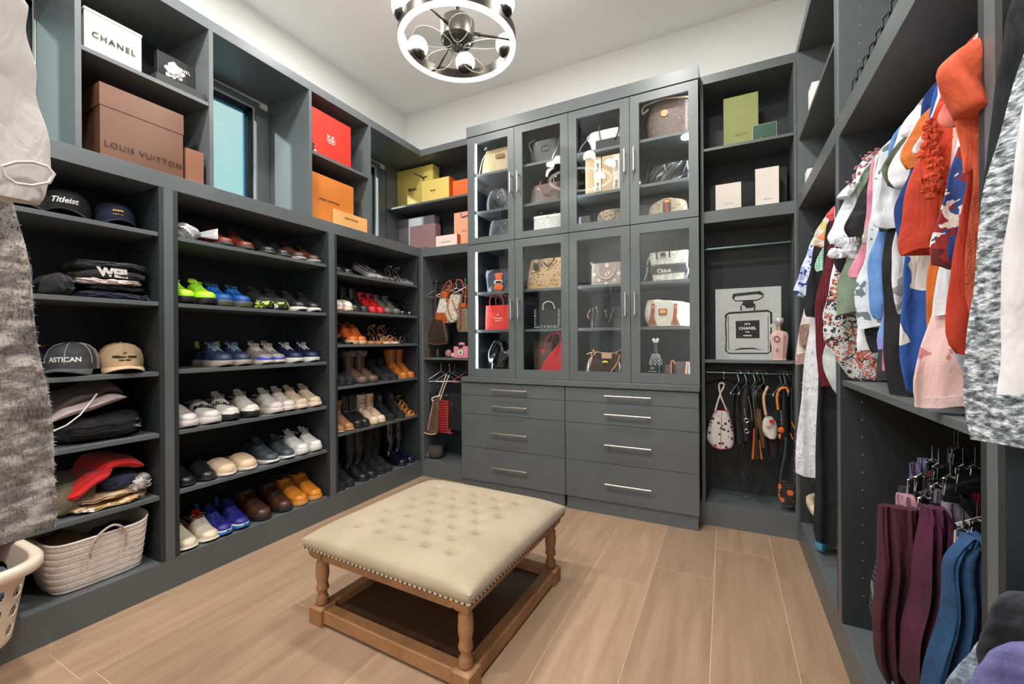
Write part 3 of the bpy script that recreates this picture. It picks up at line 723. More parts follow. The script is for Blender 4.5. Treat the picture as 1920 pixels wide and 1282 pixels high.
wr = f('white_rubber', (225, 222, 216), 'plain', r=.55); lb = f('dark_lace', (40, 28, 24), 'plain', r=.8); lw_ = f('white_lace', (226, 224, 218), 'plain', r=.8); ll = f('black_lace', (24, 24, 26), 'plain', r=.8)
B('cognac leather brogue with dark sole', 1, 'oxford', (432, 470), upper=brogue, sole=drk, lace=lb, st=.018)
B('plain black leather derby', 1, 'oxford', (513, 541), upper=blk, sole=drk, lace=ll, st=.016)
B('tan brogue with grey toe sole', 1, 'oxford', (571, 602), upper=f('tan_brogue', (116, 56, 32), col2=(74, 34, 22), sc_=9), sole=f('pale_grey_rubber', (150, 142, 136), 'plain'), lace=lb, st=.018, toecap=f('dark_brown_cap', (64, 38, 30), sc_=9))
B('neon yellow-green trainer with black toe sole', 2, 'sneaker', (352, 388), upper=f('neon_mesh', (186, 250, 52), 'fabric', sc_=40, col2=(160, 225, 40)), sole=f('black_rubber', (38, 38, 40), 'plain'), lace=f('neon_lace', (200, 252, 70), 'plain'), st=.036)
B('bright blue trainer with yellow-grey sole', 2, 'sneaker', (430, 464), upper=f('blue_mesh', (20, 84, 158), 'fabric', col2=(12, 58, 120), sc_=40), sole=f('slate_sole', (92, 96, 100), 'plain'), out=f('lime_out', (206, 220, 90), 'plain'), lace=f('blue_lace', (40, 120, 200), 'plain'), tab=f('blue_tab', (28, 98, 180), 'plain'), tongue=BLKFAB, st=.032)
B('black trainer with white and lime camouflage toe', 2, 'sneaker', (508, 536), upper=BLKFAB, sole=f('camo_sole', (40, 42, 36), 'print', col2=(190, 215, 60), col3=(225, 222, 216), sc_=34), lace=ll, st=.034, toecap=f('lime_camo_cap', (46, 48, 40), 'print', col2=(170, 200, 60), col3=(200, 205, 180), sc_=60), caph=.7)
B('black running shoe with thin white midsole', 2, 'sneaker', (571, 597), upper=BLKFAB, sole=wr, out=f('black_rubber', (38, 38, 40), 'plain'), lace=ll, st=.026, toecap=blk)
B('navy blue running shoe with lime heel tab', 3, 'sneaker', (430, 464), upper=f('navy_grey_mesh', (44, 58, 84), 'fabric', col2=(30, 40, 62), sc_=40), sole=f('lilac_grey_sole', (176, 162, 156), 'plain'), out=f('slate_sole', (92, 96, 100), 'plain'), lace=f('grey_blue_lace', (140, 156, 172), 'plain'), tab=f('lime_tab', (196, 224, 70), 'plain'), st=.032)
B('grey running shoe with blue toe', 3, 'sneaker', (508, 530), upper=f('taupe_mesh', (142, 134, 130), 'fabric', col2=(110, 102, 100), sc_=40), sole=f('taupe_sole', (196, 178, 168), 'plain'), lace=f('cream_lace', (220, 206, 196), 'plain'), toecap=f('cobalt_cap', (44, 70, 170), 'plain'), caph=.8, st=.024)
B('dark navy trainer with white wedge midsole', 3, 'sneaker', (564, 594), upper=f('deep_navy_mesh', (28, 36, 74), 'fabric', col2=(18, 24, 54), sc_=40), sole=wr, out=f('navy_out', (40, 48, 82), 'plain'), lace=lw_, st=.03)
SW = B('chunky white laceless sneaker with black wordmark', 4, 'sneaker', (344, 388), upper=f('white_knit', (208, 200, 196), 'fabric', col2=(192, 184, 180), sc_=30), sole=f('white_foam', (232, 222, 218), 'plain'), st=.034, L=.31, W=.108)
HK = B('white running shoe with thick black sole', 4, 'sneaker', (441, 479), upper=f('offwhite_mesh', (212, 206, 196), 'fabric', col2=(190, 184, 172), sc_=40), sole=f('black_rubber', (38, 38, 40), 'plain'), lace=lw_, toecap=wr, caph=.75, st=.036)
B('off-white boost runner with three black stripes', 4, 'sneaker', (526, 548), upper=f('cream_mesh', (206, 196, 188), 'fabric', col2=(186, 176, 168), sc_=40), sole=f('cream_foam', (232, 214, 204), 'plain'), lace=lw_, stripe=INK, st=.03)
B('beige knitted trainer with cream sole', 4, 'sneaker', (577, 604), upper=f('beige_knit', (206, 186, 160), 'fabric', col2=(176, 156, 130), sc_=40), sole=f('ivory_foam', (236, 214, 190), 'plain'), lace=f('ivory_lace', (236, 222, 200), 'plain'), st=.03)
B('black leather lace-up with thin sole', 5, 'oxford', (342, 390), upper=blk, sole=f('black_rubber', (38, 38, 40), 'plain'), lace=ll, st=.014, dx=.01)
B('cream suede slipper with folded cuff', 5, 'slip', (432, 471), L=.27, W=.11, upper=f('cream_suede', (222, 192, 158), 'fabric', col2=(200, 168, 134), sc_=14, sheen=.4), sole=f('cream_foam', (232, 214, 204), 'plain'), st=.014)
B('slate grey knitted trainer with white rim', 5, 'sneaker', (516, 546), upper=f('slate_knit', (74, 82, 88), 'fabric', col2=(56, 64, 70), sc_=40), sole=wr, lace=f('slate_lace', (60, 66, 70), 'plain'), st=.02)
B('white trainer with black swirling panels', 5, 'sneaker', (578, 600), upper=f('black_white_panels', (222, 220, 214), 'print', col2=(34, 34, 36), col3=(222, 220, 214), sc_=16, thr=.55), sole=wr, lace=lw_, st=.034)
B('ivory football boot with red heel and studs', 6, 'sneaker', (343, 384), upper=f('ivory_boot', (232, 220, 196), sc_=20, col2=(214, 200, 172)), sole=f('ivory_plate', (226, 218, 200), 'plain'), lace=lw_, tongue=f('red_tongue', (190, 26, 22), 'plain'), st=.014, L=.28, W=.1)
B('royal blue boat trainer with light blue stripes', 6, 'sneaker', (425, 457), upper=f('royal_blue', (44, 44, 134), 'fabric', col2=(34, 32, 104), sc_=30), sole=f('blue_sole', (40, 110, 178), 'plain'), stripe=f('sky_stripe', (60, 160, 222), 'plain'), lace=f('violet_lace', (54, 50, 150), 'plain'), toecap=f('white_rand', (222, 218, 206), 'plain'), caph=.55, tab=f('blue_tab2', (24, 84, 160), 'plain'), st=.022, L=.28)
B('dark brown leather work boot', 6, 'work', (500, 540), upper=f('dark_brown_leather', (78, 44, 32), col2=(44, 26, 20), sc_=7, coat=.2), sole=f('black_rubber', (38, 38, 40), 'plain'), shaft=(.15, .105, .115, 0), lace=lb, blace=lb, W=.106)
B('wheat yellow nubuck work boot', 6, 'work', (577, 604), upper=f('wheat_nubuck', (214, 134, 36), 'fabric', col2=(190, 112, 26), sc_=10), sole=f('honey_sole', (214, 160, 96), 'plain'), shaft=(.15, .105, .118, 0), lace=f('tan_lace', (176, 118, 50), 'plain'), blace=f('tan_lace', (176, 118, 50), 'plain'), W=.106, L=.29)
# corner bay -----------------------------------------------------------------
pt = dict(pointed=True)
Cc('black flat ballet shoe', 1, 'pump', (640, 654), upper=blk, sole=drk, st=.006, heelh=.006, hb=.02, coll=.62)
Cc('pewter pointed stiletto pump', 1, 'pump', (707, 720), upper=f('pewter_leather', (132, 128, 126), col2=(98, 94, 92), sc_=12, r=.3), sole=drk, heelh=.085, st=.006, pointed=True, coll=.66, L=.235)
Cc('black pointed pump behind the pewter ones', 1, 'pump', (733, 742), upper=blk, sole=drk, heelh=.075, st=.006, pointed=True, coll=.66, L=.235)
silver = f('silver_strap', (206, 202, 198), 'plain', r=.22, metal=.7)
Cc('silver strappy high heel', 1, 'sandal', (763, 778), upper=silver, sole=silver, heelh=.085, straps=((.86, .8, .02), (.74, 1, .032), (.6, .9, .042)), L=.23)
Cc('white open-toe slide with bow', 2, 'slip', (634, 650), upper=f('white_fluff', (226, 214, 200), 'fabric', sc_=20), sole=f('ivory_foam', (236, 214, 190), 'plain'), L=.23, st=.02)
Cc('black leather ankle boot with block heel', 2, 'bootie', (673, 690), upper=blk, sole=f('black_rubber', (38, 38, 40), 'plain'), heelh=.03, hb=.02, shaft=(.185, .088, .092, 0), slouch=.03)
rs = f('red_suede', (188, 14, 22), 'fabric', col2=(158, 8, 16), sc_=12)
Cc('red suede lace-up ankle boot', 2, 'bootie', (706, 720), upper=rs, sole=rs, heelh=.04, hb=.018, shaft=(.165, .078, .078, 0), blace=f('dark_red_lace', (60, 8, 12), 'plain'), L=.235)
Cc('grey suede ankle boot', 2, 'bootie', (734, 750), upper=f('grey_suede', (98, 92, 86), 'fabric', col2=(78, 72, 68), sc_=12), sole=drk, heelh=.035, hb=.018, shaft=(.16, .08, .08, 0), L=.235)
Cc('glossy black patent pump', 2, 'pump', (762, 775), upper=f('black_patent', (14, 14, 16), 'plain', r=.1, coat=1), sole=BLACK, heelh=.07, st=.006, coll=.62, L=.23)
Cc('black strap sandal with stacked sole', 3, 'sandal', (640, 648), upper=blk, sole=blk, L=.22, st=.014)
Cc('orange leather peep-toe wedge', 3, 'pump', (669, 684), upper=f('orange_leather', (196, 92, 30), col2=(160, 66, 18), sc_=8, coat=.2), sole=f('pale_wood_sole', (206, 168, 128), 'plain'), heelh=.085, wedge=True, heel=f('stacked_wood', (160, 98, 52), 'plain'), st=.024, coll=.42, L=.225, W=.09)
Cc('black mule on a cork sole', 3, 'sandal', (702, 716), upper=blk, sole=f('cork', (190, 124, 72), 'fabric', sc_=40), mule=True, st=.022, straps=((.7, 1, .05), (.56, .95, .06)), L=.23)
Cc('tan strappy sandal with high ankle strap', 3, 'sandal', (731, 747), upper=f('tan_strap', (190, 136, 92), 'plain'), sole=f('cream_sole', (222, 190, 150), 'plain'), heelh=.07, wedge=True, st=.016, L=.225)
Cc('black sandal with pearl studded ankle cuff', 3, 'sandal', (757, 770), upper=f('pearl_studs', (30, 30, 32), 'spots', col2=(220, 214, 200), sc_=90), sole=blk, heelh=.05, L=.225)
Cc('black padded clog', 4, 'slip', (646, 662), upper=BLKFAB, sole=f('black_rubber', (38, 38, 40), 'plain'), L=.24, st=.02)
Cc('brown sheepskin boot with grey fur cuff', 4, 'boot', (687, 706), upper=f('mocha_suede', (108, 78, 66), 'fabric', col2=(86, 60, 50), sc_=12), sole=f('dark_brown_sole', (60, 46, 40), 'plain'), shaft=(.235, .095, .105, 0), cuff=f('grey_fur', (128, 118, 114), 'fabric', sc_=60), L=.26, W=.1, st=.014)
Cc('low black suede ankle boot', 4, 'boot', (730, 744), upper=BLKFAB, sole=f('black_rubber', (38, 38, 40), 'plain'), shaft=(.17, .09, .095, 0), L=.26, W=.09)
Cc('camel suede western boot with tassel', 4, 'boot', (763, 779), upper=f('camel_suede', (190, 108, 36), 'fabric', col2=(160, 86, 26), sc_=10), sole=f('camel_sole', (176, 112, 60), 'plain'), heelh=.03, hb=.018, shaft=(.245, .085, .105, 0), tassel=f('pale_tassel', (214, 170, 110), 'plain'), L=.24)
Cc('tan suede boot with folded top', 5, 'boot', (641, 658), upper=f('light_tan_suede', (176, 124, 88), 'fabric', col2=(150, 102, 70), sc_=12), sole=f('pale_tan_sole', (196, 148, 110), 'plain'), shaft=(.21, .085, .105, 0), L=.24)
Cc('black leather combat boot', 5, 'boot', (677, 690), upper=blk, sole=f('black_rubber', (38, 38, 40), 'plain'), shaft=(.23, .09, .1, 0), blace=f('grey_lace', (120, 122, 126), 'plain'), L=.26, st=.02)
Cc('puffy cream snow boot with black laces', 5, 'boot', (707, 720), upper=f('cream_nylon', (226, 200, 174), 'fabric', col2=(206, 178, 150), sc_=10), sole=f('cream_sole', (222, 190, 150), 'plain'), shaft=(.225, .09, .1, 0), slouch=.05, blace=ll, L=.24, st=.018)
Cc('black suede wedge ankle boot with studs', 5, 'boot', (738, 757), upper=BLKFAB, sole=f('black_rubber', (38, 38, 40), 'plain'), heelh=.05, wedge=True, shaft=(.215, .085, .088, 0), blace=f('steel_lace', (150, 150, 152), 'plain'), L=.24)
Cc('tan peep-toe heel with open straps', 5, 'sandal', (762, 776), upper=f('honey_strap', (190, 130, 72), 'plain'), sole=f('honey_strap', (190, 130, 72), 'plain'), heelh=.09, straps=((.84, .9, .03), (.66, 1, .05), (.5, .9, .065), (.36, .85, .07)), L=.215)
Cc('black suede low boot at the end', 6, 'boot', (643, 656), upper=BLKFAB, sole=f('black_rubber', (38, 38, 40), 'plain'), shaft=(.14, .09, .09, 0), L=.24)
Cc('tall black leather riding boot', 6, 'boot', (687, 702), upper=blk, sole=f('black_rubber', (38, 38, 40), 'plain'), shaft=(.378, .095, .125, 0), L=.27, W=.095, slouch=.012, blockheel=True, hb=.022)
Cc('tall black suede boot', 6, 'boot', (720, 732), upper=BLKFAB, sole=f('black_rubber', (38, 38, 40), 'plain'), shaft=(.375, .09, .12, 0), L=.26, W=.09)
Cc('glossy navy rubber rain boot', 6, 'boot', (760, 776), upper=f('navy_rubber', (16, 20, 38), 'plain', r=.12, coat=.8), sole=f('navy_rubber_sole', (14, 16, 28), 'plain'), shaft=(.385, .09, .12, 0), L=.26, W=.092)
# wordmarks on two pairs of the fourth shelf
sw2 = [o for o in bpy.data.objects if str(o.get('label', '')).startswith('chunky white laceless sneaker') and 'right one' in o['label']][0]
def press(o, word, size, x, y, xd, yd, L, W, st):
    "press a word onto the curved upper of a shoe"
    tt = text(word, size, INK, o, (x, y, 0), xd, yd, bold=.0014, ext=.001)
    up = [c for c in o.children if c.name.startswith('upper')][0]
    from mathutils.bvhtree import BVHTree
    bv = BVHTree.FromPolygons([v.co for v in up.data.vertices], [tuple(p.vertices) for p in up.data.polygons])
    for v in tt.data.vertices:
        hit = bv.ray_cast(Vector((v.co.x, max(-W * .47, min(W * .47, v.co.y)), .3)), Vector((0, 0, -1)))[0]
        v.co.z = (hit.z if hit else st + .02) + .0022 + v.co.z
press(sw2, 'adidas', .042, .212, 0, (.45, -.89, 0), (-.89, -.45, 0), .31, .108, .034)
press(HK, 'HOKA', .032, .195, -.012, (.6, .8, 0), (-.8, .6, 0), .295, .098, .036)
# plastic-wrapped bundle on the top shelf
PL = mat('white_plastic_bag', (214, 212, 212), .35, kind='fabric', col2=(196, 196, 198), sc_=6, bump=.4)
t = thing('plastic_bag', 'crumpled white plastic bag at the left end of the top shoe shelf', 'bag', (XL - .16, 1.215, 1.729))
G().ball((0, -.0, .045), (.14, .072, .047), 40, 24, p=2.3, wob=.13, seed=2).build('bag_body', PL, t)
G().loft([[(x, y, z) for y, z in ((-.012, .05), (.0, .062), (.012, .05), (0, .04))] if False else [(.06 + k * .02 + .004 * math.sin(q * 3), .065 + k * .022, .05 + .012 * math.sin(2 * math.pi * q / 8) * (1 + k * .5) + k * .004) for q in range(8)] for k in range(4) for x in (0,)]).build('knot', PL, t)
# ------------------------------------------------------------------ gift boxes, left wall (front face at x = xf)
def gbox(name, label, cat, x0, x1, y0, y1, z0, z1, mt, group=None, lid=None, bev=.0015, tilt=None):
    t = thing(name, label, cat, ((x0 + x1) / 2, (y0 + y1) / 2, z0 + .0008), 0, group); a, b, h = (x1 - x0) / 2, (y1 - y0) / 2, z1 - z0
    if lid:
        e = .0022
        G().box(-a + e, a - e, -b + e, b - e, 0, h * .98).build('box_body', mt, t, False, bev=bev)
        G().box(-a, a, -b, b, h - lid[0], h).build('lid', lid[1] if len(lid) > 1 else mt, t, False, bev=bev)
    else:
        G().box(-a, a, -b, b, 0, h).build('box_body', mt, t, False, bev=bev)
    return t
def LX(px, xf, py=300): p = at(0, xf, px, py); return p.y
def LZ(px, py, xf): return at(0, xf, px, py).z
def BX(px, yf, py=400): return at(1, yf, px, py).x
def BZ_(px, py, yf): return at(1, yf, px, py).z
CARD = lambda n, c, **k: mat(n, c, k.pop('r', .55), kind='fabric', col2=tuple(int(v * .96) for v in c), sc_=4, bump=.03)
cream = CARD('ivory_card', (206, 200, 190)); brown = CARD('chocolate_card', (108, 72, 52), r=.4); redc = CARD('red_card', (196, 44, 28)); orng = CARD('orange_card', (208, 120, 44))
xf = XL - .012
t = gbox('gift_box', 'large ivory gift box with black lettering on the top left niche shelf', 'box', xf - .30, xf, .800, LX(267, xf, 100), 2.4662, LZ(267, 67, xf), cream, lid=(.012,))
yb0, yb1 = .800, LX(267, xf, 100); zt = LZ(267, 67, xf)
w_ = t.location
text('CHANEL', .034, INK, t, (xf + .0008, LX(214, xf, 83), LZ(214, 83, xf)), (0, 1, 0), (0, 0, 1), off=w_, sp=1.25, bold=.0006)
blkc = CARD('black_card', (40, 40, 40)); blk2 = CARD('matte_black_card', (30, 30, 31))
ya, yb_ = LX(289, xf, 140), LX(388, xf, 170)
t = thing('gift_box', 'open black gift box with white flower and upright lid', 'box', (xf - .1, (ya + yb_) / 2, 2.4662)); o = t.location
G().box(xf - .11, xf - .002, ya + .01, yb_ - .004, 2.4664, 2.507).build('box_body', blkc, t, False, off=o, bev=.0015)
za = LZ(295, 92, xf - .115)
G().box(xf - .15, xf - .115, LX(295, xf - .115, 100), min(1.282, LX(381, xf - .115, 130)), 2.4664, za).build('lid', blk2, t, False, off=o, bev=.0015)
text('CHANEL', .022, WHITE, t, (xf - .1142, LX(338, xf - .115, 132), LZ(338, 131, xf - .115)), (0, 1, 0), (0, 0, 1), off=o, sp=1.15)
fy, fz = LX(329, xf - .05, 133), LZ(329, 133, xf - .05)
g = G()
for k in range(22):
    a = k * 2.4; r_ = .006 + .0016 * k; g.ball((xf - .055 + .010 - k * .0009, fy + r_ * math.cos(a), fz + r_ * math.sin(a)), (.006, .013, .011), 8, 5, wob=.1, seed=k)
g.build('fabric_camellia', mat('white_petal_fabric', (236, 232, 226), .7, kind='plain'), t, off=o)
t = gbox('gift_box', 'very large brown gift box with dark lettering', 'box', xf - .24, xf, LX(187, xf), LX(345, xf), ZR1, LZ(187, 152, xf), brown, lid=(.10,))
text('LOUIS VUITTON', .0355, mat('dark_brown_ink', (44, 26, 20), .5, kind='plain'), t, (xf + .0008, LX(273, xf), LZ(273, 292, xf)), (0, 1, 0), (0, 0, 1), off=t.location, sp=1.18)
gbox('gift_box', 'small brown gift box at the right of the big brown one', 'box', xf - .12, xf, LX(348, xf) + .002, LX(382, xf), ZR1, LZ(348, 276, xf), CARD('light_brown_card', (138, 88, 64)))
# second niche
t = gbox('gift_box', 'flat red gift box with white carriage emblem', 'box', xf - .07, xf, 1.912, LX(658, xf), 2.4652, LZ(658, 240, xf), redc)
emb = WHITE; oy, oz = LX(621, xf), LZ(621, 262, xf); o = t.location; ex = xf + .0008
text('COACH', .0145, emb, t, (ex, oy, oz - .010), (0, 1, 0), (0, 0, 1), off=o, bold=.0007); text('NEW YORK', .0085, emb, t, (ex, oy, oz - .0285), (0, 1, 0), (0, 0, 1), off=o)
g = G(); g.tube([(ex, oy + .036 * math.copysign(abs(math.cos(a)) ** .5, math.cos(a)), oz - .010 + .014 * math.copysign(abs(math.sin(a)) ** .7, math.sin(a))) for a in [2 * math.pi * k / 30 for k in range(30)]], .0008, 4, closed=True)
g.ball((ex, oy + .014, oz + .018), (.0006, .009, .007)); 
for s in (.007, .022): g.tube([(ex, oy + s + .0055 * math.cos(a), oz + .010 + .0055 * math.sin(a)) for a in [2 * math.pi * k / 14 for k in range(14)]], .0008, 4, closed=True)
g.ball((ex, oy - .020, oz + .017), (.0006, .009, .0035)); g.ball((ex, oy - .029, oz + .022), (.0006, .003, .004))
for s in (-.027, -.023, -.016, -.012): g.tube([(ex, oy + s, oz + .016), (ex, oy + s - .001, oz + .006)], .0009, 4)
g.build('emblem', emb, t, off=o)
t = thing('plush_toy', 'little brown plush toy with white feet before the red box', 'toy', (xf + .0, 1.925, 2.4655), 0); 
g = G().ball((-.012, 0, .024), (.012, .012, .020), 10, 7); g.ball((-.012, .002, .05), (.012, .013, .012), 10, 7, wob=.05); g.ball((-.013, -.008, .061), .005, 8, 5); g.ball((-.013, .012, .061), .005, 8, 5)
t.location.x = xf + .003; t.location.x = XL - .006
g.build('toy_body', mat('brown_plush', (92, 66, 54), .95, kind='fabric', sc_=60), t); G().ball((-.005, .016, .008), (.009, .011, .0075), 10, 7).build('foot', mat('white_plush', (226, 216, 206), .95, kind='fabric', sc_=60), t)
t2 = gbox('gift_box', 'big orange gift box with black lettering in the lower niche', 'box', xf - .11, xf - .022, 1.912, LX(663, xf - .022, 380), ZR1, LZ(663, 352, xf - .022), orng)
text('LOUIS VUITTON', .0212, INK, t2, (xf - .0212, LX(617, xf - .022, 380), LZ(617, 378, xf - .022)), (0, 1, 0), (0, 0, 1), off=t2.location, sp=1.15, bold=.0004)
t = gbox('gift_box', 'small pale orange gift box leaning before the big orange one', 'box', xf - .016, xf, LX(626, xf), LX(688, xf), ZR1, LZ(626, 391, xf), CARD('pale_orange_card', (236, 176, 108)))
text('LOUIS VUITTON', .0152, INK, t, (xf + .0008, LX(658, xf), LZ(658, 412, xf)), (0, 1, 0), (0, 0, 1), off=t.location, sp=1.15, bold=.0003)
# corner niche (faces -y)
def bb(label, name, yf, d, px0, px1, pyt, z0, mt, cat='box', pym=380, **k):
    x0, x1 = max(BX(px0, yf, pym), -2.815 if px1 < 1000 else -.118), min(BX(px1, yf, pym), -1.878 if px1 < 1000 else .37)
    return gbox(name, label, cat, x0, x1, yf, yf + d, z0, BZ_(px0, pyt, yf), mt, **k)
yel = CARD('yellow_paper', (204, 180, 92)); yel2 = CARD('yellow_card', (218, 192, 104))
t = bb('yellow paper bag with black lettering and dark ribbon', 'paper_bag', 3.16, .1, 740, 812, 324, 2.4432, yel, cat='bag')
o = t.location
text('FENDI', .036, INK, t, (BX(773.5, 3.16), 3.159, BZ_(773.5, 356, 3.16)), (1, 0, 0), (0, 0, 1), off=o, bold=.0012); text('ROMA', .008, INK, t, (BX(773.5, 3.16), 3.159, BZ_(773.5, 362, 3.16) - .006), (1, 0, 0), (0, 0, 1), off=o)
xx = BX(795, 3.158); zz = BZ_(795, 333, 3.158)
g = G().tube([(BX(777, 3.157), 3.157, BZ_(777, 325, 3.157)), (xx - .02, 3.155, zz + .012), (xx, 3.154, zz), (xx + .04, 3.156, zz + .008)], (.0035, .0012), 6, flat=(0, 1, 0))
for s in (-1, 1): g.tube([(xx, 3.153, zz), (xx + s * .016, 3.151, zz + .012), (xx + s * .02, 3.15, zz - .002), (xx, 3.153, zz - .002)], .002, 6); g.tube([(xx, 3.153, zz), (xx + s * .008, 3.152, zz - .03)], .002, 5)
g.build('ribbon', mat('dark_blue_ribbon', (20, 26, 40), .4), t, off=o)
t = bb('smaller yellow box with orange side and black lettering', 'gift_box', 3.05, .10, 790.8, 842, 341, 2.4432, yel2)
text('FENDI', .0195, INK, t, (BX(812, 3.05), 3.0492, BZ_(812, 357, 3.05)), (1, 0, 0), (0, 0, 1), off=t.location, bold=.0006); text('ROMA', .006, INK, t, (BX(812, 3.05), 3.0492, BZ_(812, 362, 3.05)), (1, 0, 0), (0, 0, 1), off=t.location)
hw = (BX(842, 3.05) - BX(790.8, 3.05)) / 2; G().box(hw - .0005, hw + .0012, -.05, .05, .0, BZ_(790.8, 341, 3.05) - 2.4432).build('orange_side', CARD('vivid_orange_card', (214, 104, 32)), t, False)
bb('plain orange paper bag beside the glass cabinet', 'paper_bag', 3.1, .07, 849, 884, 340, 2.4432, CARD('hermes_orange', (232, 108, 40)), cat='bag')
mv = CARD('mauve_grey_card', (122, 112, 118), r=.4)
bb('wide mauve-grey gift box at the back of the lower shelf', 'gift_box', 3.17, .08, 742.5, 814, 414, ZR1, mv)
t = bb('square mauve gift box partly below the rail edge', 'gift_box', 3.05, .08, 768, 815.8, 425.5, ZR1, CARD('dusty_mauve_card', (146, 112, 112), r=.4))
text('LOUIS VUITTON', .0165, INK, t, (BX(791, 3.05), 3.0492, ZR1 + .012), (1, 0, 0), (0, 0, 1), off=t.location, sp=1.1)
t = bb('small pale pink gift box with orange side', 'gift_box', 3.035, .05, 816.5, 856.5, 443.5, ZR1, CARD('pale_pink_card', (240, 214, 202)))
text('LOUIS VUITTON', .0128, INK, t, (BX(836, 3.035), 3.0342, BZ_(836, 453.5, 3.035)), (1, 0, 0), (0, 0, 1), off=t.location, sp=1.1)
hw = (BX(856.5, 3.035) - BX(816.5, 3.035)) / 2; G().box(hw - .0005, hw + .0012, -.025, .025, .0, BZ_(816.5, 443.5, 3.035) - ZR1).build('orange_side', CARD('vivid_orange_card', (214, 104, 32)), t, False)
t = bb('tall peach paper bag with blue ribbon handle', 'paper_bag', 3.09, .05, 851, 898, 400, ZR1, CARD('peach_card', (238, 168, 132)), cat='bag'); o = t.location
text('LOUIS VUITTON', .017, INK, t, (BX(878, 3.09), 3.0892, BZ_(870, 433, 3.09)), (1, 0, 0), (0, 0, 1), off=o, sp=1.1)
a0, b0 = BX(864, 3.088), BX(878, 3.088); z_ = BZ_(864, 399, 3.088)
G().tube([(a0, 3.087, z_), (a0 + .006, 3.085, z_ - .03), (a0 + .02, 3.084, z_ - .042), (b0, 3.085, z_ - .03), (b0 + .01, 3.087, z_)], (.004, .0015), 6, flat=(0, 1, 0)).build('ribbon_handle', mat('royal_blue_ribbon', (26, 50, 150), .4), t, off=o)
# right back niche
def rb(label, yf, d, px0, px1, pyt, z0, mt, **k): return bb(label, 'gift_box', yf, d, px0, px1, pyt, z0, mt, pym=300, **k)
t = rb('tall olive green gift box on the upper shelf', 3.12, .05, 1357, 1422.5, 186, 2.4362, CARD('olive_card', (138, 144, 78)))
text('GUCCI', .0185, mat('dark_olive_ink', (66, 62, 40), .5, kind='plain'), t, (BX(1389.5, 3.12, 252), 3.1192, BZ_(1389.5, 252, 3.12)), (1, 0, 0), (0, 0, 1), off=t.location, sp=1.3)
t = rb('small dark green framed box with gold ring print', 3.06, .02, 1411, 1457, 236, 2.4362, CARD('pale_frame', (196, 186, 160))); o = t.location
hw = (BX(1457, 3.06, 300) - BX(1411, 3.06, 300)) / 2; hh = BZ_(1411, 236, 3.06) - 2.4362
G().box(-hw + .003, hw - .003, -.0112, -.0095, .003, hh - .003).build('green_panel', mat('deep_green_leather', (44, 84, 66), .4, kind='leather', sc_=10), t, False)
G().tube([(.0 + .02 * math.cos(a), -.012, .004 + .02 * math.sin(a)) for a in [math.pi * k / 12 for k in range(13)]], .003, 6).build('gold_ring', GOLD, t)
wc = CARD('warm_white_card', (232, 220, 208))
for lab, yf, d, p0, p1, pt, tp in (('low white gift box with black edges on the left', 3.08, .06, 1340, 1390.5, 347, 387), ('tall white gift box with black edges and side', 3.06, .09, 1414.5, 1461.5, 317, 378)):
    t = rb(lab, yf, d, p0, p1, pt, ZR1, blk2); hw = (BX(p1, yf, 350) - BX(p0, yf, 350)) / 2; hh = BZ_(p0, pt, yf) - ZR1
    G().box(-hw + .004, hw - .004, -d / 2 - .0012, -d / 2 + .001, .0, hh - .004).build('white_face', wc, t, False)
    text('GUCCI', .0125, mat('grey_ink', (120, 110, 104), .5, kind='plain'), t, (BX((p0 + p1) / 2 + 2, yf, 378), yf - .0018, BZ_((p0 + p1) / 2, tp - 5, yf)), (1, 0, 0), (0, 0, 1), off=t.location, sp=1.3)
gbox('gift_box', 'black gift box standing in the shade behind the tall white one', 'box', BX(1462, 3.2, 350), BX(1476, 3.2, 350), 3.2, 3.3, ZR1, BZ_(1470, 312, 3.2), blk2)
tag(G().box(BX(1322, 3.04, 392), BX(1404, 3.04, 388), 3.036, 3.075, ZR1 + .001, ZR1 + .006).build('flat_gift_box', blk2, smooth=False), 'thin flat black box lying before the low white box', 'box')
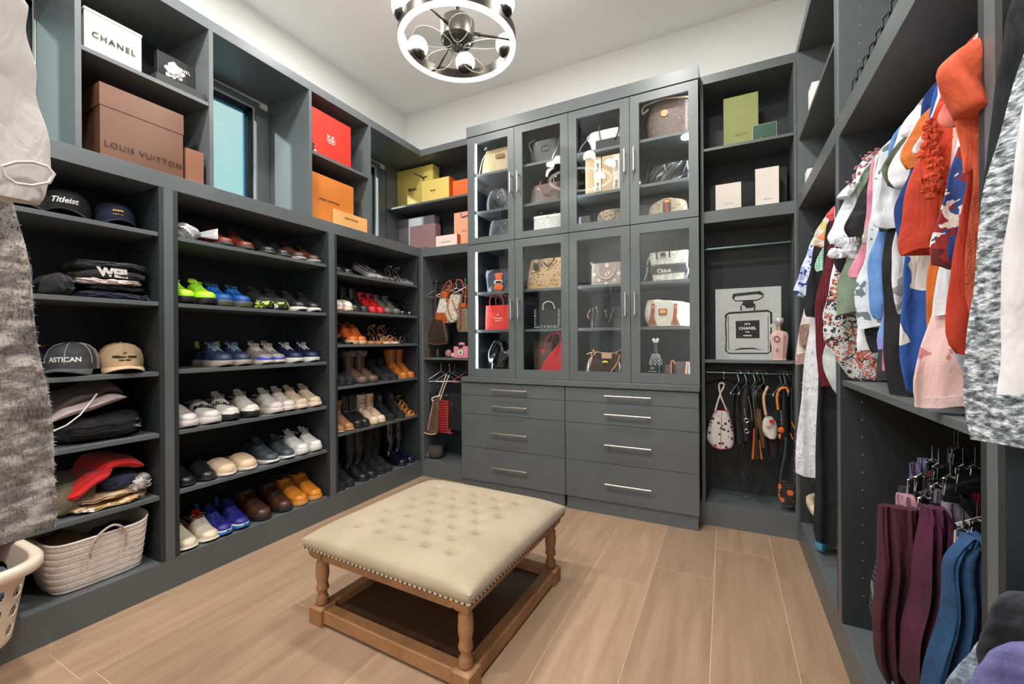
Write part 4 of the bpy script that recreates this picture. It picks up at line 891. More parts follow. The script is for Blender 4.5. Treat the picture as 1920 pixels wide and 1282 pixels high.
# ------------------------------------------------------------------ caps (local: brim towards +x)
def cap(label, loc, rz, front, side, brim, brim2, word=None, wsz=.03, wcol=WHITE, words=(), group='caps on the left shelves', sc1=1.0):
    t = thing('baseball_cap', label, 'cap', loc, rz, group)
    RR = [[(.098 * sc1 * r_ * math.cos(a) - .004, .082 * sc1 * r_ * math.sin(a), z * sc1) for a in [2 * math.pi * k / 28 for k in range(28)]] for r_, z in ((1, .004), (1.02, .03), (.985, .06), (.86, .088), (.62, .108), (.3, .118), (.04, .12))]
    g = G().loft(RR)
    for i, f_ in enumerate(g.f):
        cx = sum(g.v[q][0] for q in f_) / len(f_); g.m[i] = 0 if cx > .012 else 1
    g.build('crown', [front, side], t)
    g = G(); top = []; 
    rows = []
    for k in range(15):
        a = -1.02 + 2.04 * k / 14; bx, by = .096 * sc1 * math.cos(a) - .004, .088 * sc1 * math.sin(a)
        ln = .084 * max(0.02, math.cos(a * 1.35)) ** .6; droop = .022 * (math.sin(abs(a)) / math.sin(1.02)) ** 2
        rows.append([(bx, by, .010 - droop * .2), (bx + ln * .55, by * 1.02, .014 - droop), (bx + ln, by * .98, .006 - droop), (bx + ln, by * .98, .002 - droop), (bx + ln * .55, by * 1.02, .010 - droop), (bx, by, .004 - droop * .2)])
    zmin = min(p[2] for r_ in rows for p in r_)
    g.loft(rows); g.build('brim', brim, t)
    for o in list(t.children): o.location.z = -zmin if False else 0
    t.location.z += -zmin + .001
    G().ball((0, 0, .12 * sc1), (.006, .006, .004), 8, 5).build('top_button', front, t)
    g = G()
    for a in (0, 60, 120, 180, 240, 300): g.tube([(r_ * .098 * sc1 * math.cos(R(a)) - .004, r_ * .082 * sc1 * math.sin(R(a)), z * sc1 + .0006) for r_, z in ((1.02, .03), (.985, .06), (.86, .088), (.62, .108), (.3, .118))], .0009, 4)
    g.build('panel_seam', brim2, t)
    for s, size, dz, cl, sh in words:
        me = text(s, size, cl, t, (0, 0, 0), (1, 0, 0), (0, 1, 0), bold=.0008, shear=sh)
        for v in me.data.vertices:
            y, zl, ex = v.co.x, v.co.y, v.co.z; z = (.045 + dz + zl) * sc1; rr_ = .985 if z < .06 else .985 - (z - .06) * 4.4
            th = y / .09; rx = .098 * sc1 * rr_ - .004 + .0032 + ex
            v.co = (rx * math.cos(th), (rx - .014) * math.sin(th), z)
    return t
tn = mat('black_twill', (30, 30, 32), .8, kind='fabric', sc_=30); nv = mat('navy_twill', (24, 32, 60), .8, kind='fabric', sc_=30); kh = mat('khaki_twill', (196, 168, 132), .85, kind='fabric', col2=(178, 150, 114), sc_=20); ch = mat('charcoal_twill', (70, 72, 74), .8, kind='fabric', sc_=30); mesh = mat('silver_mesh', (186, 176, 172), .8, kind='check', col2=(120, 112, 110), sc_=300)
xc = XL - .17
cap('black cap with white script lettering on the top left shelf', (xc, LX(140, xc + .1, 395), 1.732), R(-18), tn, tn, tn, tn, words=(('Titleist', .034, .012, WHITE, .25),))
cap('navy cap with gold ship badge on the top left shelf', (xc, LX(233, xc + .1, 420), 1.732), R(-10), nv, nv, nv, nv, words=(('U.S. NAVY', .010, .022, GOLD, 0), ('~~~~', .02, .004, GOLD, 0)), sc1=.92)
cap('black cap half hidden behind the near shirt on the top shelf', (xc - .02, LX(86, xc + .1, 390), 1.732), R(-30), tn, tn, tn, tn, sc1=.95)
cap('grey and silver mesh trucker cap with white block lettering', (xc + .02, LX(158, xc + .1, 690) - .012, 1.062), R(-32), ch, mesh, ch, mat('white_piping', (225, 222, 216), .7), words=(('ASTICAN', .027, .002, WHITE, 0),), sc1=1.03)
cap('khaki cap with small black wave logo and lettering', (xc + .02, LX(240, xc + .1, 680) + .004, 1.062), R(-12), kh, kh, kh, kh, words=(('Offshore Inland', .0155, .010, INK, 0), ('Marine - Oilfield', .007, -.006, INK, 0), ('/^^', .012, .026, INK, .3)), sc1=1.0)
cap('orange and navy cap behind the grey trucker cap', (xc - .12, LX(120, xc, 670), 1.062), R(10), nv, mat('orange_twill', (200, 110, 30), .8, kind='fabric'), nv, nv, sc1=.95)
# ------------------------------------------------------------------ folded clothes, left bay: soft slabs with a rolled edge
def fold(label, x0, x1, y0, y1, z0, z1, mt, name='folded_shirt', cat='clothing', wob=.06, seed=1, slope=0, group='folded clothes on the left shelves', p=3.2):
    c = ((x0 + x1) / 2, (y0 + y1) / 2, z0); t = thing(name, label, cat, (c[0], c[1], z0 + .001), 0, group)
    hx, hy, hz = (x1 - x0) / 2, (y1 - y0) / 2, (z1 - z0) / 2
    g = G().ball((0, 0, hz), (hx, hy, hz), 40, 18, p=p, wob=wob, seed=seed)
    zl = min(v[2] for v in g.v)
    g.v = [(x + .006 * math.sin(y * 40 + seed), y, max(0.0, z + .006 * math.sin(22 * y + seed * 2) * math.sin(16 * x + seed) + slope * (y / hy) * hz * (1 if z > hz * .9 else .3))) for x, y, z in g.v]
    g.build('cloth_body', mt, t)
    if hz > .012:      # the visible fold line along the front
        g = G(); n = 24
        for q in (.36, .64):
            g.tube([(hx * (1.0 + .004) - abs(k / n - .5) ** 6 * hx * 20, -hy * .93 + 2 * hy * .93 * k / n, hz * 2 * q + .004 * math.sin(k * .8 + seed)) for k in range(2, n - 1)], .0022, 5)
        g.build('fold_edge', mt, t)
    return t
FB = lambda n, c, **k: mat(n, c, .85, kind='fabric', sc_=k.pop('s', 12), sheen=.2, **k)
x1 = XL - .03; x0 = XL - .36
navyf, blackf, dkf = FB('navy_jersey', (34, 36, 66)), BLKFAB, FB('dark_grey_jersey', (40, 46, 50))
y = lambda px, py=550: LX(px, x1, py)
Zs = 1.398
fold('navy folded shirt at the bottom of the second shelf stack', x0, x1, y(150), y(296), Zs, Zs + .035, navyf, seed=3)
fold('black folded shirt under the white patterned one', x0, x1, y(160), y(285), Zs + .036, Zs + .062, blackf, seed=4)
fold('dark navy shirt hanging loosely in the second shelf stack', x0 + .02, x1 - .01, y(120), y(230), Zs + .036, Zs + .085, FB('ink_jersey', (28, 28, 46)), seed=5) if False else None
fold('crumpled pale pink-white shirt in the second shelf stack', x0 + .1, x1 + .005, y(158), y(276), Zs + .064, Zs + .093, FB('pale_pink_jersey', (226, 206, 200)), seed=6, wob=.12)
t = fold('black shirt with bold white print in the second shelf stack', x0, x1 - .004, y(165), y(288), Zs + .094, Zs + .135, FB('washed_black', (30, 30, 32)), seed=7, wob=.03)
text('WEII', .05, WHITE, t, (x1 - .002, y(215), Zs + .117), (0, 1, 0), (.2, 0, 1), off=t.location, bold=.003, shear=-.2)
t = fold('dark grey shirt topping the second shelf stack', x0, x1 - .012, y(168), y(292), Zs + .137, Zs + .176, dkf, seed=8, slope=-.2)
t = fold('black shirts slumped left on the second shelf', x0, x1 - .02, y(104), y(152), Zs, Zs + .10, FB('soft_black', (26, 25, 28)), seed=9)
fold('dusty blue shirt end behind the near grey coat', x0, x1 - .02, y(50), y(68), Zs, Zs + .14, FB('dusty_blue', (54, 82, 110)), seed=2)
Zs = .766
t = fold('heap of black work shirts with small grey lettering', x0, x1, y(100, 780), y(288, 780), Zs, Zs + .115, blackf, seed=11, wob=.06, slope=.1)
text('AUSTAL', .020, mat('grey_print', (176, 178, 182), .6, kind='plain'), t, (x1 - .004, y(247, 800), LZ(247, 799, x1)), (0, 1, 0), (.25, 0, 1), off=t.location, shear=.25, bold=.0007)
text('AUS', .016, mat('grey_print', (176, 178, 182), .6, kind='plain'), t, (x1 - .012, y(253, 786), LZ(255, 787, x1)), (0, 1, 0), (.25, 0, 1), off=t.location, shear=.25, bold=.0004)
# a leaning pile of pale striped jackets
def slump(label, pts, mt, xa, xb, th, seed=0, name='crumpled_shirt', folds=3):
    "tilted soft roll: pts are image points of its centre line at x = xb"
    P = [at(0, xb, *p) for p in pts]; c = P[len(P) // 2]; base = min(p.z for p in P) - th
    t = thing(name, label, 'clothing', (xb - .12, c.y, base), 0, 'folded clothes on the left shelves'); rings = []
    S = smooth([(p.y, p.z, th) for p in P], 26)
    for i, (yy, zz, r_) in enumerate(S):
        q = i / 25; e = min(1, 3.2 * min(q, 1 - q) + .25); rg = []
        for k in range(24):
            a = 2 * math.pi * k / 24; rr_ = r_ * e * (1 + .10 * math.sin(folds * a + q * 5 + seed) + .05 * math.sin(7 * a - q * 9 + seed))
            rg.append(((xa + xb) / 2 + (xb - xa) / 2 * math.copysign(abs(math.cos(a)) ** .6, math.cos(a)) * (e ** .3) + .004 * math.sin(9 * q + seed), yy, zz + rr_ * math.sin(a)))
        rings.append(rg)
    G().loft(rings).build('cloth_body', mt, t, off=t.location)
    return t
slump('pale pink jacket with white piping draped over the black heap', [(98, 795), (130, 775), (175, 762), (215, 748), (248, 745)], FB('lilac_white_twill', (192, 176, 176), col2=(158, 140, 140)), x0 + .06, x1 + .004, .024, 2)
slump('grey-brown jacket on top of the black heap', [(100, 782), (140, 752), (180, 740), (212, 726), (240, 738)], FB('taupe_twill', (92, 78, 76)), x0, x1 - .03, .03, 5)
tag(G().tube([at(0, x1 + .006, 100, 808), at(0, x1 + .008, 125, 797), at(0, x1 + .008, 150, 778), at(0, x1 + .006, 165, 760), at(0, x1 + .004, 182, 738)], .003, 6).build('jacket_piping', mat('white_cord', (228, 222, 218), .7)), 'white cord trailing over the pale pink jacket', 'cord')
Zs = .466
fold('patterned golden scarf in a clear wrapper at the bottom', x0 + .05, x1 + .008, y(125, 960), y(288, 940), Zs, Zs + .03, mat('gold_scarf_print', (196, 150, 84), .5, kind='print', col2=(226, 206, 170), col3=(60, 90, 130), sc_=50, coat=.5), seed=12, name='folded_scarf')
fold('beige folded shirt on the golden scarf', x0 + .04, x1 - .003, y(140, 920), y(282, 930), Zs + .031, Zs + .062, FB('beige_jersey', (190, 160, 122)), seed=13, wob=.1)
fold('dark blue shirt behind the red shirt', x0, x1 - .01, y(195, 910), y(272, 900), Zs + .063, Zs + .125, FB('deep_blue_jersey', (24, 38, 66)), seed=14, slope=.3)
fold('white dotted shirt spilling at the right end', x0 + .1, x1 - .002, y(238, 900), y(292, 900), Zs + .03, Zs + .105, mat('dotted_white', (196, 188, 184), .8, kind='spots', col2=(110, 104, 104), sc_=140), seed=15, wob=.12)
fold('grey-gold shirts slumped at the left of the red shirt', x0, x1 - .02, y(100, 910), y(195, 900), Zs + .0, Zs + .14, FB('olive_grey_jersey', (122, 108, 84)), seed=16, slope=.3)
slump('bright red shirt rolled diagonally across the pile', [(120, 941), (150, 928), (178, 905), (205, 890), (222, 872)], FB('bright_red_jersey', (214, 10, 14)), x0 + .05, x1 + .012, .03, 3)
slump('bright red shirt folded on top at the right', [(186, 888), (215, 872), (250, 868), (280, 874)], FB('bright_red_jersey', (214, 10, 14)), x0, x1 - .012, .028, 6)
# ------------------------------------------------------------------ woven tote basket
WV = mat('white_woven_plastic', (246, 238, 230), .5, kind='fabric', col2=(236, 226, 218), sc_=30, bump=.1)
xb = XL - .02
ya, yb_ = LX(78, xb, 1120) + .0, LX(290, xb, 1000)
t = thing('tote_basket', 'white woven tote basket with rope handle in the bottom left bay', 'basket', (xb - .15, (ya + yb_) / 2, Z0 + .001)); o = t.location
yb0, yb1 = LX(112, xb, 1120), LX(278, xb, 1060); yt0, yt1 = LX(80, xb, 1030), LX(288, xb, 975); zt0 = .145 + .225
def bk(u, v):   # u round the perimeter 0..1, v height 0..1 -> point on the basket wall
    e = v ** .8; a0, a1 = yb0 * (1 - e) + yt0 * e, yb1 * (1 - e) + yt1 * e; dx = .12 + .035 * e; cxx = xb - .155
    th = 2 * math.pi * u; c_, s_ = math.cos(th), math.sin(th); sg = lambda a: math.copysign(abs(a) ** .38, a)
    sag = .0 + .028 * (abs(s_) ** 3) * v
    return Vector((cxx + dx * sg(c_), (a0 + a1) / 2 + (a1 - a0) / 2 * sg(s_), Z0 + .003 + .215 * v + sag))
g = G().loft([[bk(k / 64, v) for k in range(64)] for v in (0, .25, .5, .75, 1)] + [[bk(k / 64, v) + Vector((-(bk(k / 64, v).x - xb + .155) * .05, 0, 0)) for k in range(64)] for v in (1, .5, .05)], cap=True)
g.build('basket_shell', WV, t, off=o, ang=70)
g = G(); NU, NV = 110, 15
for j in range(NV):
    for i in range(NU):
        u = (i + (.5 if j % 2 else 0)) / NU; v = (j + .5) / NV; du, dv = .62 / NU, .62 / NV; s = 1 if j % 2 else -1
        c_ = Vector((xb - .155, o.y, 0)); pts = []
        for a, b in ((-1, -.55 * 1), (1, -.55 + .9 * s * .6), (1, .55 + .9 * s * .6), (-1, .55)):
            p = bk(u + du * a * .9, min(1, max(0, v + dv * b))); n_ = (p - Vector((c_.x, c_.y, p.z))).normalized(); pts.append(p + n_ * .0006)
        mid = sum(pts, Vector()) / 4; n_ = Vector(((mid.x - c_.x) * 2.2, (mid.y - c_.y) * .6, 0)).normalized(); mid = mid + n_ * .0042
        g.add(pts + [mid], [(0, 1, 4), (1, 2, 4), (2, 3, 4), (3, 0, 4)])
g.build('weave', WV, t, off=o, kind='stuff', ang=80)
G().tube([bk(k / 64, 1) for k in range(64)], .005, 7, closed=True).build('rim', WV, t, off=o)
xh = xb + .004; H_ = [at(0, xh + .01, *p) for p in ((170, 1047), (170, 1030), (185, 1003), (212, 984), (232, 990), (236, 1005), (236, 1024))]
G().tube(smooth([tuple(p) for p in H_], 22), .0052, 8).build('rope_handle', mat('ivory_rope', (206, 186, 176), .8, kind='knit', col2=(176, 156, 146), sc_=60), t, off=o)
H_ = [p + Vector((-.25, 0, .0)) for p in H_]; G().tube(smooth([tuple(p) for p in H_], 22), .0052, 8).build('rope_handle', WV, t, off=o)
for lab, (a, b, c_), mt, sd in (('tan cloth bundle inside the white woven basket', (-.02, -.09, .17), FB('tan_cotton', (150, 118, 84)), 3), ('dark cloth bundle inside the white woven basket', (0, .08, .15), FB('dark_ink_cloth', (30, 32, 48)), 8)):
    tt = thing('cloth_bundle', lab, 'clothing', (o.x + a, o.y + b, o.z + c_ - .05)); G().ball((0, 0, .05), (.10, .10, .055), 20, 12, wob=.12, seed=sd).build('cloth_body', mt, tt)
# ------------------------------------------------------------------ plastic laundry basket on the floor by the left bay
PB = mat('cream_plastic', (226, 208, 190), .35, kind='plain')
def laundry(label, c, hx, hy, h, rz, mt, holes=True, rimm=None):
    t = thing('laundry_basket', label, 'basket', c, rz); N1, N2 = 216, 72; taper = .78
    sg = lambda a: math.copysign(abs(a) ** .55, a)
    def pt(i, j, d=0):
        th = 2 * math.pi * i / N1; v = j / N2; k = taper + (1 - taper) * v; 
        k *= 1 - .10 * max(0, 1 - v * 9) ** 2
        return ((hx - d) * k * sg(math.cos(th)), (hy - d) * k * sg(math.sin(th)), h * v)
    vs = []; fs = []
    for d in (0, .004):
        vs += [pt(i, j, d) for j in range(N2 + 1) for i in range(N1)]
    M = (N2 + 1) * N1
    def hole(i, j):
        if not holes: return False
        per = 18; v = (j + .5) / N2; cu_ = ((i + .5) % per) / per - .5
        for vc in (.24, .46, .68):
            if (cu_ / .34) ** 2 + ((v - vc - cu_ * .06) / .075) ** 2 < 1: return True
        return False
    H = {(i, j) for i in range(N1) for j in range(N2) if hole(i, j)}
    q = lambda i, j, s: s * M + j * N1 + i % N1
    for i in range(N1):
        for j in range(N2):
            if (i, j) in H: continue
            fs.append((q(i, j, 0), q(i + 1, j, 0), q(i + 1, j + 1, 0), q(i, j + 1, 0))); fs.append((q(i, j, 1), q(i, j + 1, 1), q(i + 1, j + 1, 1), q(i + 1, j, 1)))
            for (di, dj, a, b) in ((0, -1, (i, j), (i + 1, j)), (0, 1, (i, j + 1), (i + 1, j + 1)), (-1, 0, (i, j), (i, j + 1)), (1, 0, (i + 1, j), (i + 1, j + 1))):
                if ((i + di) % N1, j + dj) in H: fs.append((q(a[0], a[1], 0), q(b[0], b[1], 0), q(b[0], b[1], 1), q(a[0], a[1], 1)))
    fs.append(tuple(reversed(range(N1))))
    G().add(vs, fs).build('basket_wall', mt, t, ang=60)
    RR = []
    for a, b in ((-.002, h - .03), (.026, h - .034), (.031, h - .028), (.031, h - .004), (.024, h + .004), (.006, h + .004), (-.004, h - .004), (-.004, h - .03)):
        RR.append([((hx + a) * sg(math.cos(2 * math.pi * i / N1)), (hy + a) * sg(math.sin(2 * math.pi * i / N1)), b) for i in range(N1)])
    G().loft(RR + [RR[0]], cap=False).build('rim', rimm or mt, t, ang=60)
    return t
cpx = at(0, -2.02, 90, 1045)
lb_ = laundry('cream plastic laundry basket with oval holes jutting from the bottom left bay', (-2.375, .397, Z0 + .001), .225, .195, .295, R(0), PB)
for lab, (a, b), mt, sd in (('dark red cloth inside the cream laundry basket', (-.02, .02), FB('wine_cloth', (92, 22, 28)), 3), ('blue-grey cloth inside the cream laundry basket', (.07, .11), FB('blue_grey_cloth', (60, 76, 92)), 6)):
    tt = thing('cloth_bundle', lab, 'clothing', (-2.375 + a, .397 + b, Z0 + .10)); G().ball((0, 0, .08), (.13 if sd == 3 else .075, .12 if sd == 3 else .05, .1), 22, 12, wob=.1, seed=sd).build('cloth_body', mt, tt)
# grey storage box behind the coat hem
g = G(); tt = gbox('storage_box', 'light grey storage box on the fifth shelf behind the coat', 'box', XL - .3, XL - .03, LX(2, XL, 1000), LX(72, XL, 1000), .466, .466 + .06, CARD('light_grey_plastic', (150, 150, 148)))
# ------------------------------------------------------------------ handbags
def rowbag(t, name, yf, rows, d, mt, zb=None, p=3.5, n=32, lev=16, dtop=None, fold=0, seed=0, off=None, open_top=False, in_m=None):
    """rows: (image y, x left, x right) seen on the front plane y=yf; d half depth; the last row sits at zb"""
    off = off or t.location; S = []
    for i, (py, a, b) in enumerate(rows):
        A, Bp = at(1, yf, a, py), at(1, yf, b, py); z = (A.z + Bp.z) / 2
        if i == len(rows) - 1 and zb is not None: z = zb + .0016
        q = i / (len(rows) - 1); dd = d if dtop is None else dtop + (d - dtop) * q
        S.append((z, A.x, Bp.x, dd))
    S = smooth(S, lev); rings = []
    for k, (z, a, b, dd) in enumerate(S):
        ring = []
        for j in range(n):
            th = 2 * math.pi * j / n; cs, sn = math.cos(th), math.sin(th)
            x = (a + b) / 2 + (b - a) / 2 * math.copysign(abs(cs) ** (2 / p), cs)
            y = yf + d + dd * math.copysign(abs(sn) ** (2 / p), sn)
            if fold: y += fold * math.sin(6 * (x - a) / max(.01, b - a) * 2 + seed + k * .5) * (1 if sn < 0 else .3); z2 = z + fold * .6 * math.sin(9 * x / .1 + seed)
            else: z2 = z
            if zb is not None: z2 = max(z2, zb + .0016)
            if yf > 3.02 and x < -1.9: x = max(-2.4, min(-1.939, x))
            if yf > 3.02 and x > -.2: x = max(-.117, min(.368, x))
            ring.append((x, y, z2))
        rings.append(ring)
    rings.reverse()
    g = G().loft(rings)
    if open_top:
        top = rings[-1]; cx = sum(p_[0] for p_ in top) / n; cy = sum(p_[1] for p_ in top) / n
        g.mi = 1; g.loft([[(cx + (p_[0] - cx) * k, cy + (p_[1] - cy) * k, p_[2] - dz) for p_ in top] for k, dz in ((.97, -.0005), (.93, .02))], cap=True)
    return g.build(name, [mt, in_m or BLACK], t, off=off, ang=55)
def hbag(label, yf, zb, rows, d, mt, name='handbag', cat='handbag', group='handbags in the glass cabinets', part='bag_body', **k):
    A = at(1, yf, rows[-1][1], rows[-1][0]); Bp = at(1, yf, rows[-1][2], rows[-1][0])
    t = thing(name, label, cat, ((A.x + Bp.x) / 2, yf + d, zb), 0, group)
    rowbag(t, part, yf, rows, d, mt, zb, **k); return t
def pth(yf, pts, n=22, dy=0):
    return [Vector(q) for q in smooth([tuple(at(1, yf + (p[2] if len(p) > 2 else 0), p[0], p[1])) for p in pts], n)]
def handle(t, yf, pts, r, mt, name='handle', n=22): return G().tube(pth(yf, pts, n), r, 8).build(name, mt, t, off=t.location)
def chain(t, yf, pts, mt, r=.0035, name='chain'):
    P = pth(yf, pts, 60); g = G(); d = 0; last = P[0]; k = 0
    for a in P[1:]:
        if (a - last).length > r * 2.1:
            c = (a + last) / 2; v = (a - last).normalized(); w = v.cross(Vector((0, 1, 0)) if k % 2 else Vector((.3, 1, .6))).normalized(); k += 1
            g.tube([c + v * r * 1.2 * math.cos(q) + w * r * .75 * math.sin(q) for q in [2 * math.pi * i / 8 for i in range(8)]], r * .28, 4, closed=True); last = a
    return g.build(name, mt, t, off=t.location)
def patch(t, yf, px0, px1, py0, py1, mt, name='patch', th=.002):
    A, Bp = at(1, yf, px0, py1), at(1, yf, px1, py0); return G().box(A.x, Bp.x, yf - th, yf + .003, A.z, Bp.z).build(name, mt, t, False, off=t.location, bev=.001)
def tx(t, yf, s, px, py, size, mt, **k):
    P = at(1, yf, px, py); return text(s, size, mt, t, P, k.pop('xd', (1, 0, 0)), k.pop('yd', (0, 0, 1)), off=t.location, **k)
MONO = mat('brown_monogram_canvas', (92, 70, 58), .4, kind='spots', col2=(150, 118, 84), sc_=60, thr=.22, coat=.2)
TAN = mat('tan_leather', (196, 132, 86), .5, kind='leather', col2=(170, 108, 66), sc_=10)
GPAT = mat('beige_check_canvas', (196, 172, 128), .5, kind='check', col2=(172, 146, 104), sc_=90)
QUILT = mat('black_quilted_leather', (40, 42, 46), .3, kind='plaid', col2=(16, 16, 18), sc_=16, thr=.93)
SILV = CHROME
yc = 2.965
U = (1.990, 2.243, 2.545); Lw = (.9305, 1.288, 1.592)
# upper left cabinet
t = hbag('beige checked canvas tote with brown label in the upper left door', yc, U[2], [(275, 906, 962), (284, 904, 962), (305, 901, 963), (326, 899, 964)], .06, GPAT, p=5, dtop=.03, fold=.004)
patch(t, yc + .002, 929, 945, 286, 297, mat('brown_leather_label', (132, 90, 52), .5), 'leather_label'); 
P = at(1, yc, 911, 279); G().tube([P + Vector((.009 * math.cos(a), -.002, .009 * math.sin(a))) for a in [2 * math.pi * k / 14 for k in range(14)]], .003, 6, closed=True).build('eyelet', SILV, t, off=t.location)
handle(t, yc, [(915, 284), (905, 300), (899, 326)], .004, mat('grey_satin_strap', (196, 190, 184), .4), 'strap')
t = hbag('black quilted rounded bag with round tag in the upper left door', yc, U[1], [(355, 916, 950), (366, 909, 956), (380, 907, 958), (394, 908, 958)], .05, QUILT, p=3)
P = at(1, yc - .004, 938, 365); G().tube([P + Vector((.028 * math.cos(a), 0, .028 * math.sin(a))) for a in [2 * math.pi * k / 20 for k in range(20)]], .0016, 5, closed=True).build('round_tag', SILV, t, off=t.location)
tx(t, yc - .004, 'ooo', 938, 365, .02, SILV); handle(t, yc - .004, [(924, 372), (926, 386), (936, 390), (948, 376)], .003, BLKLEA)
t = hbag('dark pewter tote with silver rings in the upper left door', yc, U[0], [(412, 918, 956), (425, 915, 958), (441, 912, 960)], .05, mat('pewter_leather', (96, 98, 106), .35, kind='leather', col2=(50, 50, 56), sc_=14), p=4)
for px in (926, 950): P = at(1, yc - .002, px, 416); G().tube([P + Vector((.007 * math.cos(a), 0, .012 * math.sin(a))) for a in [2 * math.pi * k / 14 for k in range(14)]], .0025, 6, closed=True).build('ring', SILV, t, off=t.location)
t = hbag('black flap bag with embossed oval emblem and silver chain', yc, U[2], [(262, 996, 1048), (272, 993, 1056), (290, 992, 1058), (304, 994, 1058)], .05, BLKLEA, p=4)
chain(t, yc - .004, [(1003, 262), (992, 270), (996, 284), (1001, 303)], SILV); chain(t, yc - .004, [(1050, 255), (1046, 272), (1038, 290), (1034, 299)], SILV)
P = at(1, yc - .001, 1023, 278)
for s in (-.013, .013): G().tube([P + Vector((s + .022 * math.cos(a), 0, .020 * math.sin(a))) for a in [2 * math.pi * k / 24 for k in range(3, 22)]] if s < 0 else [P + Vector((s - .022 * math.cos(a), 0, .020 * math.sin(a))) for a in [2 * math.pi * k / 24 for k in range(3, 22)]], .003, 6).build('emblem', mat('glossy_black', (50, 50, 54), .15, kind='plain'), t, off=t.location)
t = hbag('brown monogram tote with curved tan handle behind the door', yc, U[1], [(341, 995, 1058), (350, 993, 1060), (365, 992, 1060), (382, 990, 1060)], .06, MONO, p=4, dtop=.03)
handle(t, yc - .006, [(1014, 340), (1012, 352), (1020, 362), (1030, 360), (1038, 345), (1038, 334), (1041, 331)], .0045, TAN)
t = hbag('white and silver patterned box bag behind the upper door', yc, U[0], [(404, 1001, 1056), (405, 1000, 1057), (429, 999, 1058)], .05, mat('white_silver_print', (222, 218, 212), .4, kind='spots', col2=(140, 138, 136), sc_=70, thr=.2), p=9, lev=8, name='box_bag')
patch(t, yc, 1026, 1028, 405, 428, WHITE, 'centre_strap'); patch(t, yc, 1001, 1056, 404, 407, WHITE, 'flap_edge')
for px in (1015, 1040): P = at(1, yc + .03, px, 402); G().lathe([(.004, 0), (.004, .012), (.006, .014)], 8, P).build('stud', SILV, t, off=t.location)
# upper right cabinet
t = hbag('black and white trapeze tote with black loop handles', yc, U[2], [(243, 1105, 1162), (250, 1098, 1166), (262, 1104, 1166), (282, 1108, 1166)], .06, mat('white_leather', (222, 222, 218), .4, kind='leather'), p=5)
patch(t, yc - .001, 1117, 1166, 254, 280, BLKLEA, 'front_panel'); handle(t, yc - .01, [(1126, 262), (1124, 240), (1136, 218), (1152, 214), (1162, 226), (1158, 250), (1152, 262)], .004, BLKLEA)
handle(t, yc - .01, [(1106, 252), (1100, 264), (1090, 276), (1087, 286)], .004, mat('grey_blue_strap', (96, 108, 120), .5), 'strap')
cho = CARD('tan_kraft_paper', (196, 164, 128)); rbn = CARD('cream_ribbon', (226, 214, 194))
for lab, a, b, rx, yy in (('narrow tan paper shopping bag with lettered cream ribbon', 1097, 1127, 1120.5, 2.975), ('wide tan paper shopping bag with lettered cream ribbon', 1128, 1166, 1155.5, 2.965)):
    t = hbag(lab, yy, U[1], [(296 if a < 1100 else 290, a, b), (330, a, b), (363, a, b)], .05, cho, p=12, lev=5, name='paper_bag', cat='bag', part='bag_body')
    patch(t, yy, rx - 6, rx + 6.5, 298 if a < 1100 else 288, 360, rbn, 'ribbon', .0015)
    for zy in ((316, 352) if a < 1100 else (310, 347)): tx(t, yy - .002, 'Chloé', rx, zy, .030, INK, xd=(0, 0, 1), yd=(-1, 0, 0), bold=.0004)
t = hbag('snakeskin patterned bag seen low in the upper right door', yc, U[0], [(392, 1126, 1166), (400, 1119, 1168), (414, 1118, 1168)], .05, mat('snakeskin', (176, 150, 116), .4, kind='print', col2=(36, 30, 28), col3=(120, 96, 74), sc_=60, thr=.4), p=4)
t = hbag('small black pouch beside the snakeskin bag', yc, U[0], [(405, 1084, 1106), (410, 1082, 1109), (419, 1082, 1110)], .035, BLKLEA, p=4, name='pouch')
t = hbag('large brown monogram bucket bag with tan disc and eyelets', yc, U[2], [(183, 1222, 1296), (200, 1214, 1297), (225, 1210, 1297), (258, 1214, 1297)], .075, MONO, p=3.4, open_top=True)
P = at(1, yc - .004, 1246, 212); G().lathe([(.0225, 0), (.0225, .003)], 24, (0, 0, 0)).build('leather_disc', mat('tan_disc', (216, 164, 104), .5), t).matrix_local = Matrix.Translation(P - t.location) @ Matrix.Rotation(R(90), 4, 'X')
for px, py in ((1234, 193), (1255, 189), (1271, 188), (1286, 187)): P = at(1, yc - .003, px, py); G().tube([P + Vector((.006 * math.cos(a), 0, .006 * math.sin(a))) for a in [2 * math.pi * k / 12 for k in range(12)]], .002, 5, closed=True).build('eyelet', SILV, t, off=t.location)
handle(t, yc + .0, [(1216, 205), (1205, 214), (1207, 200), (1224, 192), (1250, 184), (1294, 181)], .005, mat('beige_trim', (206, 178, 150), .5), 'drawstring')
t = hbag('black pleated clutch with slanting folds and metal monogram', yc, U[1], [(306, 1212, 1296), (316, 1209, 1298), (330, 1208, 1298), (343, 1210, 1298)], .05, mat('black_patent_leather', (30, 30, 34), .18, kind='leather', col2=(18, 18, 20), sc_=3), p=3.5, fold=.003, name='clutch_bag')
g = G()
for k in range(9): g.tube(pth(yc - .001, [(1212 + k * 11, 341 - k * 1.5), (1224 + k * 11, 324), (1242 + k * 9, 308)]), .0022, 5) if k < 7 else None
g.build('pleat', mat('black_patent_leather2', (44, 44, 48), .15), t, off=t.location); tx(t, yc - .006, 'Y', 1246, 312, .024, SILV, bold=.0008); tx(t, yc - .007, 'S', 1247, 316, .022, SILV); tx(t, yc - .006, 'L', 1250, 320, .018, SILV)
t = hbag('half-moon beige canvas bag with green-red-green stripe', yc, U[0], [(371, 1240, 1262), (376, 1224, 1282), (386, 1216, 1288), (400, 1214, 1290)], .045, mat('brown_beige_monogram', (170, 150, 122), .5, kind='spots', col2=(110, 92, 70), sc_=55, thr=.3), p=3)
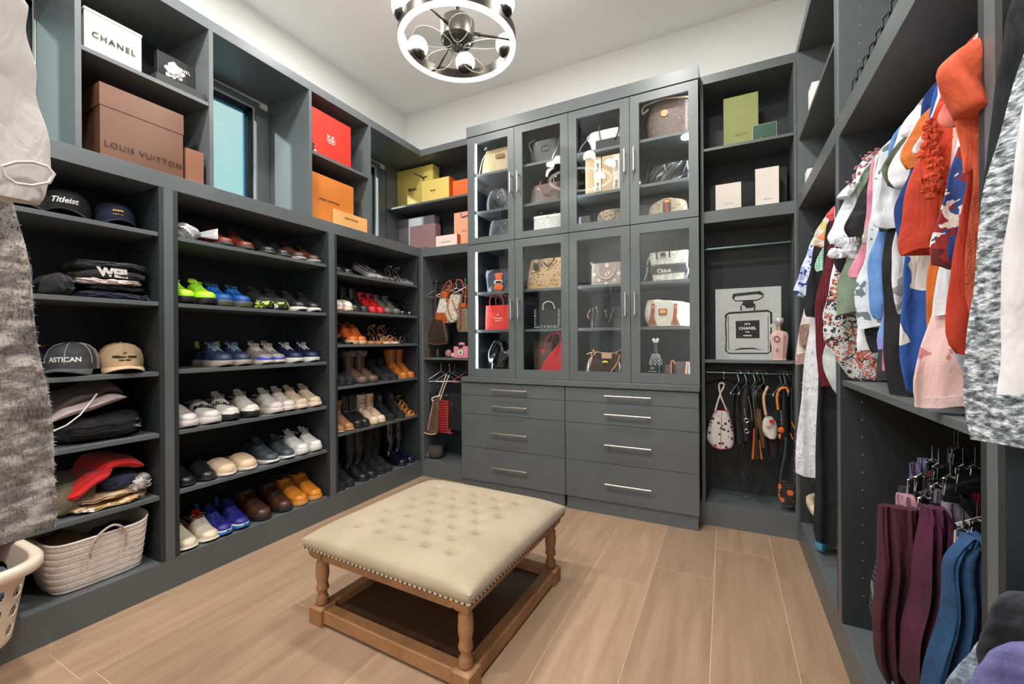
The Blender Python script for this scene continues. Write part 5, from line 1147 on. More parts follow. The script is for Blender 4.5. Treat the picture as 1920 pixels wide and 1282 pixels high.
patch(t, yc - .002, 1243, 1258, 374, 398, mat('dark_green_web', (30, 70, 50), .7), 'green_stripe'); patch(t, yc - .0035, 1247.5, 1253, 374, 398, mat('red_web', (190, 24, 30), .7), 'red_stripe'); patch(t, yc - .005, 1244, 1257, 372, 381, TAN, 'label_tab'); tx(t, yc - .0075, 'GG', 1250, 377, .012, GOLD, bold=.0008)
# lower left cabinet
t = hbag('dark grey satin pouch with orange goggle-wearing patch', yc, Lw[2], [(505, 909, 958), (512, 907, 958), (530, 910, 958), (548, 909, 958)], .04, mat('slate_satin', (84, 90, 100), .3, kind='fabric', col2=(44, 48, 56), sc_=8), p=3.5, fold=.005, name='pouch')
og = mat('orange_net_print', (232, 110, 52), .5, kind='plaid', col2=(170, 70, 30), sc_=60, thr=.9)
P = at(1, yc - .008, 935, 528); g = G(); g.ball(P + Vector((0, 0, -.045)), (.042, .008, .028), p=3); g.ball(P + Vector((0, 0, .02)), (.030, .008, .035), p=3); g.ball(P + Vector((.0, 0, .055)), (.036, .006, .014), p=3)
g.build('orange_patch', og, t, off=t.location); g = G(); g.ball(P + Vector((0, -.006, -.004)), (.038, .006, .014), p=4); g.build('goggle_frame', WHITE, t, off=t.location); g = G(); g.ball(P + Vector((.004, -.010, -.004)), (.030, .005, .009), p=4); g.build('goggle_lens', BLACK, t, off=t.location)
coral = mat('coral_red_leather', (222, 66, 56), .45, kind='leather', col2=(204, 52, 44), sc_=8)
t = hbag('small coral red tote with white dot and lettering', yc, Lw[1], [(572, 909.5, 955), (595, 909, 956), (617, 908.5, 956)], .04, coral, p=8, lev=8)
handle(t, yc - .004, [(922, 584), (918, 566), (922, 554), (934, 552), (942, 560), (945, 582)], .0028, coral); handle(t, yc + .05, [(930, 572), (930, 558), (938, 552), (952, 556), (956, 572)], .0028, coral)
tx(t, yc - .0012, 'kate spade', 934, 596, .0165, WHITE); tx(t, yc - .0012, 'NEW YORK', 933, 601.5, .009, WHITE); P = at(1, yc - .001, 933, 590); G().ball(P, (.006, .001, .006), 12, 7).build('spade_dot', WHITE, t, off=t.location)
t = hbag('glossy black slouchy bag at the bottom left of the cabinet', yc, Lw[0], [(637, 925, 936), (650, 914, 950), (668, 909, 960), (691, 908, 960)], .06, mat('black_patent', (14, 14, 16), .1, kind='leather', sc_=3, coat=1, bump=.5), p=2.6, fold=.008)
handle(t, yc - .004, [(930, 664), (924, 680), (936, 684), (952, 668)], .0035, mat('black_patent_leather2', (44, 44, 48), .15), 'strap')
t = hbag('gold and tan monogram tote scattered with sequins', yc, Lw[2], [(483, 992, 1056), (495, 989, 1058), (515, 987, 1060), (543, 984, 1062)], .06, mat('sequin_monogram', (186, 150, 104), .35, kind='spots', col2=(124, 92, 58), sc_=52, thr=.35, metal=.2), p=5, dtop=.03)
g = G()
for k in range(46):
    px, py = 993 + random.random() * 62, 500 + random.random() * 40; P = at(1, yc - .002, px, py); g.ball(P, (.0035, .0012, .0035), 6, 4)
g.build('sequins', mat('silver_sequin', (235, 232, 228), .1, 1), t, off=t.location, kind='stuff')
handle(t, yc - .004, [(1014, 497), (1008, 483), (1013, 478), (1017, 492)], .003, BLKLEA); handle(t, yc - .0, [(1020, 492), (1028, 498), (1036, 490), (1040, 482)], .0045, BLKLEA, 'neck_trim'); patch(t, yc - .003, 1000.5, 1010, 493, 507, BLKLEA, 'hanging_tag', .003)
t = hbag('black structured bag edged with silver rings and pearl handle', yc, Lw[1], [(579, 1003, 1055), (590, 1002, 1056), (616, 1000, 1057)], .04, BLKLEA, p=8, lev=8)
pts = [(1004, 612 - k * 5.2) for k in range(7)] + [(1009.5 + k * 6.2, 612.2) for k in range(7)] + [(1048.5, 607 - k * 5.2) for k in range(6)]
for px, py in pts:
    P = at(1, yc - .003, px, py); G().tube([P + Vector((.0082 * math.cos(a), 0, .0082 * math.sin(a))) for a in [2 * math.pi * k / 12 for k in range(12)]], .0026, 5, closed=True).build('metal_ring', SILV, t, off=t.location)
P = pth(yc, [(1018, 580), (1019, 570), (1027, 565), (1036, 568), (1040, 578)], 24); g = G()
for q in P: g.ball(q, .0044, 8, 5)
g.build('pearl_handle', mat('pearl', (228, 222, 214), .2), t, off=t.location, kind='stuff')
t = hbag('bright red leather tote leaning before a brown bag', yc, Lw[0], [(641, 1048, 1060), (655, 1036, 1062), (672, 1022, 1064), (695, 1006, 1066)], .05, mat('scarlet_leather', (206, 16, 40), .4, kind='leather', col2=(188, 10, 32), sc_=8), p=5, dtop=.03)
rl_ = mat('scarlet_leather', (206, 16, 40), .4, kind='leather', col2=(188, 10, 32), sc_=8)
handle(t, yc - .006, [(1021, 660), (1023, 640), (1032, 627), (1044, 624), (1051, 632), (1046, 650), (1040, 664)], .004, rl_); handle(t, yc + .06, [(1034, 650), (1038, 628), (1048, 622), (1056, 626)], .004, rl_)
P = at(1, yc - .008, 1018, 658); G().obox(P, ((.7, 0, .7), (0, 1, 0), (-.7, 0, .7)), (.012, .003, .015)).build('hanging_tag', rl_, t, False, off=t.location)
t = hbag('brown monogram tote half hidden by the red tote', yc + .11, Lw[0], [(640, 999, 1030), (650, 998, 1034), (692, 1000, 1036)], .05, MONO, p=6)
# lower right cabinet
bg_ = mat('taupe_leather', (168, 150, 136), .5, kind='leather', col2=(156, 138, 124), sc_=10)
t = hbag('taupe handbag with large white flower monogram print', yc, Lw[2], [(492, 1109, 1170), (500, 1108, 1170), (534, 1107.5, 1170)], .055, bg_, p=7, lev=8)
wm = mat('cream_print', (232, 224, 208), .5)
def flower(t, yf, px, py, s, mt, star=False):
    P = at(1, yf, px, py); g = G()
    for k in range(4):
        a = k * math.pi / 2; u = Vector((math.cos(a), 0, math.sin(a))); v = Vector((-math.sin(a), 0, math.cos(a)))
        if star: g.add([P, P + u * s * .45 + v * s * .25, P + u * s, P + u * s * .45 - v * s * .25], [(0, 1, 2, 3)])
        else: g.add([P + u * s * .1 + v * s * .12, P + u * s * .5 + v * s * .42, P + u * s * .95, P + u * s * .5 - v * s * .42, P + u * s * .1 - v * s * .12], [(0, 1, 2, 3, 4)])
    return g
ff = G()
for px, py, st_ in ((1114, 515, 0), (1123, 525, 1), (1152, 525, 1), (1160, 512, 0), (1138, 497, 0), (1112, 497, 1), (1136, 532, 0)):
    g2 = flower(t, yc - .001, px, py, .017, wm, st_); ff.add(g2.v, g2.f)
ff.build('flower_print', wm, t, False, off=t.location, kind='stuff'); tx(t, yc - .0012, 'L', 1136, 514, .03, wm, shear=.2, bold=.001); tx(t, yc - .0014, 'V', 1141, 511, .03, wm, bold=.001)
handle(t, yc - .006, [(1123, 501), (1123, 514), (1131, 522), (1142, 522), (1152, 512), (1153, 500)], .0045, mat('taupe_handle', (196, 178, 160), .5)); P = at(1, yc - .004, 1109, 494); G().ball(P, .009, 10, 7).build('zip_end', bg_, t, off=t.location)
t = hbag('small black quilted flap bag with gold monogram and chain', yc, Lw[1], [(576, 1108, 1168), (590, 1107, 1168), (613, 1106, 1168)], .045, QUILT, p=5, lev=8)
tx(t, yc - .002, 'Y', 1135, 584, .026, GOLD, bold=.0008); tx(t, yc - .003, 'S', 1136, 589, .024, GOLD); tx(t, yc - .002, 'L', 1138, 593, .02, GOLD)
chain(t, yc - .006, [(1118, 575), (1121, 590), (1116, 606), (1120, 612)], SILV, .003); chain(t, yc - .006, [(1152, 576), (1146, 590), (1142, 606)], SILV, .003); handle(t, yc - .002, [(1107, 580), (1102, 590), (1104, 598)], .003, TAN, 'zip_tassel')
gb = mat('dark_glossy_brown_canvas', (62, 48, 44), .15, kind='leather', col2=(44, 34, 32), sc_=5, coat=.6)
t = hbag('glossy brown slouchy bag with tan straps and buckle flap', yc, Lw[0], [(660, 1106, 1168), (668, 1102, 1170), (682, 1096, 1172), (698, 1091, 1174)], .06, gb, p=3, fold=.004)
handle(t, yc - .006, [(1109, 660), (1110, 672), (1104, 690), (1100, 697)], .005, TAN, 'strap'); handle(t, yc - .006, [(1162, 664), (1158, 680), (1146, 697)], .006, TAN, 'strap'); handle(t, yc - .006, [(1100, 664), (1112, 660), (1130, 661), (1150, 662), (1164, 656)], .004, TAN, 'top_trim')
patch(t, yc - .008, 1128, 1147, 661, 672, mat('beige_flap', (196, 160, 124), .5), 'flap'); P = at(1, yc - .012, 1135, 679); G().ball(P, (.022, .004, .010), 14, 8, p=2.6).build('gold_buckle', GOLD, t, off=t.location); P = at(1, yc + .0, 1113, 657); G().ball(P, .008, 8, 6).build('zip_end', TAN, t, off=t.location)
cv = mat('ivory_canvas', (220, 214, 198), .8, kind='fabric', sc_=60)
t = hbag('ivory canvas tote with black band and white lettering', yc, Lw[2], [(470, 1217, 1290), (478, 1216, 1290), (500, 1220, 1289), (526, 1223, 1288)], .055, cv, p=6, dtop=.04)
P0, P1 = at(1, yc, 1219, 508), at(1, yc, 1289, 497); bnd = mat('charcoal_band', (64, 60, 58), .8)
G().box(P0.x, P1.x, yc - .003, yc + .004, P0.z - .012, P0.z + .030).build('band', bnd, t, False, off=t.location)
for s in (-.019, .037): G().box(P0.x, P1.x, yc - .003, yc + .004, P0.z + s - .0015, P0.z + s + .0015).build('stripe', bnd, t, False, off=t.location)
tx(t, yc - .0036, 'Chloé', 1245, 507.5, .036, WHITE, bold=.0006)
handle(t, yc - .006, [(1232, 486), (1230, 462), (1236, 444), (1244, 441), (1252, 456), (1256, 482)], .0045, BLKLEA); handle(t, yc + .09, [(1240, 474), (1242, 452), (1250, 443), (1262, 452), (1268, 468)], .0045, BLKLEA)
patch(t, yc - .004, 1238, 1248, 473, 481, BLKLEA, 'leather_tab'); chain(t, yc - .002, [(1217, 482), (1214, 492), (1214, 500)], SILV, .005); handle(t, yc, [(1214, 500), (1212, 515), (1208, 526)], .006, mat('grey_web_strap', (130, 140, 152), .6), 'strap'); chain(t, yc - .002, [(1284, 470), (1286, 486), (1285, 498)], SILV, .005); handle(t, yc, [(1286, 494), (1290, 508), (1285, 524)], .007, mat('grey_web_strap', (130, 140, 152), .6), 'strap')
t = hbag('cream monogram duffel bag with tan straps and tassels', yc, Lw[1], [(562, 1213, 1238), (568, 1209, 1290), (585, 1206, 1298), (600, 1208, 1298), (612, 1214, 1298)], .06, mat('cream_spotted_canvas', (222, 214, 200), .6, kind='spots', col2=(190, 176, 156), sc_=70, thr=.14), p=2.8, fold=.004)
RT = mat('russet_leather', (176, 92, 54), .5, kind='leather')
for a in (1224, 1267):
    G().tube(pth(yc - .008, [(a, 569), (a - 1, 585), (a - 3, 600)], 10), (.011, .003), 8, flat=(0, 1, 0)).build('strap', RT, t, off=t.location)
    g = G()
    for k in range(9): g.tube([at(1, yc - .012, a - 2, 588), at(1, yc - .012, a - 9 + k * 2.0, 608 + (k % 3))], .0026, 5)
    g.build('tassel', RT, t, off=t.location); P = at(1, yc - .014, a, 577); G().ball(P, (.005, .004, .014), 8, 6).build('clasp', GOLD, t, off=t.location)
patch(t, yc - .008, 1234.5, 1250.5, 578, 590, RT, 'plate_surround', .003); patch(t, yc - .011, 1237, 1248, 580.5, 587.5, GOLD, 'name_plate')
bt = thing('decorated_bottle', 'dark bottle decorated with white quatrefoils and butterfly stopper', 'bottle', (at(1, yc + .02, 1229, 690).x, yc + .03, Lw[0] + .0016), 0)
G().lathe([(.036, 0), (.040, .008), (.040, .105), (.037, .125), (.026, .155), (.0165, .185), (.0125, .215), (.012, .25)], 28).build('glass_body', mat('dark_blue_glass', (18, 26, 40), .08, coat=1), bt)
G().lathe([(.0405, .06), (.0405, .092)], 28, cap=False).build('label', mat('black_label', (14, 14, 18), .3), bt); G().lathe([(.0405, .004), (.041, .024)], 28, cap=False).build('foot_band', mat('pale_gold_band', (196, 206, 160), .3), bt)
g = G()
for j in range(6):
    for i in range(12):
        a = 2 * math.pi * (i + .5 * (j % 2)) / 12; z = .106 + j * .0125; r_ = .041 if z < .11 else .041 - max(0, (z - .118)) * .34
        for q in range(4):
            b = q * math.pi / 2 + .78; g.ball((r_ * math.cos(a) - .0032 * math.cos(b) * math.sin(a), r_ * math.sin(a) + .0032 * math.cos(b) * math.cos(a), z + .0034 * math.sin(b)), .0021, 5, 4)
g.build('quatrefoil_relief', WHITE, bt, kind='stuff')
text('LV', .02, WHITE, bt, (-.016, -.0385, .078), (.93, -.36, 0), (0, 0, 1)); text('LOUIS VUITTON', .0075, WHITE, bt, (-.016, -.0385, .056), (.93, -.36, 0), (0, 0, 1))
g = G()
for s in (-1, 1): g.ball((s * .012, 0, .268), (.011, .003, .012), 10, 7); g.ball((s * .008, 0, .255), (.008, .003, .008), 10, 7)
g.lathe([(.006, .246), (.005, .262)], 10).build('butterfly_stopper', mat('ivory_enamel', (232, 228, 196), .3), bt)
t = hbag('little dark monogram purse with tan band at the lower right', yc, Lw[0], [(678, 1262, 1294), (688, 1261, 1296), (703, 1262, 1296)], .04, mat('dark_monogram', (84, 76, 76), .35, kind='spots', col2=(120, 104, 90), sc_=60, thr=.2), p=5, name='purse')
handle(t, yc - .004, [(1266, 682), (1260, 676), (1258, 688), (1258, 702)], .006, TAN, 'band'); handle(t, yc - .004, [(1287, 678), (1286, 690), (1285, 703)], .005, TAN, 'band')
t = hbag('small amber perfume bottle beside the little purse', yc + .01, Lw[0], [(683, 1248, 1256), (688, 1245, 1258), (703, 1245, 1258)], .012, mat('amber_glass', (92, 66, 52), .1, coat=1), p=4, name='perfume_bottle', cat='bottle', group=None, part='glass_body')
# ------------------------------------------------------------------ wire hangers and hanging bags
WIRE = mat('white_wire', (214, 216, 220), .3, .6); BWIRE = mat('black_plastic_hanger', (22, 22, 24), .35, kind='plain')
def hanger(label, x, y, z, ang, mt=WIRE, w_=.19, r=.0024, drop=.10, name='wire_hanger', rod=.012, group=None, hook=.05, cat='hanger'):
    "hook centre hangs on a rod at (x, y, z); ang = direction of the shoulders"
    t = thing(name, label, cat, (x, y, z), ang, group)
    hk = [( .0, -.026, -.010), (0, -.026, .006), (0, -.018, .022), (0, 0, .029), (0, .018, .022), (0, .022, .004), (0, .012, -.020), (0, .0, -.04), (0, 0, -.04 - hook)]
    k = (rod + r + .0035) / .026; hk = [(a, b * k, c * k if c > 0 else c) for a, b, c in hk]
    G().tube(smooth(hk, 22), r, 6).build('hook', mt if mt is not BWIRE else STEEL, t)
    zt = -.04 - hook
    if mt is BWIRE:
        g = G().tube(smooth([(-w_, 0, zt - drop), (-w_ * .9, 0, zt - drop * .72), (-.05, 0, zt - .008), (0, 0, zt + .004), (.05, 0, zt - .008), (w_ * .9, 0, zt - drop * .72), (w_, 0, zt - drop)], 22), (.004, .010), 8, flat=(0, 1, 0))
    else:
        g = G().tube([(0, 0, zt), (-w_ * .95, 0, zt - drop + .006), (-w_, 0, zt - drop), (-w_ * .95, 0, zt - drop - .006), (w_ * .95, 0, zt - drop - .006), (w_, 0, zt - drop), (w_ * .95, 0, zt - drop + .006), (0, 0, zt)], r, 6)
    g.build('shoulder', mt, t); return t
# --- narrow corner bay: two rods (front to back hangers)
for z_, lab in ((1.735, 'metal rod high in the narrow corner bay'), (.985, 'metal rod low in the narrow corner bay')):
    tag(G().tube([(-2.402, 3.17, z_), (-1.937, 3.17, z_)], .011, 12).build('hanging_rod', mat('dark_rod', (60, 66, 70), .3, .9)), lab, 'rod')
def hungbag(label, yf, rows, d, mt, name='handbag', group='bags on hangers', p=3, **k):
    P = at(1, yf, (rows[0][1] + rows[0][2]) / 2, rows[0][0]); t = thing(name, label, 'handbag', (P.x, yf + d, P.z), 0, group)
    rowbag(t, 'bag_body', yf, rows, d, mt, None, p=p, **k); return t
xs = lambda px, py, y=3.17: at(1, y, px, py).x
for i, (px, ang, lab) in enumerate(((817, 80, 'white wire hanger seen edge-on at the left of the corner bay'), (843, 40, 'white wire hanger carrying the tan and white bag'), (856, 38, 'white wire hanger carrying the floral bag'), (872, 35, 'white wire hanger nearest the glass cabinet'))):
    hanger(lab, xs(px, 515), 3.17, 1.735, R(ang), w_=.12, group=None, hook=.02, drop=.07)
cog = mat('cognac_bag_leather', (178, 84, 34), .45, kind='leather', col2=(150, 64, 24), sc_=8)
t = hungbag('white canvas and cognac leather tote hanging in the corner bay', 3.10, [(550, 824, 838), (565, 820, 838), (585, 815, 840), (600, 813, 846), (606, 822, 838)], .045, mat('ivory_canvas', (220, 214, 198), .8, kind='fabric', sc_=60), p=3)
rowbag(t, 'leather_base', 3.092, [(586, 813, 838), (597, 811, 842), (606, 820, 836)], .05, cog, None, p=3); rowbag(t, 'leather_collar', 3.092, [(546, 824, 837), (558, 820, 838)], .04, cog, None, p=3, lev=5); handle(t, 3.10, [(828, 549), (836, 532), (845, 527), (846, 540), (838, 556)], .006, cog); handle(t, 3.12, [(834, 549), (840, 534), (842, 550), (838, 562)], .006, cog)
t = hungbag('pale floral bag with tan trim hanging in the corner bay', 3.06, [(552, 842, 862), (565, 838, 860), (585, 832, 857), (598, 835, 856), (604, 842, 850)], .045, mat('pale_floral', (216, 206, 186), .6, kind='print', col2=(130, 120, 104), col3=(206, 180, 150), sc_=70, thr=.72), p=3)
handle(t, 3.055, [(850, 552), (852, 536), (860, 524), (868, 532), (868, 552)], .006, cog); handle(t, 3.052, [(836, 560), (840, 580), (846, 598)], .0045, cog, 'trim_strip'); handle(t, 3.052, [(848, 562), (852, 575), (857, 585)], .0045, cog, 'trim_strip'); P = at(1, 3.048, 838.5, 563); G().ball(P, (.013, .004, .02), 12, 8).build('luggage_tag', cog, t, off=t.location)
t = hungbag('taupe glossy monogram bag hanging beside the glass cabinet', 3.03, [(572, 857, 874), (590, 858, 878), (610, 853, 880), (622, 856, 880)], .04, mat('taupe_metallic_canvas', (120, 104, 84), .3, kind='spots', col2=(190, 172, 144), sc_=70, thr=.2), p=3)
rowbag(t, 'leather_collar', 3.022, [(568, 857, 873), (576, 857, 876)], .045, cog, None, p=3, lev=5); handle(t, 3.02, [(862, 574), (863, 600), (861, 620)], .004, cog, 'trim_strip'); handle(t, 3.02, [(872, 574), (873, 550), (876, 534)], .006, cog)
t = hungbag('dark plum strap bag hanging low at the left', 3.14, [(530, 815, 818), (560, 813, 818), (590, 812, 818)], .01, mat('plum_leather', (70, 42, 50), .5), p=3, lev=8, name='bag_strap')
t = hungbag('dark brown translucent shopper with reddish edges', 3.09, [(600, 812, 832), (610, 808, 834), (630, 800, 838), (643, 795, 838), (646, 800, 836)], .03, mat('dark_brown_glossy', (66, 50, 40), .25, kind='leather', col2=(44, 34, 28), sc_=4), p=4)
eb = mat('red_brown_edge', (116, 58, 40), .4); handle(t, 3.084, [(812, 594), (806, 612), (797, 640)], .0045, eb, 'edge_trim'); handle(t, 3.084, [(796, 642), (815, 646), (836, 644)], .0045, eb, 'edge_trim')
# shelf of the corner bay
z_ = 1.055
def lathe_thing(name, label, cat, px, y, z, prof, mt, part='body', n=24):
    t = thing(name, label, cat, (at(1, y, px, 650).x, y, z + .001)); G().lathe(prof, n).build(part, mt, t); return t
t = thing('perfume_bottle', 'pink bottle-shaped box with black bow and number label', 'bottle', (at(1, 3.05, 866, 660).x, 3.05, z_ + .001)); pk = mat('candy_pink', (222, 140, 152), .35)
hx = (at(1, 3.03, 879.5, 650).x - at(1, 3.03, 852.5, 650).x) / 2
G().box(-hx, hx, -.02, .02, 0, .098).build('bottle_body', pk, t, False, bev=.006); G().box(-.032, .032, -.016, .016, .098, .106).build('neck', pk, t, False); G().ball((0, 0, .118), (.030, .016, .014), 18, 10, p=3).build('stopper', pk, t)
g = G()
for s in (-1, 1): g.ball((s * .016, -.024, .104), (.014, .005, .011), 10, 7); g.obox((s * .009, -.024, .088), ((1, 0, s * .3), (0, 1, 0), (-s * .3, 0, 1)), (.004, .002, .012))
g.ball((0, -.027, .102), (.005, .005, .005), 8, 6); g.build('bow', BLACK, t)
lbp = [(.031 * math.copysign(abs(math.cos(a)) ** .7, math.cos(a)) * (1 + .05 * math.cos(6 * a)), .050 + .032 * math.copysign(abs(math.sin(a)) ** .7, math.sin(a)) * (1 + .05 * math.cos(6 * a))) for a in [2 * math.pi * k / 36 for k in range(36)]]
lb2 = G().prism(lbp, lambda u, v, d: (u, d, v), -.0215, -.019).build('label_frame', mat('dark_maroon', (84, 30, 34), .5), t, False); G().prism([(u * .88, .05 + (v - .05) * .88) for u, v in lbp], lambda u, v, d: (u, d, v), -.0225, -.0200).build('label', mat('cream_label', (232, 214, 190), .6), t, False)
text('No.', .016, INK, t, (0, -.0232, .063), (1, 0, 0), (0, 0, 1)); text('48', .028, INK, t, (0, -.0232, .042), (1, 0, 0), (0, 0, 1), bold=.0004)
t = thing('decorated_egg', 'round floral patterned pouch beside the pink bottle', 'pouch', (at(1, 3.06, 840, 660).x, 3.07, z_ + .001)); G().ball((0, 0, .036), (.034, .03, .036), 20, 12).build('pouch_body', mat('floral_tin', (176, 150, 140), .4, kind='print', col2=(190, 60, 60), col3=(60, 64, 84), sc_=90, thr=.4), t); G().ball((.045, .01, .02), (.03, .02, .02), 12, 8, wob=.08).build('pouch_tail', mat('pale_floral', (216, 206, 186), .6, kind='print', col2=(130, 120, 104), col3=(206, 180, 150), sc_=70, thr=.72), t)
t.name = 'floral_pouch'
lathe_thing('candle_jar', 'short amber brown jar on the corner bay shelf', 'jar', 803, 3.09, z_, [(.032, 0), (.036, .004), (.036, .062), (.03, .066)], mat('amber_brown_glass', (70, 44, 28), .2, coat=.6)); lathe_thing('candle_jar', 'dark green jar behind the amber jar', 'jar', 821, 3.13, z_, [(.034, 0), (.038, .004), (.036, .075), (.03, .078)], mat('dark_green_jar', (20, 28, 28), .3))
pass
# lower part of the corner bay
for px, ang, lab, mt in ((827, 38, 'white wire hanger at the left of the lower corner rod', WIRE), (843, 30, 'white wire hanger in front on the lower corner rod', WIRE), (852, 35, 'grey wire hanger behind on the lower corner rod', mat('grey_wire', (110, 124, 140), .3, .6)), (874, 35, 'red wire hanger beside the drawer chest', mat('red_wire', (170, 60, 40), .4, .3))):
    hanger(lab, xs(px, 690), 3.17, .985, R(ang), mt, w_=.13, hook=.018, drop=.085)
t = hungbag('brown monogram bucket bag with cream piping on a hanger', 3.04, [(746, 808, 822), (760, 806, 824), (780, 800, 822), (800, 794, 820), (812, 795, 818)], .05, MONO, p=3)
cr_ = mat('cream_piping', (226, 204, 184), .5); handle(t, 3.034, [(813, 750), (808, 775), (802, 806)], .0026, cr_, 'piping'); handle(t, 3.03, [(792, 804), (795, 810), (806, 814), (818, 813)], .0035, cr_, 'piping'); handle(t, 3.03, [(812, 752), (810, 747), (818, 743), (826, 742)], .006, cr_, 'strap_end'); handle(t, 3.036, [(822, 745), (830, 722), (837, 702)], .005, cr_, 'strap'); handle(t, 3.04, [(825, 750), (834, 724), (842, 704)], .005, cr_, 'strap')
t = hungbag('red and black diagonally checked pouch on a hanger', 3.05, [(752, 821, 838), (775, 820, 839), (800, 820, 840), (813, 824, 846)], .03, mat('red_black_check', (206, 36, 40), .6, kind='plaid', col2=(26, 16, 20), sc_=14, thr=.72, ), p=4)
t = hungbag('large black nylon bag hanging beside the drawers', 3.07, [(740, 842, 866), (760, 838, 868), (790, 837, 868), (806, 838, 867)], .05, BLKFAB, p=5)
chain(t, 3.06, [(847, 757), (849, 766), (851, 774)], SILV, .006); P = at(1, 3.06, 847, 757); G().tube([P + Vector((.009 * math.cos(a), 0, .009 * math.sin(a))) for a in [2 * math.pi * k / 12 for k in range(12)]], .002, 5, closed=True).build('ring', SILV, t, off=t.location)
text('DKNY', .014, mat('tan_print', (170, 150, 120), .5), t, at(1, 3.062, 836, 741), (1, 0, 0), (0, 0, 1), off=t.location)
t = hungbag('soft black cloth bag at the left of the lower corner bay', 3.10, [(735, 800, 812), (760, 796, 815), (790, 792, 815), (812, 794, 812)], .04, BLKFAB, p=3)
z_ = Z0
t = thing('knitted_pouch', 'grey herringbone cloth bundle on the floor of the corner bay', 'bag', (at(1, 3.1, 814, 850).x, 3.12, z_ + .001)); G().ball((0, 0, .055), (.075, .06, .055), 24, 14, p=3, wob=.08, seed=4).build('cloth_body', mat('grey_herringbone', (92, 84, 78), .9, kind='knit', col2=(64, 58, 54), sc_=60), t); G().ball((-.058, -.03, .035), (.03, .03, .035), 14, 9, wob=.15, seed=2).build('pale_end', mat('beige_herringbone', (150, 124, 108), .9, kind='knit', col2=(110, 90, 78), sc_=60), t)
# --- right back bay: bottle print, glass decanter
z_ = 1.068
yp = 3.10; t = thing('canvas_print', 'square silver canvas with painted black perfume bottle and white speckles', 'picture', (at(1, yp, 1402, 600).x, yp + .015, z_ + .001)); o = t.location
PX0, PX1, PZ1 = at(1, yp, 1341.6, 600).x, at(1, yp, 1465, 600).x, at(1, yp, 1341.6, 542.6).z
G().box(PX0, PX1, yp, yp + .03, z_ + .001, PZ1).build('canvas', mat('silver_grey_canvas', (186, 190, 186), .5, kind='fabric', col2=(176, 180, 176), sc_=5), t, False, off=o)
A = lambda x, y: Vector((PX0 + (PX1 - PX0) * (x - 205) / 607, yp - .0012, PZ1 - (PZ1 - z_) * (y - 540) / 650))
def stroke(pts, r, nm='paint_stroke', mt=INK): return G().tube([A(*p) for p in pts], (r, .0008), 6, flat=(0, 1, 0)).build(nm, mt, t, False, off=o)
def blot(pts, nm='paint_area', mt=INK, d=.0016):
    P = [A(*p) for p in pts]; return G().prism([(p.x, p.z) for p in P], lambda u, v, q: (u, q, v), yp - d, yp + .001).build(nm, mt, t, False, off=o)
blot([(375, 588), (625, 575), (655, 600), (640, 612), (600, 600), (400, 612), (380, 640), (365, 625)]); stroke([(375, 630), (400, 655), (600, 655), (650, 630), (652, 600)], .0035); blot([(440, 690), (585, 688), (560, 720), (500, 725), (480, 700)]); blot([(470, 655), (560, 655), (570, 690), (460, 692)])
stroke([(448, 700), (452, 745)], .004); stroke([(578, 700), (572, 745)], .004); stroke([(300, 800), (312, 775), (340, 762), (690, 752), (722, 770), (724, 870)], .006); stroke([(312, 775), (302, 860), (308, 1000), (302, 1110), (335, 1132), (690, 1130), (715, 1110), (722, 900)], .0038); stroke([(328, 790), (330, 1100)], .0016); stroke([(695, 800), (695, 1100)], .0016)
blot([(375, 1105), (440, 1082), (560, 1080), (640, 1100), (560, 1092), (440, 1096)]); blot([(398, 838), (618, 834), (618, 994), (400, 994)], 'label_area')
for s, yy, sz in (('N°5', 868, .017), ('CHANEL', 906, .0235), ('PARIS', 938, .008), ('PARFUM', 972, .0115)): text(s, sz, WHITE, t, A(508, yy) + Vector((0, -.0014, 0)), (1, 0, 0), (0, 0, 1), off=o, bold=.0006, sp=1.1)
g = G()
for k in range(260):
    c_ = random.random(); cx, cy, s = ((260, 640, 60), (290, 1020, 60), (720, 620, 50), (660, 1110, 60))[0 if c_ < .35 else 1 if c_ < .75 else 2 if c_ < .87 else 3]
    x, y = random.gauss(cx, s), random.gauss(cy, s)
    if 210 < x < 806 and 548 < y < 1180: r_ = random.uniform(.0006, .0021); P = A(x, y) + Vector((0, -.001, 0)); g.add([P + Vector((r_ * math.cos(a), 0, r_ * math.sin(a))) for a in [2 * math.pi * q / 5 for q in range(5)]], [tuple(range(5))])
g.build('speckles', mat('pale_cream_paint', (246, 246, 224), .5), t, False, off=o, kind='stuff')
bx = at(1, 3.055, 1461, 640).x; t = thing('glass_decanter', 'pale pink faceted bottle with crystal ball stopper', 'bottle', (bx, 3.055, z_ + .001)); pg = mat('pink_ceramic', (214, 178, 168), .15, coat=.8)
hz = at(1, 3.055, 1461, 620).z - z_
G().loft([[(r_ * math.cos(a + .39), .7 * r_ * math.sin(a + .39), z) for a in [2 * math.pi * k / 8 for k in range(8)]] for r_, z in ((.036, 0), (.040, .004), (.036, .012), (.038, .03), (.050, hz * .72), (.050, hz * .84), (.040, hz * .95), (.016, hz), (.014, hz + .002))]).build('bottle_body', pg, t, ang=20)
G().lathe([(.012, hz), (.012, hz + .028), (.017, hz + .03), (.017, hz + .036)], 16).build('bottle_neck', mat('pale_gold', (196, 170, 140), .3, .6), t); G().ball((0, 0, hz + .06), (.028, .028, .026), 16, 10).build('crystal_stopper', mat('crystal', (200, 200, 196), .06, coat=1, metal=.3), t)
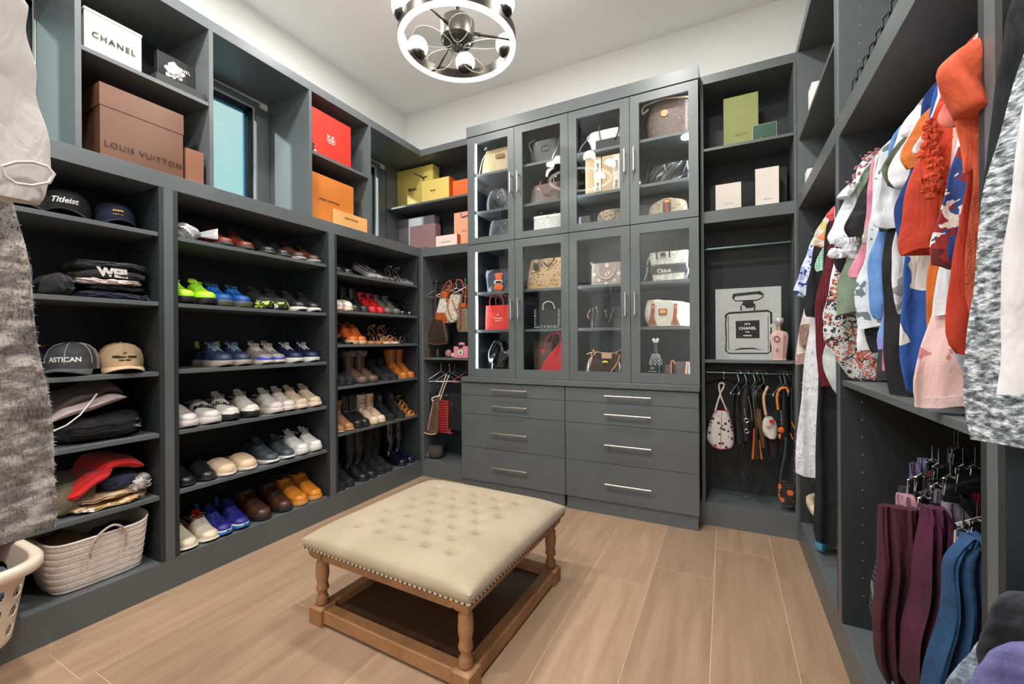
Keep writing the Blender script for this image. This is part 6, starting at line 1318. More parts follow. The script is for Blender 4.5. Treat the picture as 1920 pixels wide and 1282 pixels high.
G().tube([(-.016 + .014 * math.cos(a), -.0345, hz * .72 + .016 * math.sin(a)) for a in [2 * math.pi * k / 18 for k in range(18)]], .0022, 5, closed=True).build('round_mark', mat('dark_maroon', (84, 30, 34), .5), t); G().tube([(-.020, -.030, hz * .30), (-.014, -.031, hz * .42), (-.008, -.030, hz * .3)], .0016, 5).build('tower_mark', mat('dark_maroon', (84, 30, 34), .5), t)
# hanging bags below
hz_ = .978; yr = 3.18
HX_ = lambda px: at(1, yr, px, 700).x
hs = [(1357, 0, BWIRE, 'black hanger carrying the white printed tote'), (1385, 60, WIRE, 'thin metal hanger left of the black bags'), (1399, 62, WIRE, 'thin metal hanger above the big black bag'), (1415, 58, WIRE, 'thin metal hanger above the brown bags'), (1424, 70, BWIRE, 'black hanger among the brown bags'), (1432, 50, mat('blue_grey_wire', (150, 170, 186), .3, .5), 'blue-grey wire hanger above the white cap bag'), (1464, 60, mat('blue_grey_wire', (150, 170, 186), .3, .5), 'blue-grey wire hanger above the orange strap'), (1472, 40, WIRE, 'thin metal hanger at the right of the orange strap'), (1482, 75, BWIRE, 'black hanger nearest the right end of the rod')]
for px, ang, mt, lab in hs: hanger(lab, HX_(px), yr, hz_, R(ang), mt, w_=.16 if px == 1357 else .10, hook=.02 if px != 1357 else .01, drop=.07 if px != 1357 else .06, rod=.010)
wp = mat('white_printed_leather', (224, 214, 206), .5, kind='spots', col2=(92, 56, 60), sc_=34, thr=.3)
t = hungbag('white printed leather tote with long handles and red inside', 3.10, [(770, 1342, 1366), (785, 1334, 1370), (805, 1327, 1375), (825, 1324, 1377), (838, 1333, 1374), (842, 1345, 1364)], .05, wp, p=3, open_top=True, in_m=mat('red_lining', (170, 16, 30), .6))
wl = mat('white_handle', (222, 210, 202), .5); handle(t, 3.092, [(1340, 770), (1347, 746), (1353, 726), (1358, 718), (1352, 738), (1362, 768)] if False else [(1341, 770), (1350, 740), (1358, 722), (1354, 718), (1348, 722), (1352, 744), (1362, 768)], .0055, wl)
handle(t, 3.095, [(1353, 772), (1352, 806), (1351, 838)], .0012, mat('grey_seam', (120, 110, 106), .6), 'seam'); handle(t, 3.094, [(1334, 836), (1350, 842), (1370, 840)], .003, mat('red_lining', (170, 16, 30), .6), 'red_base'); 
t = hungbag('large black leather bag with zips and ring clasp', 3.06, [(720, 1393, 1408), (735, 1388, 1410), (760, 1384, 1412), (800, 1386, 1413), (828, 1390, 1412)], .06, BLKLEA, p=3)
for py in (788, 808): P = at(1, 3.045, 1400, py); G().tube([P + Vector((.013 * math.cos(a), 0, .012 * math.sin(a))) for a in [2 * math.pi * k / 16 for k in range(16)]], .0028, 6, closed=True).build('ring', SILV, t, off=t.location)
handle(t, 3.045, [(1400, 793), (1401, 803)], .003, SILV, 'clasp'); handle(t, 3.045, [(1396, 765), (1398, 780)], .0025, SILV, 'zip_pull'); handle(t, 3.05, [(1403, 742), (1408, 765), (1411, 790)], .002, SILV, 'zip'); handle(t, 3.05, [(1392, 728), (1400, 720), (1408, 730), (1410, 742)], .005, BLKLEA)
handle(t, 3.10, [(1396, 826), (1388, 860), (1385, 888), (1392, 905), (1403, 895), (1412, 850), (1412, 826)], .008, BLKFAB, 'shoulder_strap')
t = hungbag('smaller black bag behind the big black leather bag', 3.14, [(722, 1380, 1390), (760, 1376, 1392), (800, 1377, 1394), (833, 1378, 1400)], .04, BLKLEA, p=3); handle(t, 3.13, [(1384, 726), (1382, 750), (1386, 772)], .002, SILV, 'zip'); handle(t, 3.13, [(1378, 774), (1384, 790), (1386, 800)], .002, SILV, 'zip')
t = hungbag('black bag with orange side gussets on a chain', 3.05, [(803, 1414, 1422), (820, 1413, 1424), (845, 1411, 1429), (861, 1410, 1431)], .03, BLKLEA, p=4); o_ = mat('orange_gusset', (206, 96, 30), .5)
rowbag(t, 'orange_gusset', 3.046, [(805, 1413, 1415.5), (835, 1411.5, 1415), (861, 1409.5, 1414)], .028, o_, None, p=4, lev=6); rowbag(t, 'orange_gusset', 3.046, [(825, 1423, 1425), (845, 1425, 1428), (861, 1426, 1431)], .028, o_, None, p=4, lev=6); chain(t, 3.045, [(1418, 803), (1414, 770), (1412, 730), (1420, 722)], SILV, .003)
t = hungbag('small brown crocodile bag hanging beside the orange one', 3.09, [(768, 1416, 1428), (790, 1417, 1430), (815, 1422, 1434), (840, 1426, 1436)], .03, mat('brown_crocodile', (112, 74, 44), .35, kind='print', col2=(84, 54, 32), col3=(96, 64, 38), sc_=80), p=4); chain(t, 3.08, [(1421, 768), (1416, 745), (1424, 722)], GOLD, .003)
t = hungbag('little white cap-shaped bag with red heart', 3.03, [(783, 1436, 1449), (792, 1431, 1456), (806, 1430, 1459), (818, 1434, 1458), (823, 1440, 1455)], .035, mat('white_soft_leather', (222, 214, 204), .5, kind='leather'), p=2.4)
P = at(1, 3.02, 1447, 790); g = G(); 
for s in (-1, 1): g.ball(P + Vector((s * .006, 0, .004)), (.009, .003, .008), 10, 6)
g.obox(P + Vector((0, 0, -.003)), ((.7, 0, .7), (0, 1, 0), (-.7, 0, .7)), (.009, .0025, .009)); g.build('red_heart', mat('red_enamel', (190, 16, 26), .4), t, off=t.location); handle(t, 3.02, [(1440, 724), (1432, 745), (1436, 778)], .008, mat('beige_strap', (206, 170, 134), .5), 'strap'); P = at(1, 3.015, 1440, 798); G().ball(P, (.012, .003, .014), 10, 7).build('leather_tag', mat('beige_strap', (206, 170, 134), .5), t, off=t.location)
t = hungbag('black crossbody bag with orange handle and bag charm', 3.06, [(728, 1466, 1474), (760, 1463, 1478), (800, 1462, 1480), (825, 1464, 1482)], .03, BLKLEA, p=3); handle(t, 3.04, [(1459, 768), (1457, 745), (1462, 730), (1474, 727), (1478, 735)], .007, mat('orange_handle', (216, 122, 50), .5)); chain(t, 3.035, [(1464, 770), (1465, 790), (1466, 800)], SILV, .005)
P = at(1, 3.03, 1465, 806); g = G(); g.ball(P, (.017, .008, .02), 10, 7, wob=.1); g.ball(P + Vector((-.008, 0, -.04)), (.009, .006, .018), 8, 6); g.build('bag_charm', mat('amber_charm', (200, 96, 34), .2, coat=.6), t, off=t.location)
t = hungbag('dark purple bag hanging lower behind the white one', 3.12, [(800, 1440, 1456), (830, 1440, 1462), (857, 1444, 1456)], .03, mat('dark_plum_suede', (54, 30, 44), .8), p=3)
t = hungbag('black fringed bag at the right end of the rod', 3.10, [(725, 1480, 1492), (770, 1478, 1496), (820, 1480, 1496)], .03, BLKLEA, p=3)
g = G()
for px, py in ((1484, 790), (1488, 798), (1482, 812), (1491, 818)): g.tube(pth(3.06, [(px, py), (px + 5, py + 12)], 5), .004, 5)
g.build('tan_tassels', mat('tan_tassel', (180, 110, 60), .6), t, off=t.location)
fb = mat('black_flower_print', (44, 36, 32), .5, kind='spots', col2=(206, 110, 60), sc_=22, thr=.36)
t = hungbag('black crossbody bag printed with orange flowers hanging low', 3.04, [(908, 1465, 1500), (915, 1460, 1500), (930, 1459, 1498), (940, 1462, 1490), (943, 1466, 1480)], .03, fb, p=5); handle(t, 3.03, [(1463, 905), (1466, 880), (1472, 850), (1474, 820)], .007, mat('grey_black_web', (52, 56, 60), .7), 'shoulder_strap'); handle(t, 3.03, [(1462, 915), (1462, 922)], .006, SILV, 'buckle')
# ------------------------------------------------------------------ rods of the right run
RODM = mat('steel_rod', (150, 154, 156), .3, .9); RX, RZ = .63, 1.885
for a, b, z_, lab in ((2.032, 2.928, RZ, 'metal rod above the long clothes by the corner'), (.992, 1.948, RZ, 'metal rod above the blouses'), (-.2, .918, RZ, 'metal rod above the near grey knitwear'), (.992, 1.948, .985, 'metal rod above the clipped trousers'), (-.2, .918, .985, 'metal rod low in the nearest bay')):
    tag(G().tube([(RX, a, z_), (RX, b, z_)], .012, 12).build('hanging_rod', RODM), lab, 'rod')
C_ = lambda n, c, kind='fabric', **k: mat(n, c, k.pop('r', .85), kind=kind, wr=.7, **k)
def rows_lin(S, n, passes=2):
    "even resampling of the outline by height, then a light smoothing"
    z0, z1 = S[0][0], S[-1][0]; out = []
    for i in range(n):
        z = z0 + (z1 - z0) * i / (n - 1)
        for a, b in zip(S[:-1], S[1:]):
            if a[0] >= z >= b[0] - 1e-9:
                q = 0 if a[0] == b[0] else (a[0] - z) / (a[0] - b[0]); out.append([u + (v - u) * q for u, v in zip(a, b)]); break
        else: out.append(list(S[-1]))
    for _ in range(passes):
        out = [out[0]] + [[(p + 2 * q + r) / 4 for p, q, r in zip(out[i - 1], out[i], out[i + 1])] for i in range(1, n - 1)] + [out[-1]]
    return out
def garment(label, yp, pts, mt, th=.018, name='blouse', top=None, xr=None, fold=.007, nf=5, seed=None, cat='clothing', group='clothes hanging on the right', rodz=RZ, extra=None, sleeve=None, hem=.006, trim=None, rx=RX, minx=None):
    """hanging garment in the plane y=yp; pts: outline of its room-side edge in the image, top to bottom"""
    seed = yp * 37 if seed is None else seed
    ylo, yhi = (.997, 1.943) if .99 < yp < 1.95 else (2.037, 2.923) if yp > 2 else (-.2, .913)
    if yp > .99: th *= .72; fold *= .75
    E = [at(1, yp, *p) for p in pts]; E = [(p.x, p.z) for p in E]
    E.sort(key=lambda p: -p[1])
    zt = rodz - .016
    S = [(zt, rx - .05, rx + .05)] if top is None else [(top, E[0][0], rx + .1)]
    if top is None:
        zs = min(zt - .012, max(E[0][1] + .01, zt - .05)); S.append((zs, rx - .5 * (rx - E[0][0]) - .03 if E[0][1] > zt - .16 else rx - .17, rx + .16))
        if E[0][1] < zt - .16: S.append((min(zs - .03, zt - .1), rx - .21, rx + .2))
    for x, z in E:
        if z < S[-1][0] - .004: S.append((z, x, min(xr or .965, max(rx + .12, 2 * rx - x))))
    t = thing(name, label, cat, (rx, yp, rodz), 0, group)
    lev = 34; S = rows_lin(S, lev); rings = []; n = 60
    for i, (z, a, b) in enumerate(S):
        q = i / (lev - 1); a = max(a, minx) if minx else a; ring = []; w_ = b - a
        for j in range(n):
            tt = 2 * math.pi * j / n; cs, sn = math.cos(tt), math.sin(tt)
            x = (a + b) / 2 + w_ / 2 * math.copysign(abs(cs) ** .8, cs); d = th * (1 - .35 * (1 - q)) * math.copysign(abs(sn) ** .7, sn)
            ed = min(1, abs(x - a) / .03) * .6 + .4
            y = yp + d * ed + fold * min(1, q * 2.2) * (math.sin(nf * 2 * math.pi * (x - rx) / .5 + seed + q * .5) + .5 * math.sin(2.3 * nf * 2 * math.pi * (x - rx) / .5 + seed * 2 - q)) 
            x2 = x + .0016 * math.sin(23 * q + seed) * (1 if cs < 0 else 0); y += .0022 * math.sin(37 * q + 60 * x + seed) * math.sin(19 * q - 35 * x + seed)
            zz = z + (hem * math.sin(3 * 2 * math.pi * (x - rx) / .4 + seed) if i == lev - 1 else 0)
            y = max(ylo, min(yhi, y))
            if rodz > 1.5 and .99 < yp < 1.95 and x2 > .376: zz = max(zz, 1.0505)
            ring.append((x2, y, zz))
        rings.append(ring)
    rings.reverse(); g = G().loft(rings); g.build('cloth_body', mt, t, off=t.location, ang=75)
    if trim:
        r0 = [(p[0], yp + (p[1] - yp) * 1.06, p[2]) for p in rings[0]]; r1 = [(p[0], yp + (p[1] - yp) * 1.06, p[2] + trim[1]) for p in rings[0]]; r0 = [(p[0] + (-.002 if p[0] < rx else .002), p[1], p[2] - .001) for p in r0]; r1 = [(p[0] + (-.002 if p[0] < rx else .002), p[1], p[2]) for p in r1]
        G().loft([r0, r1]).build(trim[2] if len(trim) > 2 else 'hem_band', trim[0], t, off=t.location, ang=75)
    if top is None: G().tube([(rx, yp, zt - .004), (rx + .012, yp, rodz - .012), (rx + .0165, yp, rodz), (rx + .008, yp, rodz + .0155), (rx - .008, yp, rodz + .0155), (rx - .0165, yp, rodz + .002)], .0016, 5).build('hanger_hook', STEEL, t, off=t.location)
    if sleeve:
        sl(t, yp - th - .012, *sleeve)
    return t
def sl(t, yp, rows, mt, d=.018, nm='sleeve', cuff=None, seed=1):
    "sleeve: rows (image y, x left, x right) on plane yp"
    S = []
    for py, a, b in rows:
        A, Bp = at(1, yp, a, py), at(1, yp, b, py); S.append((A.x, A.z, Bp.x, Bp.z))
    S = smooth(S, 14); rings = []
    for i, (ax, az, bx, bz) in enumerate(S):
        q = i / 13; ring = []
        for j in range(20):
            a = 2 * math.pi * j / 20; f_ = .5 + .5 * math.cos(a)
            ring.append((bx + (ax - bx) * f_, yp + d * math.sin(a) * (.7 + .5 * q) * (1 + .2 * math.sin(3 * a + seed + 6 * q)), bz + (az - bz) * f_))
        rings.append(ring)
    G().loft(rings).build(nm, mt, t, off=t.location, ang=70)
    if cuff:
        c = [Vector(p) for p in rings[-1]]; m_ = sum(c, Vector()) / len(c); G().loft([[m_ + (p - m_) * 1.05 + Vector((0, 0, .02)) for p in c], [m_ + (p - m_) * 1.08 for p in c], [m_ + (p - m_) * 1.02 + Vector((0, 0, -.004)) for p in c]]).build('cuff', cuff, t, off=t.location)
white = C_('white_cotton', (232, 234, 238), col2=(218, 222, 228), sc_=8); blackc = C_('black_cotton', (26, 26, 30), col2=(18, 18, 22), sc_=8)
def fur(t, yp_fn, count, ln, mt, name='fur_pile'):
    "short tapered tufts standing on the body of garment t"
    b = [c for c in t.children if c.name.startswith('cloth_body')][0].data; g = G(); P = b.polygons; rnd = random.Random(4)
    ar = [p.area for p in P]; tot = sum(ar); acc = 0; cum = []
    for a in ar: acc += a; cum.append(acc / tot)
    import bisect
    for _ in range(count):
        p = P[min(bisect.bisect(cum, rnd.random()), len(P) - 1)]; vs = [b.vertices[i].co for i in p.vertices[:4]]
        if len(vs) < 4: continue
        u, v = rnd.random(), rnd.random(); q = (vs[0] * (1 - u) + vs[1] * u) * (1 - v) + (vs[3] * (1 - u) + vs[2] * u) * v
        if not yp_fn(q + t.location): continue
        n_ = p.normal; d = (n_ + Vector((rnd.uniform(-.5, .5), rnd.uniform(-.5, .5), rnd.uniform(-.9, .1)))).normalized(); s = d.cross(Vector((.3, .5, .8))).normalized() * ln * .22
        g.add([q - s, q + s, q + d * ln * rnd.uniform(.6, 1.3)], [(0, 1, 2)])
    g.build(name, mt, t, kind='stuff', ang=10)
# ---- long clothes by the corner (far to near)
leaf = C_('blue_leaf_print', (166, 184, 226), 'print', col2=(214, 222, 240), col3=(44, 60, 120), sc_=30, thr=.38)
garment('blue and white leaf-print blouse with blue cuff at the far end', 2.80, [(1521, 452), (1509, 485), (1498, 514), (1485, 552), (1500, 557)], leaf, trim=(C_('sky_blue_cuff', (92, 132, 200)), .045), th=.03)
garment('dark grey cardigan just behind the leaf-print blouse', 2.86, [(1546, 400), (1522, 450), (1508, 500), (1510, 540)], C_('dark_slate_wool', (62, 70, 76)))
sh = C_('ivory_sherpa', (228, 218, 212), 'fabric', col2=(206, 192, 184), sc_=40, bump=1)
garment('ivory and brown sherpa jacket with dusty pink hem', 2.72, [(1528, 470), (1511, 560), (1499, 620), (1492, 655), (1493, 682)], sh, th=.035, trim=(C_('dusty_pink_hem', (178, 142, 132)), .055), name='jacket')
patchm = C_('brown_sherpa', (142, 104, 88), 'fabric', col2=(176, 148, 136), sc_=60, bump=1)
t = bpy.data.objects['jacket']; A, Bp = at(1, 2.675, 1499, 652), at(1, 2.675, 1530, 607); G().ball(((A.x + Bp.x) / 2, 2.684, (A.z + Bp.z) / 2), ((Bp.x - A.x) / 2, .012, (Bp.z - A.z) / 2), 16, 8, p=5).build('brown_panel', patchm, t, off=t.location)
wf = C_('white_faux_fur', (232, 232, 236), 'fabric', col2=(214, 214, 220), sc_=30, bump=1)
t = garment('long white faux-fur coat hanging lowest by the corner', 2.65, [(1520, 600), (1508, 683), (1500, 760), (1493, 826), (1489, 878), (1491, 888)], wf, th=.05, name='fur_coat', fold=.012)
fur(t, lambda p: p.x < .68 and p.z < 1.15, 3000, .014, wf)
t = garment('short white faux-fur jacket edge beside the long coat', 2.48, [(1545, 700), (1540, 790), (1536, 850), (1538, 880)], wf, th=.03, name='fur_jacket')
garment('black long vest hanging between blouse and knit', 2.58, [(1530, 440), (1519, 500), (1509, 560), (1508, 588), (1513, 596)], blackc, name='vest')
garment('mint gingham short-sleeve top', 2.50, [(1550, 440), (1541, 464), (1532, 485), (1525, 503), (1530, 509)], C_('mint_gingham', (190, 226, 214), 'plaid', col2=(120, 176, 160), sc_=26, thr=.8))
garment('cream top with peach and yellow flowers', 2.44, [(1545, 408), (1535, 425), (1526, 442), (1519, 457), (1523, 462)], C_('peach_floral', (232, 220, 200), 'print', col2=(232, 140, 92), col3=(206, 190, 110), sc_=24, thr=.6))
garment('long black dress falling almost to the floor', 2.41, [(1540, 560), (1533, 700), (1531, 760), (1529, 850), (1526, 950), (1524, 1000), (1530, 1016)], blackc, name='dress', fold=.014)
garment('burgundy cable-knit cardigan in the corner bay', 2.34, [(1558, 440), (1545, 500), (1531, 551), (1527, 591), (1532, 664), (1534, 716), (1540, 724)], C_('burgundy_cable', (112, 20, 36), 'knit', col2=(78, 10, 24), sc_=34, stretch=(1, 1, .5)), th=.03, name='cardigan')
garment('coral pink short-sleeve top peeping at the shoulder', 2.28, [(1571, 381), (1560, 390), (1547, 403), (1556, 412)], C_('coral_jersey', (232, 92, 98)))
garment('plain white long shirt beside the burgundy knit', 2.25, [(1566, 480), (1555, 540), (1540, 598), (1543, 602)], white, name='shirt')
garment('pale mint satin dress with flowing hem', 2.18, [(1560, 620), (1545, 652), (1541, 685), (1549, 710), (1561, 730), (1568, 742)], C_('pale_mint_satin', (206, 214, 212), r=.4), name='dress')
garment('bright blue slip of a top at the shoulder', 2.21, [(1577, 455), (1571, 465), (1564, 478), (1566, 482)], C_('bright_blue', (40, 92, 178)))
# ---- tops above the shelf
flor = C_('rust_floral_print', (196, 204, 204), 'print', col2=(186, 100, 80), col3=(50, 36, 44), sc_=58, thr=.5)
garment('grey and rust floral dress with draped hem', 1.925, [(1572, 480), (1560, 520), (1547, 583), (1540, 640), (1557, 657), (1575, 686), (1597, 712), (1602, 720)], flor, name='dress', th=.03, minx=.30, trim=(C_('black_lace', (34, 34, 38), 'spots', col2=(150, 150, 150), sc_=90), .03))
garment('black blouse under the white lace one', 1.905, [(1580, 440), (1566, 465), (1560, 490), (1572, 512), (1586, 518)], blackc)
lace = C_('white_lace', (228, 232, 240), 'spots', col2=(196, 204, 220), sc_=60, thr=.22)
t = garment('white lace blouse with pink embroidery and ruffled cuff', 1.88, [(1650, 275), (1632, 284), (1611, 309), (1596, 344), (1580, 380), (1563, 420), (1549, 446), (1556, 452)], lace, th=.03)
pe = C_('pink_embroidery', (206, 140, 150)); g = G()
for k in range(34):
    u = k / 33; px, py = 1650 - 58 * u + random.uniform(-3, 10), 281 + 60 * u * u + random.uniform(-3, 9); P = at(1, 1.842, px, py); g.ball(P, (.006, .004, .004), 6, 4)
g.build('embroidery', pe, t, off=t.location, kind='stuff'); g = G()
for k in range(26):
    P = at(1, 1.85, 1562 + random.uniform(0, 46), 448 + random.uniform(0, 34)); g.ball(P, (.018, .012, .014), 8, 5, wob=.25, seed=k)
g.build('ruffle', white, t, off=t.location, kind='stuff')
sl(t, 1.86, [(345, 1592, 1612), (358, 1578, 1604), (371, 1568, 1596)], white, nm='flared_sleeve')
garment('sage green cotton top with frilled edge', 1.855, [(1584, 500), (1573, 520), (1567, 568), (1571, 588)], C_('sage_cotton', (122, 140, 116), col2=(104, 122, 100)), th=.03)
garment('black short-sleeve tee with long sleeve line', 1.80, [(1672, 262), (1661, 276), (1645, 300), (1629, 330), (1605, 380), (1588, 415), (1578, 436), (1590, 441)], blackc, name='tee')
garment('dusty pink blouse with gathered peplum sleeve', 1.74, [(1620, 452), (1611, 466), (1600, 490), (1587, 515), (1592, 524)], C_('dusty_pink', (214, 138, 158), col2=(196, 120, 142)), th=.03)
garment('black and white flower blouse sleeve', 1.705, [(1645, 395), (1630, 417), (1613, 441), (1618, 462)], C_('mono_floral', (216, 212, 206), 'print', col2=(176, 168, 160), col3=(50, 48, 50), sc_=24, thr=.5))
garment('plain white cotton top low beside the lace trim', 1.69, [(1618, 560), (1608, 600), (1604, 650), (1608, 659)], white)
garment('black crochet lace top near the shelf edge', 1.672, [(1625, 590), (1616, 615), (1622, 640), (1634, 664)], C_('black_crochet', (24, 26, 36), 'spots', col2=(70, 80, 110), sc_=100, thr=.2))
garment('white top with fine grey toile print', 1.655, [(1622, 490), (1604, 527), (1604, 570), (1606, 611), (1610, 614)], C_('grey_toile', (214, 222, 226), 'print', col2=(214, 222, 226), col3=(110, 124, 132), sc_=30, thr=.6))
garment('light blue gathered blouse beside the toile print top', 1.55, [(1640, 455), (1630, 470), (1626, 510), (1628, 560), (1632, 598), (1640, 602)], C_('sky_blue_cotton', (104, 148, 206), col2=(84, 128, 190)), th=.026, fold=.011)
garment('dark grey folded top near the shelf edge', 1.52, [(1655, 620), (1646, 650), (1640, 700), (1644, 716)], C_('dark_charcoal_jersey', (58, 58, 62)))
garment('candy pink top showing a narrow strip', 1.505, [(1658, 630), (1650, 660), (1654, 696)], C_('candy_pink_jersey', (226, 132, 160)))
garment('purple and blue tie-dye top', 1.49, [(1660, 580), (1654, 600), (1638, 640), (1646, 652)], C_('tie_dye', (150, 110, 190), col2=(110, 160, 214), sc_=14))
garment('black boxy tee with straight sleeve', 1.475, [(1700, 262), (1688, 300), (1675, 350), (1655, 400), (1640, 426), (1650, 430)], blackc, name='tee', th=.024)
garment('long black trousers hanging past the shelf edge', 1.46, [(1660, 440), (1655, 500), (1658, 583), (1659, 650), (1661, 710), (1668, 738)], blackc, name='trousers', th=.026)
garment('white shirt with crisp narrow front', 1.448, [(1655, 325), (1645, 365), (1635, 400), (1628, 421), (1638, 427)], white, name='shirt')
garment('white and grey shadow-floral blouse', 1.40, [(1685, 420), (1673, 450), (1669, 500), (1669, 535), (1678, 570), (1682, 590)], C_('grey_shadow_floral', (220, 220, 222), 'print', col2=(150, 150, 152), col3=(220, 220, 222), sc_=16, thr=.4), th=.024)
t = garment('olive tee with rolled sleeve', 1.425, [(1700, 250), (1685, 268), (1665, 292), (1648, 316), (1655, 330), (1662, 350)], C_('olive_jersey', (98, 102, 78)), name='tee')
t = garment('white blouse with small turned-back cuff at the top', 1.372, [(1712, 224), (1697, 232), (1683, 240), (1686, 256), (1694, 262)], white, th=.02)
garment('white tee in front of the olive tee', 1.355, [(1722, 222), (1700, 258), (1680, 290), (1661, 326), (1668, 344), (1680, 356)], white, name='tee', th=.024)
garment('royal navy top below the white tee', 1.335, [(1705, 325), (1688, 360), (1676, 395), (1678, 430), (1684, 449)], C_('royal_navy', (18, 58, 128)))
camel = C_('camel_rib', (206, 112, 48), 'fabric', col2=(188, 96, 38), sc_=30)
garment('camel orange tee with ribbed cuff at the shoulder', 1.30, [(1752, 196), (1735, 210), (1718, 230), (1702, 258), (1692, 284), (1686, 306), (1700, 312)], camel, name='tee', th=.024)
bwf = C_('blue_white_flower', (42, 84, 164), 'print', col2=(42, 84, 164), col3=(222, 222, 216), sc_=11, thr=.38)
garment('cobalt dress with large white brush flowers', 1.275, [(1705, 440), (1695, 486), (1690, 540), (1685, 591), (1686, 660), (1690, 722), (1697, 730)], bwf, name='dress', th=.028)
garment('white tee between the camel and rust tops', 1.245, [(1752, 212), (1735, 240), (1718, 268), (1705, 288), (1712, 294)], white, name='tee')
rust = C_('rust_jersey', (200, 66, 34), col2=(176, 52, 26), sc_=10)
garment('rust red blouse with wavy hem', 1.212, [(1742, 262), (1722, 295), (1708, 323), (1697, 365), (1690, 405), (1685, 450), (1683, 470), (1692, 480)], rust, th=.03, hem=.012)
garment('amber brown long top below the rust blouse', 1.192, [(1750, 470), (1740, 510), (1734, 560), (1734, 600), (1740, 650), (1744, 660)], C_('amber_gauze', (204, 104, 32), col2=(176, 84, 22), sc_=20), th=.024)
t = garment('rust lace blouse with cut-out flower sleeve', 1.165, [(1760, 194), (1744, 228), (1730, 262), (1730, 300), (1735, 335), (1748, 368)], C_('rust_lace', (206, 66, 30), 'spots', col2=(150, 36, 16), sc_=60, thr=.2)); g = G()
for k in range(70):
    u = random.random(); P = at(1, 1.143, 1732 + 32 * u + random.uniform(-4, 10) - 12 * abs(u - .5), 225 + 150 * random.random()); g.ball(P, (.007, .005, .006), 8, 6, wob=.35, seed=k)
g.build('lace_flowers', C_('rust_lace_petal', (214, 76, 36)), t, off=t.location, kind='stuff')
garment('pale blush floral smock with elastic cuff', 1.15, [(1752, 590), (1735, 640), (1716, 680), (1706, 715), (1704, 744), (1712, 752), (1716, 757)], C_('blush_floral', (228, 190, 184), 'print', col2=(228, 190, 184), col3=(196, 128, 124), sc_=26, thr=.62), th=.034, xr=.75, trim=(C_('blush_cuff', (236, 204, 198)), .02))
garment('white towelling top with straight hem', 1.135, [(1775, 470), (1762, 508), (1750, 560), (1748, 586)], white)
pais = C_('paisley_print', (224, 216, 206), 'print', col2=(140, 34, 28), col3=(40, 70, 134), sc_=36, thr=.34)
garment('paisley silk blouse in rust, blue and white', 1.095, [(1808, 250), (1795, 290), (1783, 318), (1768, 362), (1756, 410), (1746, 446), (1739, 490), (1745, 500)], pais, th=.028, trim=(C_('maroon_border', (92, 16, 24)), .03))
garment('deep rust trousers hanging lowest of the orange clothes', 1.06, [(1790, 460), (1778, 515), (1771, 583), (1773, 630), (1776, 660), (1790, 668)], C_('deep_rust_jersey', (190, 56, 26), col2=(164, 44, 20), sc_=10), name='trousers', th=.026)
salmon = C_('salmon_linen', (232, 132, 118)); garment('salmon pink linen shirt with pointed collar', 1.045, [(1776, 180), (1764, 202), (1751, 226), (1765, 236), (1784, 246)], salmon, name='shirt', th=.02)
hood = C_('coral_orange_linen', (212, 88, 52), col2=(190, 74, 42), sc_=12)
t = garment('coral orange linen shirt with wide turned collar', 1.02, [(1800, 150), (1790, 200), (1796, 260), (1806, 330)], hood, name='shirt', th=.02)
sl(t, 1.0, [(78, 1822, 1870), (104, 1783, 1862), (131, 1757, 1850), (155, 1760, 1850), (180, 1775, 1850), (215, 1795, 1850)], hood, d=.03, nm='wide_sleeve')
garment('terracotta crinkled blouse beside the upright', .998, [(1830, 262), (1822, 300), (1817, 395), (1813, 461), (1804, 530), (1806, 560), (1820, 615)], C_('terracotta_crinkle', (206, 92, 62), 'fabric', col2=(186, 78, 50), sc_=30, bump=.8), th=.012) if False else garment('terracotta crinkled blouse beside the upright', 1.012, [(1832, 262), (1824, 300), (1818, 395), (1814, 461), (1805, 530), (1808, 560), (1822, 615)], C_('terracotta_crinkle', (206, 92, 62), 'fabric', col2=(186, 78, 50), sc_=30, bump=.8), th=.010, fold=.002)
garment('white and pale blue shirt hem beside the blush smock', 1.12, [(1790, 600), (1780, 640), (1785, 672), (1812, 705)], C_('pale_blue_white', (206, 216, 234)), name='shirt')
# ---- nearest bay
garment('black cardigan behind the grey knit near the upright', .86, [(1886, 2), (1877, 108), (1866, 200), (1852, 300), (1848, 420), (1846, 560), (1850, 640)], blackc, name='cardigan', th=.02)
knit = C_('heather_grey_knit', (206, 212, 216), 'marl', col2=(84, 92, 98), sc_=70, col3=(150, 158, 162), stretch=(1.2, 1.2, 1.9), bump=.7)
garment('long heather grey cable-knit cardigan in the nearest bay', .78, [(1918, 86), (1898, 144), (1877, 230), (1860, 290), (1842, 380), (1837, 459), (1832, 520), (1826, 624), (1820, 745), (1817, 818), (1828, 832)], knit, name='cardigan', th=.05, fold=.012, xr=.9)
wk = C_('soft_white_knit', (212, 208, 210), 'fabric', col2=(200, 196, 198), sc_=4)
garment('soft white sweater with gathered cuff, nearest on the right', .62, [(1930, 180), (1908, 251), (1892, 359), (1883, 431), (1879, 500), (1875, 580), (1873, 634), (1876, 648), (1868, 700), (1862, 728), (1872, 734)], wk, name='sweater', th=.045, fold=.006)
garment('washed black denim jacket low in the nearest bay', .64, [(1905, 1100), (1867, 1127), (1836, 1171), (1828, 1240), (1822, 1282), (1815, 1360)], C_('washed_black_denim', (44, 46, 50)), name='jacket', rodz=.985, th=.03)
garment('muted purple sweatshirt low at the right corner', .54, [(1915, 1130), (1868, 1203), (1836, 1244), (1815, 1264), (1800, 1300), (1790, 1400)], C_('muted_purple', (92, 88, 134), col2=(76, 72, 116)), name='sweatshirt', rodz=.985, th=.04)
garment('pale heather blue top low beside the black jacket', .80, [(1838, 1190), (1812, 1235), (1790, 1264), (1778, 1290), (1770, 1380)], C_('pale_heather_blue', (150, 166, 184), 'marl', col2=(104, 120, 140), sc_=60), rodz=.985, th=.02)
